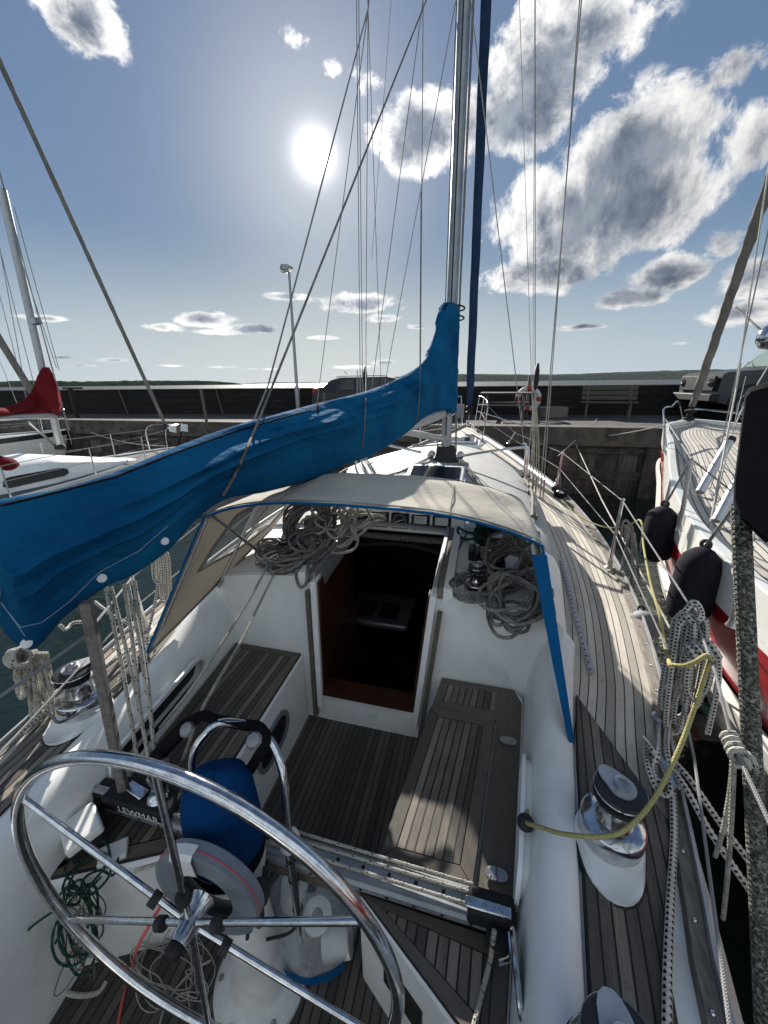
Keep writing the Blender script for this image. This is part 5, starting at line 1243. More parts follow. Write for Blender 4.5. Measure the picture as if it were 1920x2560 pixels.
mb.tube(PTS([(1405,1605,'z',.78),(1395,1620,'z',.76),(1400,1660,'z',.76),(1415,1700,'z',.75),(1438,1720,'z',.75),(1450,1700,'z',.77),(1430,1650,'z',.78),(1412,1625,'z',.80),(1400,1610,'z',.79)]),rr,8,smooth=6)
tag(mb.build('dock_line_bundle','rope_check',None,smooth=70),'thick black and white checked dock line bundled in loops over the starboard stanchion','rope')
line([(1452,1690,'z',.76),(1456,1800,'z',.745),(1448,1950,'z',.74),(1442,2090,'z',.74),(1440,2240,'z',.74)],.0105,'rope_check',6,'dock_line','black and white checked dock line lying along the white deck edge beside the toe rail')
line([(1445,1655,'z',.78),(1480,1700,'z',.80),(1530,1790,'z',.76),(1590,1880,'z',.7),(1680,2010,'z',.6)],.0105,'rope_check',6,'dock_line','checked dock line led aft over the starboard toe rail, the inner one of two')
line([(1452,1640,'z',.78),(1495,1690,'z',.78),(1550,1770,'z',.72),(1610,1850,'z',.66),(1690,1960,'z',.55)],.0105,'rope_check',6,'dock_line','checked dock line led aft over the starboard toe rail, the outer one of two')
cl=AD(1420,1660,.03); cr_=MB().tube([cl+Vector((-.02,.10,.035)),cl+Vector((-.01,.04,.045)),cl+Vector((.01,-.04,.045)),cl+Vector((.02,-.10,.035))],[.008,.014,.014,.008],10).build('deck_cleat','steel',boat)
for s_ in (.035,-.035): MB().tube([cl+Vector((-s_*.2,s_,-.02)),cl+Vector((-s_*.2,s_,.05))],.011,8).build('cleat_foot','steel',cr_)
# yellow line with its black stopper ball, over the winch to the guard wire
line([(1148,1700,'z',.62),(1140,1750,'z',.66),(1136,1775,'z',.71),(1165,1786,'z',.80),(1210,1800,'z',.86),(1290,1808,'z',.91),(1350,1793,'z',.95),(1410,1730,'z',1.02),(1462,1630,'z',1.12),(1500,1530,'z',1.22),(1528,1442,'z',1.33),(1534,1424,'z',1.365),(1524,1416,'z',1.375),(1505,1428,'z',1.36),(1478,1438,'z',1.34),(1450,1436,'z',1.32)],.0062,'rope_yellow',7,'yellow_line','yellow line looping from the coaming over the big starboard winch to the guard wire')
sb=A(1135,1777,z=.70); tag(MB().lathe(sb,[(.001,-.026),(.016,-.022),(.026,-.008),(.027,.006),(.019,.02),(.001,.026)],24).build('stopper_ball','black_rubber',None,smooth=50),'black rubber stopper ball on the yellow line at the starboard coaming locker','ball')
line([(1448,1440,'z',1.32),(1436,1395,'f',fS+.2),(1425,1330,'f',2.0),(1405,1260,'f',2.3),(1390,1180,'f',2.75),(1384,1125,'f',3.1),(1360,1133,'f',3.3),(1320,1140,'f',3.45),(1285,1132,'f',3.6),(1245,1110,'f',3.9),(1212,1080,'f',4.3)],.0062,'rope_yellow',5,'yellow_line','pale yellow line running forward along the starboard guard rail down to the deck edge')
# lines tied over the guard wires
for (x0,y0,x1,y1,f0,f1,lb) in ((1350,1130,1330,1290,3.05,3.0,'grey line looped over the starboard guard wire and slanting down beside the middle stanchion'),(1358,1140,1363,1320,3.0,2.9,'grey line hanging straight down from the starboard guard wire beside the yellow line')):
    line([(x0-8,y0+30,'f',f0),(x0-5,y0,'f',f0),(x0+6,y0-3,'f',f0),(x0+8,y0+25,'f',f0),(x1,y1,'f',f1)],.009,'rope_grey',6,'fender_line',lb)
mb=MB(); kn=g0; mb.tube(wraps(kn,(g1-g0),.013,4,.006),.006,7,smooth=2); mb.tube(wraps(kn+Vector((.01,-.02,-.01)),(1,.3,.2),.014,2,.006),.006,7,smooth=2)
mb.tube([kn,A(1578,1700,z=1.2),A(1562,1790,z=1.02),A(1545,1850,z=.9)],.0055,7,smooth=4); mb.tube([kn,A(1582,1720,z=1.2),A(1574,1860,z=.95),A(1562,1985,z=.7)],.0055,7,smooth=4)
tag(mb.build('fender_lanyard','rope_fleck',None,smooth=70),'pale lanyard knotted on the starboard guard wire with two tails hanging to the hull edge','rope')
# heavy mottled rope and the black cover at the right edge, close to the camera
def AT(x,y,t): return CAMP+RAY((x,y))*t
bkm=MB(); pts=[AT(1600,1090,.86),AT(1604,1200,.85),AT(1616,1450,.84),AT(1628,1700,.84),AT(1640,1950,.83),AT(1654,2260,.82)]
tag(MB().tube(pts,.0175,14,smooth=14).build('heavy_rope','rope_camo',None,smooth=70),'thick mottled grey green rope running down the right edge from the black cover','rope')
prof_=[(1610,850),(1622,836),(1700,815),(1740,830),(1740,1150),(1690,1180),(1650,1168),(1600,1120),(1585,1085),(1586,1040),(1596,960)]
fr_=[AT(x,y,.80) for x,y in prof_]; bk_=[AT(x,y,.80)+ (AT(x,y,.95)-AT(x,y,.80)) for x,y in prof_]
ctr=sum(fr_,Vector((0,0,0)))/len(fr_)
ax_=(RAY((1660,1000))).normalized()
rings=[]
for o_,k in ((-.035,.80),(-.05,.90),(-.03,.98),(0,1.0),(.06,1.0),(.09,.95),(.10,.8)): rings.append([ctr+(p-ctr)*k+ax_*o_ for p in fr_])
bc=tag(MB().loft(rings,True,True).build('black_cover','black_cover',None,smooth=50,bevel=.0),'big black fabric cover hanging at the right edge above the mottled rope','cover')
bl_=AT(1663,728,.84); lt=tag(MB().lathe(bl_,[(.001,-.026),(.014,-.022),(.022,-.01),(.0235,0),(.022,.01),(.014,.022),(.001,.026)],24).build('chrome_ball','steel',None,smooth=60),'polished round metal fitting at the right edge above the black cover','fitting')
MB().tube([bl_,AT(1672,840,.84)],.005,8).build('stem','steel',lt)
# --- mainsheet under the boom and the rope tails bundled at the boom end
mb=MB(); fm=1.02
for (x0,y0,x1,y1,f0,f1) in ((228,1268,300,1660,1.22,.96),(240,1268,322,1640,1.24,.97),(268,1262,304,1560,1.26,.99),(290,1255,335,1650,1.26,.98),(276,1262,318,1500,1.25,1.02)):
    mb.tube(PTS([(x0,y0,'f',f0),((x0+x1)/2+4,(y0+y1)/2,'f',(f0+f1)/2),(x1,y1,'f',f1)]),.0075,8,smooth=10)
tag(mb.build('mainsheet','rope_fleck',None,smooth=70),'parallel flecked falls of the mainsheet hanging from the covered boom to the traveller','rope')
mb=MB()
for k in range(9):
    x=18+k*10.5; dx=8-(k%3)*7; y1=1470+((k*37)%70) + (60 if 2<k<8 else 0)
    mb.tube(PTS([(x*.6+14,1405,'f',.98+.01*k),(x*.8+20,1440,'f',.98+.012*k),(x+dx+8,(1440+y1)/2+10,'f',.99+.01*k),(x+dx+16,y1,'f',.98+.01*k),(x+dx+24,y1-8,'f',.98+.01*k),(x+dx+16,1470,'f',.99+.012*k),(x*.7+28,1410,'f',.99+.01*k)]),.0085,8,smooth=6)
mb.tube(wraps(A(40,1420,f=.98),(.9,0,.35),.032,4,.0085,.9),.0085,8,smooth=2)
tag(mb.build('rope_bundle','rope_fleck',None,smooth=70),'bundle of pale flecked rope loops hanging below the end of the covered boom','rope coil')
line([(108,1540,'z',.83),(125,1560,'z',.80),(150,1552,'z',.79),(178,1535,'f',.97)],.006,'rope_grey',6,'rope','thin dark line curving from the boom-end bundle to the foot of the port winch')
# dock line hanging over the port guard wire and along the port deck
mb=MB(); fP=SP_[0][0].y
for k,(x,w,y1) in enumerate(((343,.02,1285),(350,.024,1300),(357,.022,1295),(338,.03,1260))):
    a=A(x,1205,f=fP+.12-.02*k); b=A(x+6,y1,f=fP+.10-.02*k); mb.tube([a+Vector((-w,0,0)),a+Vector((0,0,.03)),a+Vector((w,0,0)),b+Vector((w,0,.03)),b,b+Vector((-w,0,.03)),a+Vector((-w,0,0))],.0085,8,smooth=6)
mb.tube(PTS([(348,1225,'f',fP+.1),(335,1300,'f',fP+.02),(322,1360,'z',.80),(318,1385,'z',.78),(330,1375,'z',.78),(340,1385,'z',.76),(325,1400,'z',.75),(310,1415,'z',.75),(290,1440,'z',.75),(255,1470,'z',.75)]),.0085,8,smooth=6)
tag(mb.build('dock_line','rope_check',None,smooth=70),'black and white checked dock line hung over the port guard wire behind the sprayhood','rope')
line([(205,1300,'z',1.0),(245,1330,'z',.95),(300,1362,'z',.85),(320,1395,'z',.78)],.0085,'rope_check',6,'dock_line','checked dock line drooping between the boom crutch and the port stanchion')
line([(-20,1640,'z',.78),(60,1570,'z',.78),(140,1505,'z',.78),(230,1440,'z',.78),(300,1385,'z',.78)],.0085,'rope_check',6,'dock_line','checked dock line stretched along the port toe rail beside the winch')
line([(130,1350,'z',1.02),(142,1360,'z',.98),(160,1345,'z',.98),(205,1345,'z',.98)],.0085,'rope_check',6,'rope','short end of checked rope sticking out to port of the boom crutch')
# --- helm corner, port: green tangle, thin strings, white box
sz=.505
mb=MB()
mb.tube(coil_path(A(195,1885,z=sz+.01),(0,-.1,1),.07,.05,3,71,.3,.02,.6),.004,7,smooth=3)
mb.tube(coil_path(A(190,1960,z=.40)+Vector((0,-.03,0)),(.2,-.9,.35),.075,.10,4,72,.3,.03,.2),.004,7,smooth=3)
mb.tube(PTS([(230,1830,'z',sz),(255,1850,'z',sz),(245,1890,'z',sz),(215,1880,'z',sz),(180,1900,'z',sz),(170,1950,'z',.45),(130,1960,'f',.60),(60,2010,'f',.58),(30,2060,'f',.60),(50,2085,'f',.62),(110,2050,'f',.62),(140,1990,'f',.63)]),.004,7,smooth=6)
tag(mb.build('green_rope','rope_green',None,smooth=70),'tangled thin dark green rope spilling over the aft edge of the port seat','rope')
mb=MB()
for sd_,cx,cy,z in ((81,200,1960,.36),(82,190,2010,.22)): mb.tube(coil_path(A(cx,cy,z=z)+Vector((0,-.02,0)),(.1,-.9,.3),.05,.09,5,sd_,.55,.03),.0022,5,smooth=3)
tag(mb.build('string_tangle','rope_grey',None,smooth=0),'tangle of thin brown string hanging among the green rope','string')
mb=MB(); mb.tube(coil_path(A(370,2095,z=.03),(0,0,1),.11,.07,7,83,.5,.03),.002,5,smooth=3)
tag(mb.build('string_tangle','rope_white',None,smooth=0),'loose tangle of thin pale string on the helm sole in front of the locker','string')
line([(455,2075,'z',.08),(420,2095,'z',.03),(385,2130,'z',.02),(355,2180,'z',.02),(338,2240,'z',.02)],.004,'rope_white',6,'white_line','thin white line crossing the helm sole below the wheel')
line([(75,2040,'z',.16),(90,2055,'z',.15),(130,2062,'z',.14),(200,2062,'z',.14)],.009,'rope_white',6,'white_rope','short thick white rope with a spliced end in the port helm corner')
line([(120,2070,'z',.06),(108,2100,'z',.02),(125,2135,'z',.015),(165,2150,'z',.015),(210,2145,'z',.015),(230,2120,'z',.02)],.008,'rope_white',6,'white_rope','curved piece of white rope lying on the helm sole to port')
line([(80,2045,'z',.14),(60,2070,'z',.10),(35,2105,'z',.06),(12,2130,'z',.03)],.005,'rope_white',4,'white_rope','thin white line ending in a frayed brush at the lower left corner')
line([(462,1790,'z',.55),(430,1840,'z',.50),(385,1880,'f',.72),(345,1960,'f',.66),(300,2040,'f',.60),(282,2100,'z',.03),(265,2160,'z',.015),(252,2230,'z',.015)],.005,'orange_red_rope',6,'red_line','thin red line running down from the pedestal and across the helm sole')
line([(290,1883,'z',sz),(320,1872,'z',sz),(350,1862,'z',sz),(362,1850,'z',sz)],.006,'rope_white',6,'white_rope','white rope with a black whipping on the port seat below the traveller')
mb=MB(); kc=A(395,1838,z=sz+.02); mb.tube(coil_path(kc,(0,0,1),.018,.014,4,91,.5,.03),.005,6,smooth=3); tag(mb.build('knot','rope_white',None,smooth=70),'frayed white knot on the port seat between traveller and wheel spoke','knot')
wb=A(176,1790,z=.60); M_=Matrix.Rotation(R_(-28),3,'Z')@Matrix.Rotation(R_(8),3,'X'); w_=root('white_box',tuple(wb),'small white plastic box with a dark underside lying on the port seat beside the wheel','box')
MB().box(wb,(.13,.11,.035),M_).build('lid','white_plastic',w_,bevel=.008); MB().box(wb+Vector((.0,.0,-.04)),(.12,.10,.05),M_).build('base','black_plastic',w_,bevel=.006)
tag(MB().box(A(245,1842,z=.512),(.07,.09,.02),Matrix.Rotation(R_(-50),3,'Z')).build('white_block','white_plastic',None,bevel=.006),'small flat white block on the port seat among the green rope','block')
# bag with paper rolls by the pedestal
pb=A(668,2010,z=.12); bg=root('plastic_bag',(pb.x,pb.y,0),'clear plastic bag of white paper rolls standing by the steering pedestal','bag')
for dx,dy,dz,ax in ((.02,.03,.13,(.25,-.35,1)),(-.10,.07,.10,(.1,.1,1)),(.06,-.0,.04,(.9,.3,.2))):
    c=Vector((pb.x+dx,pb.y+dy,dz+.02)); q=MB().lathe(c,[(.021,.0),(.052,.0),(.053,.005),(.053,.095),(.052,.10),(.021,.10),(.021,.0)],32,ax,caps=False).build('paper_roll','paper_white',bg,smooth=35)
    MB().lathe(c,[(.020,.004),(.020,.098)],20,ax).build('core','interior_dark',q)
rings=[]
for i,(r,z) in enumerate(((.10,.004),(.145,.03),(.155,.10),(.15,.17),(.12,.24),(.07,.28),(.03,.30),(.04,.34))):
    rings.append([Vector((pb.x-.01+(r*(1.2+.12*noise.noise(Vector((a*1.3,i,1)))))*math.cos(a),pb.y+.04+(r*(.95+.15*noise.noise(Vector((a*1.7,i,4)))))*math.sin(a),z+.01*math.sin(4*a+i))) for a in [2*math.pi*k/40 for k in range(40)]])
MB().loft(rings,True,False).build('film','plastic_bag',bg,smooth=50)
rings=[[Vector((pb.x-.01+(.157*1.2)*math.cos(a),pb.y+.04+.157*.97*math.sin(a),z)) for a in fr(R_(215),R_(330),14)] for z in (.045,.10)]
MB().loft(rings,False).build('blue_print','blue_trim',bg)
# control line from the starboard traveller end
line([(1068,2010,'z',.60),(1064,2040,'z',.57),(1058,2080,'z',.53),(1040,2150,'z',.51),(1018,2240,'z',.505)],.0075,'rope_fleck',6,'traveller_line','flecked line leading aft from the starboard end of the traveller over the helm seat')
mb=MB()
for dy in (-.028,.004,.026): mb.tube([(-.52,TB+dy,.592),(-.1,TB+dy+.003,.590),(.3,TB+dy,.591),(.60,TB+dy-.003,.595)],.0055,7,smooth=6)
tag(mb.build('control_line','rope_fleck',None,smooth=70),'parallel flecked control lines lying along the top of the traveller track','rope')
# fenders
def fender(name,label,top,bot,R,m,lanyard,group=None,m2='fender_black'):
    top,bot=Vector(top),Vector(bot); r=root(name,tuple(bot),label,'fender',group); d=(top-bot); L=d.length
    MB().lathe(bot,[(.02,0),(R*.45,.02),(R*.85,L*.10),(R,L*.22),(R*1.02,L*.5),(R,L*.74),(R*.85,L*.87),(R*.45,L*.96),(R*.22,L*.985),(.001,L)],32,d).build('body',m,r,smooth=60)
    e=d.normalized(); t=MB().torus(top+e*.01,R*.2,R*.1,e.orthogonal(),20,8).build('eye','black_rubber',r)
    MB().tube(PTS(lanyard),.008,8,smooth=4).build('lanyard','rope_grey',r)
    return r
ff=AD(1214,1075); fender('fender','small navy and white fender hanging outside the starboard rail by the pole end',A(1211,1055,f=ff.y+.05),A(1216,1098,f=ff.y),.085,'fender_black',[A(1211,1055,f=ff.y+.05),(1209,1000,'f',ff.y+.05)])
f2=A(1388,1335,z=.45); fender('fender','grey white fender hanging low outside the starboard toe rail near the winch',A(1386,1318,f=2.5),A(1396,1385,f=2.4),.075,'lead_grey',[A(1384,1290,f=2.5),(1370,1150,'f',2.7)])
# ---------------------------------------------------------------- water, quay, far shores
S=9000
tag(MB().add([(-S,-S,-.5),(S,-S,-.5),(S,S,-.5),(-S,S,-.5)],[(0,1,2,3)]).build('water','water',None,smooth=0),kind='structure')
QZ=1.04
e0,e1=A(130,909,z=QZ),A(1450,929,z=QZ); ed=(e1-e0).normalized(); en=Vector((-ed.y,ed.x,0))
w0,w1=A(180,894,z=QZ),A(1450,897,z=QZ); wd=(w1-w0).normalized(); wn=Vector((-wd.y,wd.x,0))
qa,qb=e0-ed*25,e0+ed*45; wa,wb=w0-wd*25,w0+wd*48
far_a,far_b=wa+wn*2.5,wb+wn*2.5
MBq=MB().prism([qa.to_2d()[:],qb.to_2d()[:],far_b.to_2d()[:],far_a.to_2d()[:]],-2.5,QZ)
tag(MBq.build('quay','quay_ground',None,smooth=0),kind='structure')
def along(p,d,L,z0,z1,off,th,m,name,uvy=True):
    n=Vector((-d.y,d.x,0)); a=p-n*off; b=a+d*L; a2=a+n*th; b2=b+n*th
    v=[(a.x,a.y,z0),(b.x,b.y,z0),(b.x,b.y,z1),(a.x,a.y,z1),(a2.x,a2.y,z0),(b2.x,b2.y,z0),(b2.x,b2.y,z1),(a2.x,a2.y,z1)]
    uv=[(0,z0),(L,z0),(L,z1),(0,z1)]*2
    return MB().add(v,[(0,1,2,3),(5,4,7,6),(3,2,6,7),(0,4,5,1),(1,5,6,2),(4,0,3,7)],uv)
face=tag(along(qa,ed,70,-2.4,.66,.06,.055,'quay_planks','x').build('quay_face','quay_planks',None,smooth=0),'wet vertical timber planking on the face of the harbour quay','quay wall')
cap=MB()
along(qa,ed,70,.66,QZ+.05,.16,.5,'x','x').build('edge_beam','edge_timber',face,smooth=0,bevel=.02)
for k in range(34):
    p=qa+ed*(1.2+2.03*k)-en*.10; MB().box((p.x,p.y,-.35),(.26,.12,2.0),Matrix.Rotation(math.atan2(ed.y,ed.x),3,'Z')).build('timber_post','rust_timber',face)
for z,hh in ((-.02,.20),(.55,.12)):
    along(qa,ed,70,z-hh/2,z+hh/2,.10,.05,'x','x').build('timber_waling','rust_timber',face,smooth=0)
for k in range(30):
    p=qa+ed*(8+1.5*k)-en*.17; MB().torus((p.x,p.y,.85),.04,.012,tuple(en),14,6).build('mooring_ring','rust_timber',face)
# dark plank wall on the seaward side
WZ=A(900,838,f=(w0+wd*9).y).z
wall=tag(along(wa,wd,73,QZ,WZ,.0,.12,'x','x').build('plank_wall','tarred_planks',None,smooth=0),'long low black tarred plank wall on the sea side of the quay','wall')
along(wa,wd,73,WZ,WZ+.035,.03,.18,'x','x').build('capping','rust_timber',wall,smooth=0)
for px,lean in ((255,.10),(470,.08),(905,.0),(1130,.05)):
    b=A(px,897,z=QZ+.0); b=w0+wd*((b-w0).dot(wd))-wn*.12; b.z=QZ
    MB().tube([b,b+Vector((-lean*2,0,WZ-QZ+.03))],.03,6).build('prop','bench_wood',wall)
def onquay(px,py): return A(px,py,z=QZ)
# far shores
def ridge(name,label,x0,x1,D,h,seed,rough,m='far_trees',taper=True):
    rows=[]; n=260
    for i in range(n):
        t=i/(n-1); r=RAY((x0+(x1-x0)*t,826)); d=Vector((r.x,r.y,0)).normalized(); c=Vector((CAMP.x,CAMP.y,0))+d*D*(1+.1*math.sin(t*3+seed))
        hh=h*(.72+.28*noise.noise(Vector((t*5,seed,0)))+rough*noise.noise(Vector((t*60,seed,3)))+rough*.6*noise.noise(Vector((t*220,seed,5))))
        if taper: hh*=min(1,(t*6+.35),((1-t)*9)**.6+.02)
        rows.append([(c.x,c.y,-.6),(c.x+d.x*D*.01,c.y+d.y*D*.01,hh*.75),(c.x+d.x*D*.03,c.y+d.y*D*.03,hh),(c.x+d.x*D*.12,c.y+d.y*D*.12,-.6)])
    return tag(MB().sheet(rows).build(name,m,None,smooth=0),kind='structure')
ridge('island','',-400,524,1500,21,1.,.10); ridge('far_hills','',740,2300,5200,112,4.,.05); ridge('far_shore','',524,760,7000,26,2.,.05)
# ---------------------------------------------------------------- cars
def wheel_(c,R,w,ax,par,m='rim_metal'):
    t=MB().lathe(c,[(R*.62,-w/2),(R*.9,-w/2),(R,-w*.35),(R,w*.35),(R*.9,w/2),(R*.62,w/2)],32,ax,caps=False).build('wheel','black_rubber',par,smooth=35)
    MB().lathe(c,[(R*.63,-w*.40),(R*.5,-w*.3),(R*.2,-w*.30),(R*.16,-w*.42),(.001,-w*.42)],24,ax).build('rim',m,t,smooth=30)
    a=Vector(ax).normalized(); u=a.orthogonal().normalized(); v=a.cross(u)
    for k in range(5):
        q=2*math.pi*k/5; dd=u*math.cos(q)+v*math.sin(q); MB().tube([Vector(c)-a*w*.38+dd*R*.15,Vector(c)-a*w*.38+dd*R*.6],R*.07,6).build('spoke','rim_metal',t)
def car(name,label,cat,origin,dirv,prof,width,belt,wheels,R,paint,windows,glass='car_glass',tuck=.16):
    o=Vector(origin); d=Vector(dirv).normalized(); n=Vector((-d.y,d.x,0)); r=root(name,tuple(o),label,cat)
    def P(x,y,z): return o+d*x+n*y+Vector((0,0,z))
    rings=[]
    for y,k in ((-.5,.965),(-.485,1),(-.3,1),(0,1.004),(.3,1),(.485,1),(.5,.965)):
        ring=[]
        cx=sum(p[0] for p in prof)/len(prof)
        for x,z in prof:
            t=max(0,(z-belt))/ .6*tuck*2; yy=y*width*(1-min(.4,t)*(1 if abs(y)>.2 else 1)); ring.append(P(cx+(x-cx)*k,yy,z if z<.4 else .4+(z-.4)*k))
        rings.append(ring)
    body=MB().loft(rings,True,True).build('body',paint,r,smooth=38)
    for sgn in (-1,1):
        for wx in wheels:
            c=P(wx,sgn*(width/2-.09),R)
            MB().lathe(c,[(R*1.16,0),(R*1.2,.02),(R*1.16,.03),(.001,.03)],28,n*sgn).build('wheel_arch','black_plastic',body)
            wheel_(c+n*sgn*.03,R,.2,-n*sgn,r)
        for wi in windows:
            loop=[]
            for x,z in wi:
                t=max(0,(z-belt))/.6*tuck*2; y=sgn*(.5*width*(1-min(.4,t))+.006); loop.append(P(x,y,z))
            MB().loft([[p-n*sgn*.004 for p in loop],[p+n*sgn*.004 for p in loop]],True,True).build('side_window',glass,body)
    return r,P,body
cd_=(wd)
c0=A(672,905,z=QZ)
PR=[(x,z*.93) for x,z in [(.05,.35),(.02,.62),(.10,.86),(.30,.92),(.62,1.22),(.9,1.30),(2.3,1.31),(2.75,1.22),(3.35,.93),(4.05,.84),(4.25,.66),(4.28,.35),(3.9,.22),(.4,.22)]]
cr,P_,body=car('parked_car','dark hatchback parked on the quay behind the blue sail cover','car',c0+Vector((0,.75,0)),cd_,PR,1.74,.82,(.82,3.42),.31,'car_paint',[[(.58,.86),(.82,1.10),(1.35,1.15),(1.35,.86)],[(1.42,.86),(1.42,1.15),(2.1,1.16),(2.1,.86)],[(2.17,.86),(2.17,1.16),(2.5,1.12),(2.95,.88)]])
MB().box(P_(.10,-.62,.80),(.12,.30,.22)).build('tail_lamp','red_lamp',cr,bevel=.02); MB().box(P_(.10,.62,.80),(.12,.30,.22)).build('tail_lamp','red_lamp',cr,bevel=.02)
MB().tube([P_(.8,-.62,1.20),P_(.9,-.62,1.24),P_(2.2,-.62,1.25),P_(2.3,-.62,1.21)],.012,6,smooth=3).build('roof_rail','steel_dull',cr)
MB().add([P_(2.46,-.6,1.18),P_(2.46,.6,1.18),P_(3.2,.72,.925),P_(3.2,-.72,.925)],[(0,1,2,3)]).build('windscreen','car_glass',cr)
MB().tube([P_(.95,0,1.31),P_(.85,0,1.42)],.008,6).build('aerial','black_plastic',cr)
j0=A(1508,909,z=QZ)
JP=[(.02,.50),(.0,.62),(.03,.74),(.06,1.16),(.16,1.22),(1.42,1.30),(1.50,1.34),(1.95,1.86),(2.2,1.90),(4.1,1.90),(4.25,1.80),(4.3,.9),(4.3,.50),(3.9,.42),(.3,.42)]
jr,JPt,jb=car('off_roader','grey boxy four wheel drive parked at the right end of the quay','car',j0+Vector((0,.5,0)),wd,JP,1.78,1.30,(.85,3.35),.40,'jeep_paint',[[(1.85,1.36),(2.08,1.76),(2.8,1.78),(2.8,1.36)],[(2.88,1.36),(2.88,1.78),(3.6,1.78),(3.6,1.36)],[(3.68,1.36),(3.68,1.78),(4.1,1.76),(4.15,1.36)]],'jeep_glass',.10)
MB().add([JPt(1.505,-.72,1.37),JPt(1.505,.72,1.37),JPt(1.93,.68,1.85),JPt(1.93,-.68,1.85)],[(0,1,2,3)]).build('windscreen','jeep_glass',jr)
MB().box(JPt(-.03,0,.60),(.22,1.84,.20),Matrix.Rotation(math.atan2(wd.y,wd.x),3,'Z')).build('bumper','black_plastic',jr,bevel=.03)
MB().box(JPt(-.005,0,.95),(.07,1.5,.36),Matrix.Rotation(math.atan2(wd.y,wd.x),3,'Z')).build('grille','black_plastic',jr,bevel=.01)
for y in (-.62,.62): MB().lathe(JPt(-.035,y,.97),[(.11,0),(.10,.02),(.05,.03)],20,-wd).build('headlight','car_glass',jr)
for y in (-.86,.86): MB().box(JPt(1.75,y*1.12,1.42),(.06,.2,.2)).build('mirror','black_plastic',jr,bevel=.02)
for y in (-.3,.35): MB().tube([JPt(1.46,y,1.345),JPt(1.62,y+.35,1.50)],.008,6).build('wiper','black_plastic',jr)
JN=Vector((-wd.y,wd.x,0))
for wx in (.85,3.35):
    pts=[JPt(wx+.54*math.cos(a),-.90,.42+.50*math.sin(a)) for a in fr(0,math.pi,14)]; MB().tube(pts,.035,6).build('wheel_arch_flare','black_plastic',jr)
MB().torus(JPt(.85,-1.02,.42),.40,.012,tuple(JN),30,6).build('rim_ring','steel_dull',jr)
# ---------------------------------------------------------------- quay furniture
def bench():
    a,b=onquay(1250,902),onquay(1374,905); d=(b-a).normalized(); L=(b-a).length; n=Vector((-d.y,d.x,0)); M=Matrix.Rotation(math.atan2(d.y,d.x),3,'Z')
    r=root('bench',tuple(a),'dark wooden slatted bench standing against the tarred wall','bench')
    for k in range(3): MB().box(a+d*L/2+n*(.05+.13*k)+Vector((0,0,.44)),(L,.10,.035),M).build('seat_slat','bench_wood',r,bevel=.004)
    for k in range(3): MB().box(a+d*L/2+n*(.42+.03*k)+Vector((0,0,.56+.14*k)),(L*.98,.03,.11),M).build('back_slat','bench_wood',r,bevel=.004)
    for t in (.12,.88):
        p=a+d*L*t; MB().tube([p+n*.03,p+n*.06+Vector((0,0,.42))],.025,6).build('leg','weathered_wood',r); MB().tube([p+n*.50,p+n*.40+Vector((0,0,.42)),p+n*.50+Vector((0,0,.92))],.025,6).build('leg','weathered_wood',r)
bench()
def picnic():
    a,b=onquay(1035,907),onquay(1142,909); a=a+Vector((0,.3,0)); b=b+Vector((0,.3,0)); d=(b-a).normalized(); L=(b-a).length*1.02; n=Vector((-d.y,d.x,0)); M=Matrix.Rotation(math.atan2(d.y,d.x),3,'Z')
    r=root('picnic_table',tuple(a),'grey weathered picnic table with fixed benches beside the lifebuoy','table')
    for k in range(5): MB().box(a+d*L/2+n*(-.30+.15*k)+Vector((0,0,.74)),(L,.135,.035),M).build('table_board','weathered_wood',r,bevel=.004)
    for s_ in (-.72,.72): MB().box(a+d*L/2+n*s_+Vector((0,0,.44)),(L,.24,.035),M).build('seat_board','weathered_wood',r,bevel=.004)
    for t in (.14,.86):
        p=a+d*L*t
        for s_ in (-1,1): MB().tube([p+n*s_*.68,p+n*s_*.22+Vector((0,0,.72))],.035,4).build('leg','weathered_wood',r)
        MB().box(p+Vector((0,0,.40)),(.04,1.6,.09),M).build('cross_beam','weathered_wood',r)
picnic()
lb=onquay(1140,905); lr=root('lifebuoy',(lb.x,lb.y+.5,QZ+.1),'red and white ring lifebuoy hanging on a post by the picnic table','lifebuoy')
lc=A(1141,862,f=lb.y+.45)
for k in range(4):
    rings=[]
    for i in range(10):
        a=2*math.pi*(k+.12+i/9*.76)/4; rings.append([lc+Vector(((.30+.075*math.cos(b))*math.cos(a),.06*math.sin(b),(.30+.075*math.cos(b))*math.sin(a))) for b in [2*math.pi*j/12 for j in range(12)]])
    MB().loft(rings,True,True).build('buoy_ring','life_white',lr)
    rings=[]
    for i in range(4):
        a=2*math.pi*(k-.13+i/3*.26)/4; rings.append([lc+Vector(((.30+.08*math.cos(b))*math.cos(a),.065*math.sin(b),(.30+.08*math.cos(b))*math.sin(a))) for b in [2*math.pi*j/12 for j in range(12)]])
    MB().loft(rings,True,True).build('band','life_red',lr)
po=tag(MB().box((lc.x,lc.y+.14,QZ+.6),(.09,.09,1.2)).build('lifebuoy_post','weathered_wood',None,bevel=.005),'short wooden post carrying the lifebuoy','post')
pr=onquay(1192,900); ring_=tag(MB().lathe((pr.x,pr.y,QZ),[(.42,0),(.44,.02),(.44,.27),(.42,.29),(.36,.29),(.34,.27),(.34,.12),(.001,.12)],36).build('concrete_ring','quay_concrete',None,smooth=35),'low round concrete well ring between picnic table and bench','concrete ring')
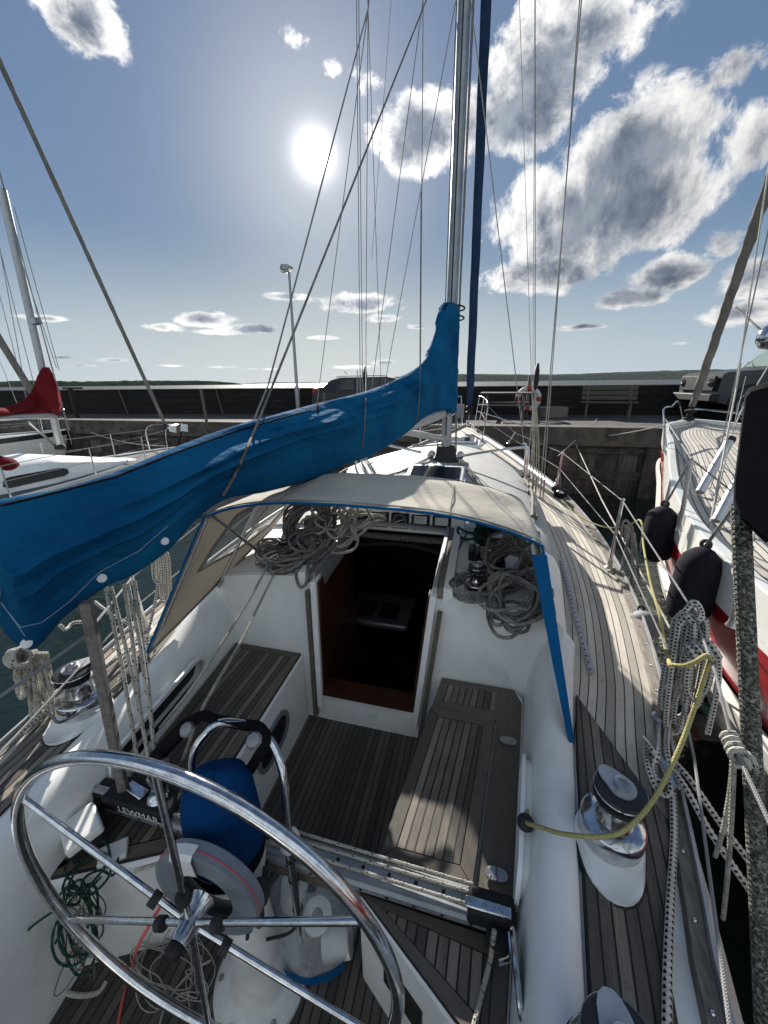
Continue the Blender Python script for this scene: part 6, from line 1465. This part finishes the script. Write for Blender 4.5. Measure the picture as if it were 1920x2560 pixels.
# street lamp
lp0=onquay(646,897); lr=root('street_lamp',tuple(lp0),'tall thin street lamp on the quay, its flat head turned left','street lamp')
top=A(626,588,f=lp0.y); top.x=lp0.x+(top.x-lp0.x)*.6
MB().tube([lp0,lp0+Vector((0,0,.9)),lp0+Vector((0,0,1.0)),top],[.09,.09,.055,.035],12).build('pole','alu_dark',lr)
hd=A(619,580,f=lp0.y); 
MB().loft([[hd+Vector(((-.34+ .02)*.62,y*.5,-.02)) for y in (-.1,.1)]+[hd+Vector(((-.34)*.62,y*.5,.05)) for y in (.1,-.1)],[hd+Vector(((-.15)*.62,y,-.06)) for y in (-.17,.17)]+[hd+Vector(((-.15)*.62,y,.10)) for y in (.15,-.15)],[hd+Vector(((.15)*.62,y,-.06)) for y in (-.15,.15)]+[hd+Vector(((.15)*.62,y,.08)) for y in (.13,-.13)],[hd+Vector(((.34)*.62,y*.4,-.03)) for y in (-.1,.1)]+[hd+Vector(((.34)*.62,y*.4,.03)) for y in (.1,-.1)]],True,True).build('lamp_head','alu_dark',lr,bevel=.01)
MB().lathe(hd+Vector((-.06,0,-.05)),[(.14,0),(.12,-.05),(.06,-.07),(.001,-.075)],20).build('lens','jeep_glass',lr)
for px,h_ in ((447,.95),(705,.8)):
    b=onquay(px,915); tag(MB().tube([b,b+Vector((-.03,0,h_))],.04,8).build('mooring_pole','weathered_wood',None),'thin weathered pole at the quay edge '+('left of the street lamp' if px<600 else 'right of the street lamp'),'pole')
hy=onquay(168,905); hr=root('hose_stand',tuple(hy),'black hose stand with a tap arm on the quay at the left','hose stand')
MB().tube([hy,hy+Vector((0,0,1.0))],.07,10).build('post','black_plastic',hr); MB().tube([hy+Vector((-.3,0,.98)),hy+Vector((.5,0,.98))],.03,8).build('arm','black_plastic',hr)
# ---------------------------------------------------------------- other yachts
def Yacht(name,label,bow,axis,L,B,zd0,zb0,bands,deckm,keel=-.95,planks=False,full=.52,bulwark=.06):
    """bow: (x,y); axis: direction pointing aft"""
    bow=Vector((bow[0],bow[1],0)); a=Vector((axis[0],axis[1],0)).normalized(); n=Vector((-a.y,a.x,0))   # n = port->starboard side normal
    r=root(name,(bow.x+a.x*L*.45,bow.y+a.y*L*.45,-.5),label,'sailboat')
    hb=lambda t:max(.012,B/2*(min(1,t/(L*full))**.62 if t<L*full else 1-.22*((t-L*full)/(L*(1-full)))**2) if t>0 else .012)
    zz=lambda t:zd0+(zb0-zd0)*max(0,1-t/(L*.75))**2
    ts=[0,.06,.15,.3,.5]+fr(.8,L,26)
    def pt(t,side,k,z): 
        hbv=hb(t)*k; return bow+a*(t+max(0,(1-k))*0+ (zz(0)-z)*.28*max(0,1-t/2.))+n*side*hbv+Vector((0,0,z))
    zs=[]
    for side in (-1,1):
        for i,(d0,d1,m) in enumerate(bands):
            rows=[]
            for t in ts:
                T=zz(t); 
                f=lambda d:(T-d if d<50 else d-100)
                za,zb=f(d0),f(d1); row=[]
                for q in (0,.5,1):
                    z=za+(zb-za)*q; dep=(T-z)/(T+.5); kk=1.0+.03*math.sin(min(1,max(0,dep))*2.2)-.33*max(0,dep-.35)**1.5*1.6 if z<T else 1.
                    row.append(pt(t,side,max(.05,kk),z))
                rows.append(row)
            MB().sheet(rows,th=.012).build('hull' if i==0 else 'hull_band',m,r,smooth=60)
    # transom and deck
    MB().add([pt(L,-1,1,zz(L)),pt(L,1,1,zz(L)),pt(L,1,.7,-.9),pt(L,-1,.7,-.9)],[(0,1,2,3)]).build('transom',bands[0][2],r)
    rows=[];uv=[]
    for t in ts:
        w=hb(t)-.02; rows.append([bow+a*t+n*(w*q)+Vector((0,0,zz(t)-bulwark-.0+.03*(1-q*q))) for q in fr(-1,1,11)]); uv.append([(w*(1-abs(q)),t) if abs(q)>.01 else (w,t) for q in fr(-1,1,11)])
    MB().sheet(rows,uv,.02).build('deck',deckm,r,smooth=60)
    for side in (-1,1):
        MB().loft([[pt(t,side,1,zz(t))+n*side*(-.06*min(1,hb(t)/.2)),pt(t,side,1,zz(t))+Vector((0,0,.02)),pt(t,side,1,zz(t))+n*side*.012,pt(t,side,1,zz(t)-.05)] for t in ts],True,True).build('gunwale','gelcoat' if not planks else 'gelcoat_deck',r,smooth=40)
    F=lambda t,y,z: bow+a*t+n*y+Vector((0,0,z))
    return r,F,hb,zz
def cabin(F,zz,t0,t1,t2,w,h,par,m='gelcoat',win=True,wt=None,side=1):
    """coachroof from t0 (front, tapered) to t2 (aft)"""
    rows=[]
    for t in fr(t0,t2,18):
        k=min(1,max(.02,(t-t0)/(t1-t0))); ww=w*(.25+.75*k**.7); hh=h*min(1,k*1.0+.02); z=zz(t)-.05; P=[F(t,-ww,z),F(t,-ww*.93,z+hh*.8),F(t,-ww*.84,z+hh*.95)]+[F(t,ww*.84*q,z+hh*(1.+.12*(1-q*q))) for q in fr(-.8,.8,7)]+[F(t,ww*.84,z+hh*.95),F(t,ww*.93,z+hh*.8),F(t,ww,z)]
        rows.append(P)
    rows=[[F(t0-.04,0,zz(t0)-.05)]*len(rows[0])]+rows
    c=MB().sheet(rows).build('coachroof',m,par,smooth=40)
    n_=len(rows[0]); MB().add(rows[-1],[tuple(range(n_))]).build('cabin_bulkhead',m,c)
    return c
bands=[(-.0,.14,'white_hull'),(.14,.44,'red_stripe'),(.44,1.25,'white_hull'),(1.25,2.2,'red_stripe')]
G=[A(1443,962,z=1.24),A(1447,1040,z=1.2),A(1470,1110,z=1.18),A(1530,1200,z=1.16),A(1600,1270,z=1.15),A(1659,1320,z=1.15)]
RB=root('red_yacht',(3.9,4.,-.5),'white and red yacht with a teak deck moored to starboard, seen from its bow','sailboat')
tip=Vector((4.35,8.75,0)); 
gt=[(tip.y,0.)]
gw=[(g.y,g.x) for g in G][::-1]   # f, s increasing f
gtab=[(-4.5,2.05),(-1,1.86)]+[(f,s) for f,s in gw]+[(8.0,max(3.6,gw[-1][1]+.28)),(8.55,4.08),(tip.y,tip.x)]
gtab=[g for i,g in enumerate(gtab) if i==0 or g[0]>gtab[i-1][0]+.05]
axl=lambda f:3.45+(tip.x-3.45)*(f-1.5)/(tip.y-1.5)
gp=lambda f:smooth_i(gtab,f); gs=lambda f:2*axl(f)-gp(f)
zr=lambda f:1.15+.18*(max(0,f)/8.75)**2
FS=fr(-4.4,8.0,40)+[8.2,8.4,8.55,8.65,8.72,tip.y]
def rhull(d0,d1,m,name,out0=0.,out1=0.,th=.015,keel=.0):
    for sd,E in ((-1,gp),(1,gs)):
        rows=[]
        for f in FS:
            c=axl(f); w=(c-E(f)); row=[]
            for q in fr(0,1,4):
                d=d0+(d1-d0)*q; z=zr(f)-d; tuck=max(0,d-.25); k=1-(.16*tuck+.16*tuck*tuck)*min(1,.5+abs(1/(abs(w)+.3))*.35); o_=out0+(out1-out0)*q
                fy=f-(.35*d)*max(0,min(1,(f-6.2)/2.5)); row.append((c-w*k+ (o_ if E is gs else -o_)*(1 if abs(w)>.1 else .3),fy,z))
            rows.append(row)
        MB().sheet(rows,th=th).build(name,m,RB,smooth=60)
rhull(-.06,.17,'white_hull','hull'); rhull(.17,.52,'red_stripe','red_band',-.004,-.004); rhull(.52,.60,'white_hull','rubbing_strake',.03,.035,.05); rhull(.60,1.40,'white_hull','hull',-.002,-.002); rhull(1.40,1.50,'red_stripe','boot_stripe',.002,.002); rhull(1.5,2.1,'lead_grey','underwater_hull')
rows=[];uv=[]
for f in FS:
    a_,b_=gp(f)+.015,gs(f)-.015; rows.append([(a_+(b_-a_)*q,f,zr(f)-.07+.04*(1-(2*q-1)**2)) for q in fr(0,1,15)]); uv.append([(min(q,1-q)*(b_-a_),f) for q in fr(0,1,15)])
MB().sheet(rows,uv,.02).build('deck','teak_neighbour',RB,smooth=60)
for E,sd in ((gp,-1),(gs,1)):
    MB().loft([[(E(f)-sd*.07,f,zr(f)+.0),(E(f)-sd*.06,f,zr(f)+.06),(E(f)+sd*.0,f,zr(f)+.065),(E(f)+sd*.012,f,zr(f)+.04),(E(f)+sd*.012,f,zr(f)-.0)] for f in FS],True,True).build('gunwale','white_hull',RB,smooth=40)
# its deck gear
def rp(x,y,dz=0.,z=None):
    z=1.2
    for _ in range(8): p=A(x,y,z=z+dz); z=zr(p.y)-.04
    return A(x,y,z=z+dz)
fb=Vector((4.35,8.7,1.62)); q1_=A(1659,395,f=5.6)
fs2=root('furled_jib',tuple(fb),'grey furled headsail on the forestay of the red and white yacht','furled sail')
f0_=A(1492,888,f=8.6); f1_=A(1657,410,f=6.5); d_=f1_-f0_
rings=[]
for i in range(80):
    t=.03+1.5*i/79; c=f0_+d_*t; r=.045+.015*min(1,i/8)+.01*noise.noise(Vector((i*.5,0,0)))
    rings.append([c+Vector((r*(1+.1*math.sin(3*a+i*.8))*math.cos(a),r*math.sin(a),r*.3*math.sin(2*a+i))) for a in [2*math.pi*k/12 for k in range(12)]])
MB().loft(rings,True,True).build('sail','sail_grey',fs2,smooth=70)
MB().lathe(f0_-Vector((0,0,.1)),[(.03,-.08),(.09,-.06),(.09,-.02),(.05,0),(.05,.06),(.09,.08),(.09,.12),(.03,.14)],18).build('furling_drum','black_plastic',fs2)
MB().tube([f0_,Vector((f0_.x+.02,f0_.y+.05,zr(8.6)-.02))],.02,8).build('stay','steel_dull',fs2)
def rstan(bx,by,tx,ty):
    b=rp(bx,by,.03); t=A(tx,ty,f=b.y); st=MB().tube([b,t],.014,8).build('stanchion','steel_dull',RB); MB().lathe(b,[(.025,0),(.018,.015),(.016,.04)],12).build('base','steel_dull',st); return b,t
RS=[rstan(1467,1146,1494,992),rstan(1435,978,1436,918) ,rstan(1582,1352,1620,1180)]
pa=[A(1436,1000,f=6.7),A(1437,915,f=6.8),A(1443,905,f=7.6),A(1465,885,f=8.6)]
MB().tube([rp(1440,985,.02),A(1434,900,f=7.0),A(1436,882,f=7.3),A(1452,878,f=8.0)],.014,8,smooth=5).build('pulpit','steel',RB)
MB().tube([A(1452,878,f=8.0),A(1466,868,f=8.6),A(1475,905,f=8.7),A(1482,925,f=8.75)],.014,8,smooth=5).build('pulpit','steel',RB)
MB().tube([A(1500,883,f=8.4),A(1560,889,f=8.1),A(1612,898,f=7.7),A(1622,930,f=7.5),A(1628,968,f=7.4)],.014,8,smooth=4).build('pulpit','steel',RB)
MB().tube([A(1500,910,f=8.5),A(1600,930,f=7.8),A(1625,935,f=7.5)],.012,8).build('pulpit','steel',RB)
for p,q,ff in (((1438,915),(1625,1100),None),):
    MB().tube([A(1437,905,f=7.2),RS[0][1],A(1560,1045,f=3.9),A(1640,1110,f=3.0),RS[2][1]+Vector((0,-.0,0))],.006,6).build('guard_wire','wire',RB)
    MB().tube([A(1455,960,f=6.6),A(1505,1030,f=4.6),A(1570,1100,f=3.5),A(1640,1165,f=2.8)],.006,6).build('guard_wire','wire',RB)
# two light dorade-like poles: the legs of a sloping silver ladder
for (ax,ay,bx,by) in ((1577,952,1512,1063),(1629,975,1548,1126)):
    b=rp(bx,by,.02); t=A(ax,ay,f=b.y+.25); pl_=MB().tube([b,t],.035,12).build('lashed_pole','alu',RB); MB().lathe(t,[(.038,-.01),(.036,.03),(.02,.04)],12,(t-b)).build('pole_cap','black_plastic',pl_)
hz=rp(1640,990,.05); h_=MB().box((4.2,5.4,1.26),(.55,.6,.08)).build('foredeck_hatch','gelcoat',RB,bevel=.02); MB().box((4.2,5.4,1.32),(.45,.5,.02)).build('pane','deck_glass',h_)
# stays and halyards of that yacht
for (x0,y0,x1,y1,f0,f1,r,m) in ((1531,1150,1590,840,3.1,4.6,.008,'rope_white'),(1590,840,1652,420,4.6,5.4,.008,'rope_white'),(1555,975,1659,500,5.6,5.0,.006,'wire'),(1530,1150,1600,860,3.1,4.9,.004,'wire')):
    a_=A(x0,y0,f=f0); b_=A(x1,y1,f=f1); MB().tube([a_,a_+(b_-a_)*1.25],r,6).build('halyard',m,RB)
MB().tube([A(1590,664,f=6.5),A(1645,715,f=5.8),A(1680,745,f=5.5)],.012,6).build('tie_line','rope_grey',RB)
MB().tube([A(1530,1062,f=4.2),A(1600,890,f=5.5),A(1660,790,f=5.8)],.007,6).build('tie_line','rope_white',RB)
# ---- the small white yacht to port, with a red sail cover
pb0=A(384,968,z=.58)
RY,PF,phb,pzz=Yacht('small_yacht','small white yacht with a grey deck and one long dark cabin window, moored to port',(pb0.x,pb0.y),(-.22,-.975),8.4,2.8,.42,.60,[(.0,.30,'white_hull'),(.30,.95,'white_hull'),(.95,1.7,'lead_grey')],'deck_grey')
pc_=cabin(PF,pzz,1.1,3.0,6.4,.76,.44,RY)
am=A(130,966,z=.86); at_=A(4,408,f=am.y)
pm_=MB().loft([[am.lerp(at_,t)+Vector((.05*math.cos(a),.075*math.sin(a),0)) for a in [2*math.pi*k/16 for k in range(16)]] for t in (0,.5,1)],True,True).build('mast','alu',RY,smooth=50)
MB().lathe(am-Vector((0,0,.04)),[(.10,0),(.10,.05),(.07,.10)],18).build('mast_step','black_plastic',pm_)
def onside(x,y,t=None):
    """a point of the cabin side facing us"""
    q=A(x,y,f=am.y-.6)
    return q
def cside(t,h): 
    w=.88; z=pzz(t)-.05; return PF(t,w*(1-.07*h/.8)+.004,z+.40*h)
for t0,t1 in ((2.75,3.65),):
    lp=[(t0+.08,.30),(t1-.02,.26),(t1+.05,.36),(t1+.0,.66),(t1-.1,.70),(t0+.12,.68),(t0,.58),(t0,.38)]
    s1=1
    if (PF(3,.88,0)-CAMP).length>(PF(3,-.88,0)-CAMP).length: s1=-1
    cs_=lambda t,h,o=0: PF(t,s1*(.76*(1-.07*h/.8)+.006+o),pzz(t)-.05+.40*h)
    w_=MB().loft([[cs_(t,h) for t,h in lp],[cs_(t,h,.012) for t,h in lp]],True,True).build('cabin_window','deck_glass',pc_)
for t in (1.2,2.4,3.8,5.2):
    for sd in (-1,1):
        b=PF(t,sd*(phb(t)-.06),pzz(t)-.03); st=MB().tube([b,b+Vector((0,0,.52))],.012,8).build('stanchion','steel_dull',RY)
for hgt in (.5,.26):
    for sd in (-1,1): MB().tube([PF(t,sd*(phb(t)-.06),pzz(t)+hgt) for t in (.35,1.2,2.4,3.8,5.2,7.2)],.005,6).build('guard_wire','wire',RY)
MB().tube([PF(.5,-.35,pzz(0)),PF(.45,-.36,pzz(0)+.52),PF(-.05,-.12,pzz(0)+.56),PF(-.05,.12,pzz(0)+.56),PF(.45,.36,pzz(0)+.52),PF(.5,.35,pzz(0))],.013,8,smooth=5).build('pulpit','steel',RY)
for (x,y) in ((373,926),(398,924)):
    c=A(x,y,f=pb0.y-.1); MB().box(c,(.20,.02,.17),Matrix.Rotation(R_(10),3,'Y')).build('pulpit_board','white_plastic',RY,bevel=.006)
MB().tube([A(385,960,z=.6),A(392,930,f=pb0.y)],.03,8).build('anchor_roller','steel_dull',RY)
for (x0,y0,x1,y1,ff) in ((122,795,32,520,6.2),(128,800,45,500,6.5),(150,930,14,430,6.6),(155,960,18,440,6.8),(60,875,0,640,5.9),(66,900,4,560,6.0),(40,880,0,780,5.8),(86,880,5,560,6.3)):
    a=A(x0,y0,f=ff); b=A(x1,y1,f=am.y); MB().tube([a,a+(b-a)*1.15],.006,6).build('shroud','wire',RY)
MB().tube([A(75,688,f=am.y),A(80,700,f=am.y)],.09,4).build('spreader_fitting','steel_dull',RY)
bm0=A(118,897,f=am.y); bm1=A(-40,905,f=am.y-1.7); MB().tube([bm0,bm1],.05,12).build('boom','alu',RY)
MB().tube([A(62,912,f=am.y-.9),A(122,965,f=am.y)],.025,10).build('boom_vang','steel_dull',RY)
cols=[(126,868,878,0),(124,850,897,.0),(119,830,900,.0),(112,806,899,.0),(104,793,898,.02),(95,793,897,.05),(88,799,896,.08),(82,820,896,.12),(75,838,896,.2),(66,852,896,.35),(55,862,896,.6),(40,870,896,.8),(20,876,897,1.1),(0,881,898,1.4),(-25,884,900,1.8)]
rg=[]
for x,yt,yb,df in cols:
    a=A(x,yt,f=am.y-df); b=A(x,yb,f=am.y-df); w=.13 if x<122 else .03
    rg.append([b.lerp(a,.5+.5*math.sin(q))+Vector((0,(w*(1-.35*math.sin(q)))*math.cos(q)+.02*noise.noise(Vector((x*.1,math.sin(q)*4,1))),0)) for q in [2*math.pi*k/24 for k in range(24)]])
tag(MB().loft(rg,True,True).build('red_sail_cover','red_canvas',None,smooth=70),'dark red canvas sail cover over the boom of the small white yacht to port','sail cover')
rg=[]
for i,(x,yt,yb) in enumerate(((-40,985,1075),(-10,985,1065),(12,990,1056),(28,1003,1050),(36,1020,1046))):
    ff=4.75; a=A(x,yt,f=ff); b=A(x,yb,f=ff); rg.append([b.lerp(a,.5+.5*math.sin(q))+Vector((0,.35*math.cos(q)*(1-i*.15),0)) for q in [2*math.pi*k/20 for k in range(20)]])
tag(MB().loft(rg,True,True).build('red_sprayhood','red_canvas',None,smooth=70),'faded dark red sprayhood at the left edge on the small white yacht','sprayhood')
a=A(356,915,f=pb0.y-.05); b=A(0,135,f=am.y+.3); sj=root('furled_jib',tuple(a),'long grey furled headsail rising from the bow of the small white yacht','furled sail'); rg=[]
for i in range(70):
    t=1.2*i/69; c=a+(b-a)*t; r=.035+.010*noise.noise(Vector((i*.6,2,0)))+.008*min(1,i/12); rg.append([c+Vector((r*math.cos(q),r*math.sin(q),0)) for q in [2*math.pi*k/10 for k in range(10)]])
MB().loft(rg,True,True).build('sail','sail_grey',sj,smooth=70); MB().lathe(a-Vector((0,0,.22)),[(.02,0),(.08,.02),(.08,.10),(.03,.13),(.03,.24)],14).build('furling_drum','black_plastic',sj)
# ---- a third yacht further left
b3=A(146,934,z=.72)
R3,F3,h3,z3=Yacht('far_yacht','white yacht with a dark gunwale stripe at the far left beyond the red sail cover','%s' if 0 else (b3.x,b3.y),(-.62,-.78),9.5,3.0,.6,.8,[(.0,.14,'car_paint'),(.14,.75,'white_hull'),(.75,1.7,'white_hull')],'gelcoat_deck')
cabin(F3,z3,2.2,3.6,7,.85,.38,R3)
MB().tube([F3(.6,-.35,z3(0)),F3(.5,-.36,z3(0)+.55),F3(0,-.1,z3(0)+.6),F3(0,.1,z3(0)+.6),F3(.5,.36,z3(0)+.55),F3(.6,.35,z3(0))],.014,8,smooth=5).build('pulpit','steel',R3)
for hgt in (.55,.28):
    for sd in (-1,1): MB().tube([F3(t,sd*(h3(t)-.06),z3(t)+hgt) for t in (.4,1.8,3.4,5.,7.)],.006,6).build('guard_wire','wire',R3)
for t in (1.8,3.4,5.):
    for sd in (-1,1): b=F3(t,sd*(h3(t)-.06),z3(t)); MB().tube([b,b+Vector((0,0,.56))],.012,6).build('stanchion','steel_dull',R3)
a=F3(.15,0,z3(0)+.1); c1=A(78,862,f=a.y-.6); c2=A(0,735,f=a.y-1.2); sj=root('furled_jib',tuple(c1),'pale furled headsail of the far left yacht crossing behind the red sail cover','furled sail')
MB().tube([c1-(c2-c1)*.25,c2+(c2-c1)*3],.085,10).build('sail','sail_grey',sj)
# ---- mooring lines to the quay and between the boats
def sagline(a,b,sag,n=14): return [Vector(a).lerp(Vector(b),i/n)-Vector((0,0,sag*4*(i/n)*(1-i/n))) for i in range(n+1)]
def mline(name,pts,r,m,label,cat='rope',group=None): return tag(MB().tube(pts,r,8).build(name,m,None,smooth=60),label,cat,group)
bowp=Vector((.33,9.3,zd(9.3)+.06))
mline('mooring_line',sagline(bowp+Vector((.1,0,.3)),A(1245,944,f=10.6),.05),.011,'rope_white','pale mooring line from our bow to the quay right of the pulpit')
mline('mooring_line',sagline(A(1245,944,f=10.6),Vector((4.2,8.6,zr(8.6)+.1)),.10),.013,'rope_white','slack mooring line sagging from the quay to the bow of the red yacht')
mline('mooring_line',[A(1238,947,f=10.6),A(1300,1080,f=6.),A(1370,1210,f=4.2),A(1480,1420,f=3.0)],.009,'rope_white','thin pale line slanting down from the quay ring behind the starboard guard rail')
mline('mooring_line',sagline(PF(.4,.1,pzz(0)+.1),A(130,900,z=QZ+.05),.25),.011,'rope_white','mooring line from the small white yacht to the quay at the left')
mline('mooring_line',sagline(Vector((-.1,9.2,zd(9.2)+.05)),A(420,960,f=9.0),.15),.011,'rope_white','mooring line running to port from our bow')
mline('mooring_line',sagline(A(1290,905,z=QZ+.06),A(1205,985,f=8.6),.02),.008,'rope_white','short thin line rising from the starboard guard rail to the quay edge')

# fenders on the side of the red and white yacht
def outboard(x,y,R):
    r=RAY((x,y)); best=None
    for i in range(4000):
        t=1+i*.003; p=CAMP+r*t
        if p.x>gp(p.y)-R: return p
for (cx,cy,tx,ty,bx,by,R,lan,lb) in ((1425,1155,1436,1092,1412,1214,.155,(1492,995),'black cloth-covered fender hanging near the bow of the red and white yacht'),(1500,1265,1524,1180,1474,1350,.165,(1600,1075),'black cloth-covered fender beside the red and white yacht, the nearer and larger-looking one')):
    c=outboard(cx,cy,R*.6); R=(c-CAMP).length*(.030 if cx<1450 else .037); t_=A(tx,ty,f=c.y+.05); b_=A(bx,by,f=c.y-.03)
    fender('fender',lb,t_,b_,R,'fender_black',[t_,A(lan[0],lan[1],f=c.y-.1)])
# the air: faint haze that only tells on the far shores
hz_=MB().box((0,3500,60),(12000,9000,124)).build('haze',MT['haze'],None,smooth=0); tag(hz_,kind='stuff'); hz_.location.z=-1.0

GR={'rope_coil':'rope coils on the cabin top','fender':'fenders hung between the boats','mooring_line':'mooring lines of the moored boats','dock_line':'checked dock lines along the rails','furled_jib':'furled headsails of the neighbouring yachts','mooring_pole':'poles at the quay edge','traveller_line':'lines led to and from the traveller','yellow_line':'yellow lines on the starboard side','fender_line':'lines tied to the starboard guard wire','string_tangle':'string tangles at the helm','white_rope':'white rope ends by the helm'}
for o in bpy.data.objects:
    k=o.name.split('.')[0]
    if o.parent is None and k in GR and 'label' in o: o['group']=GR[k]
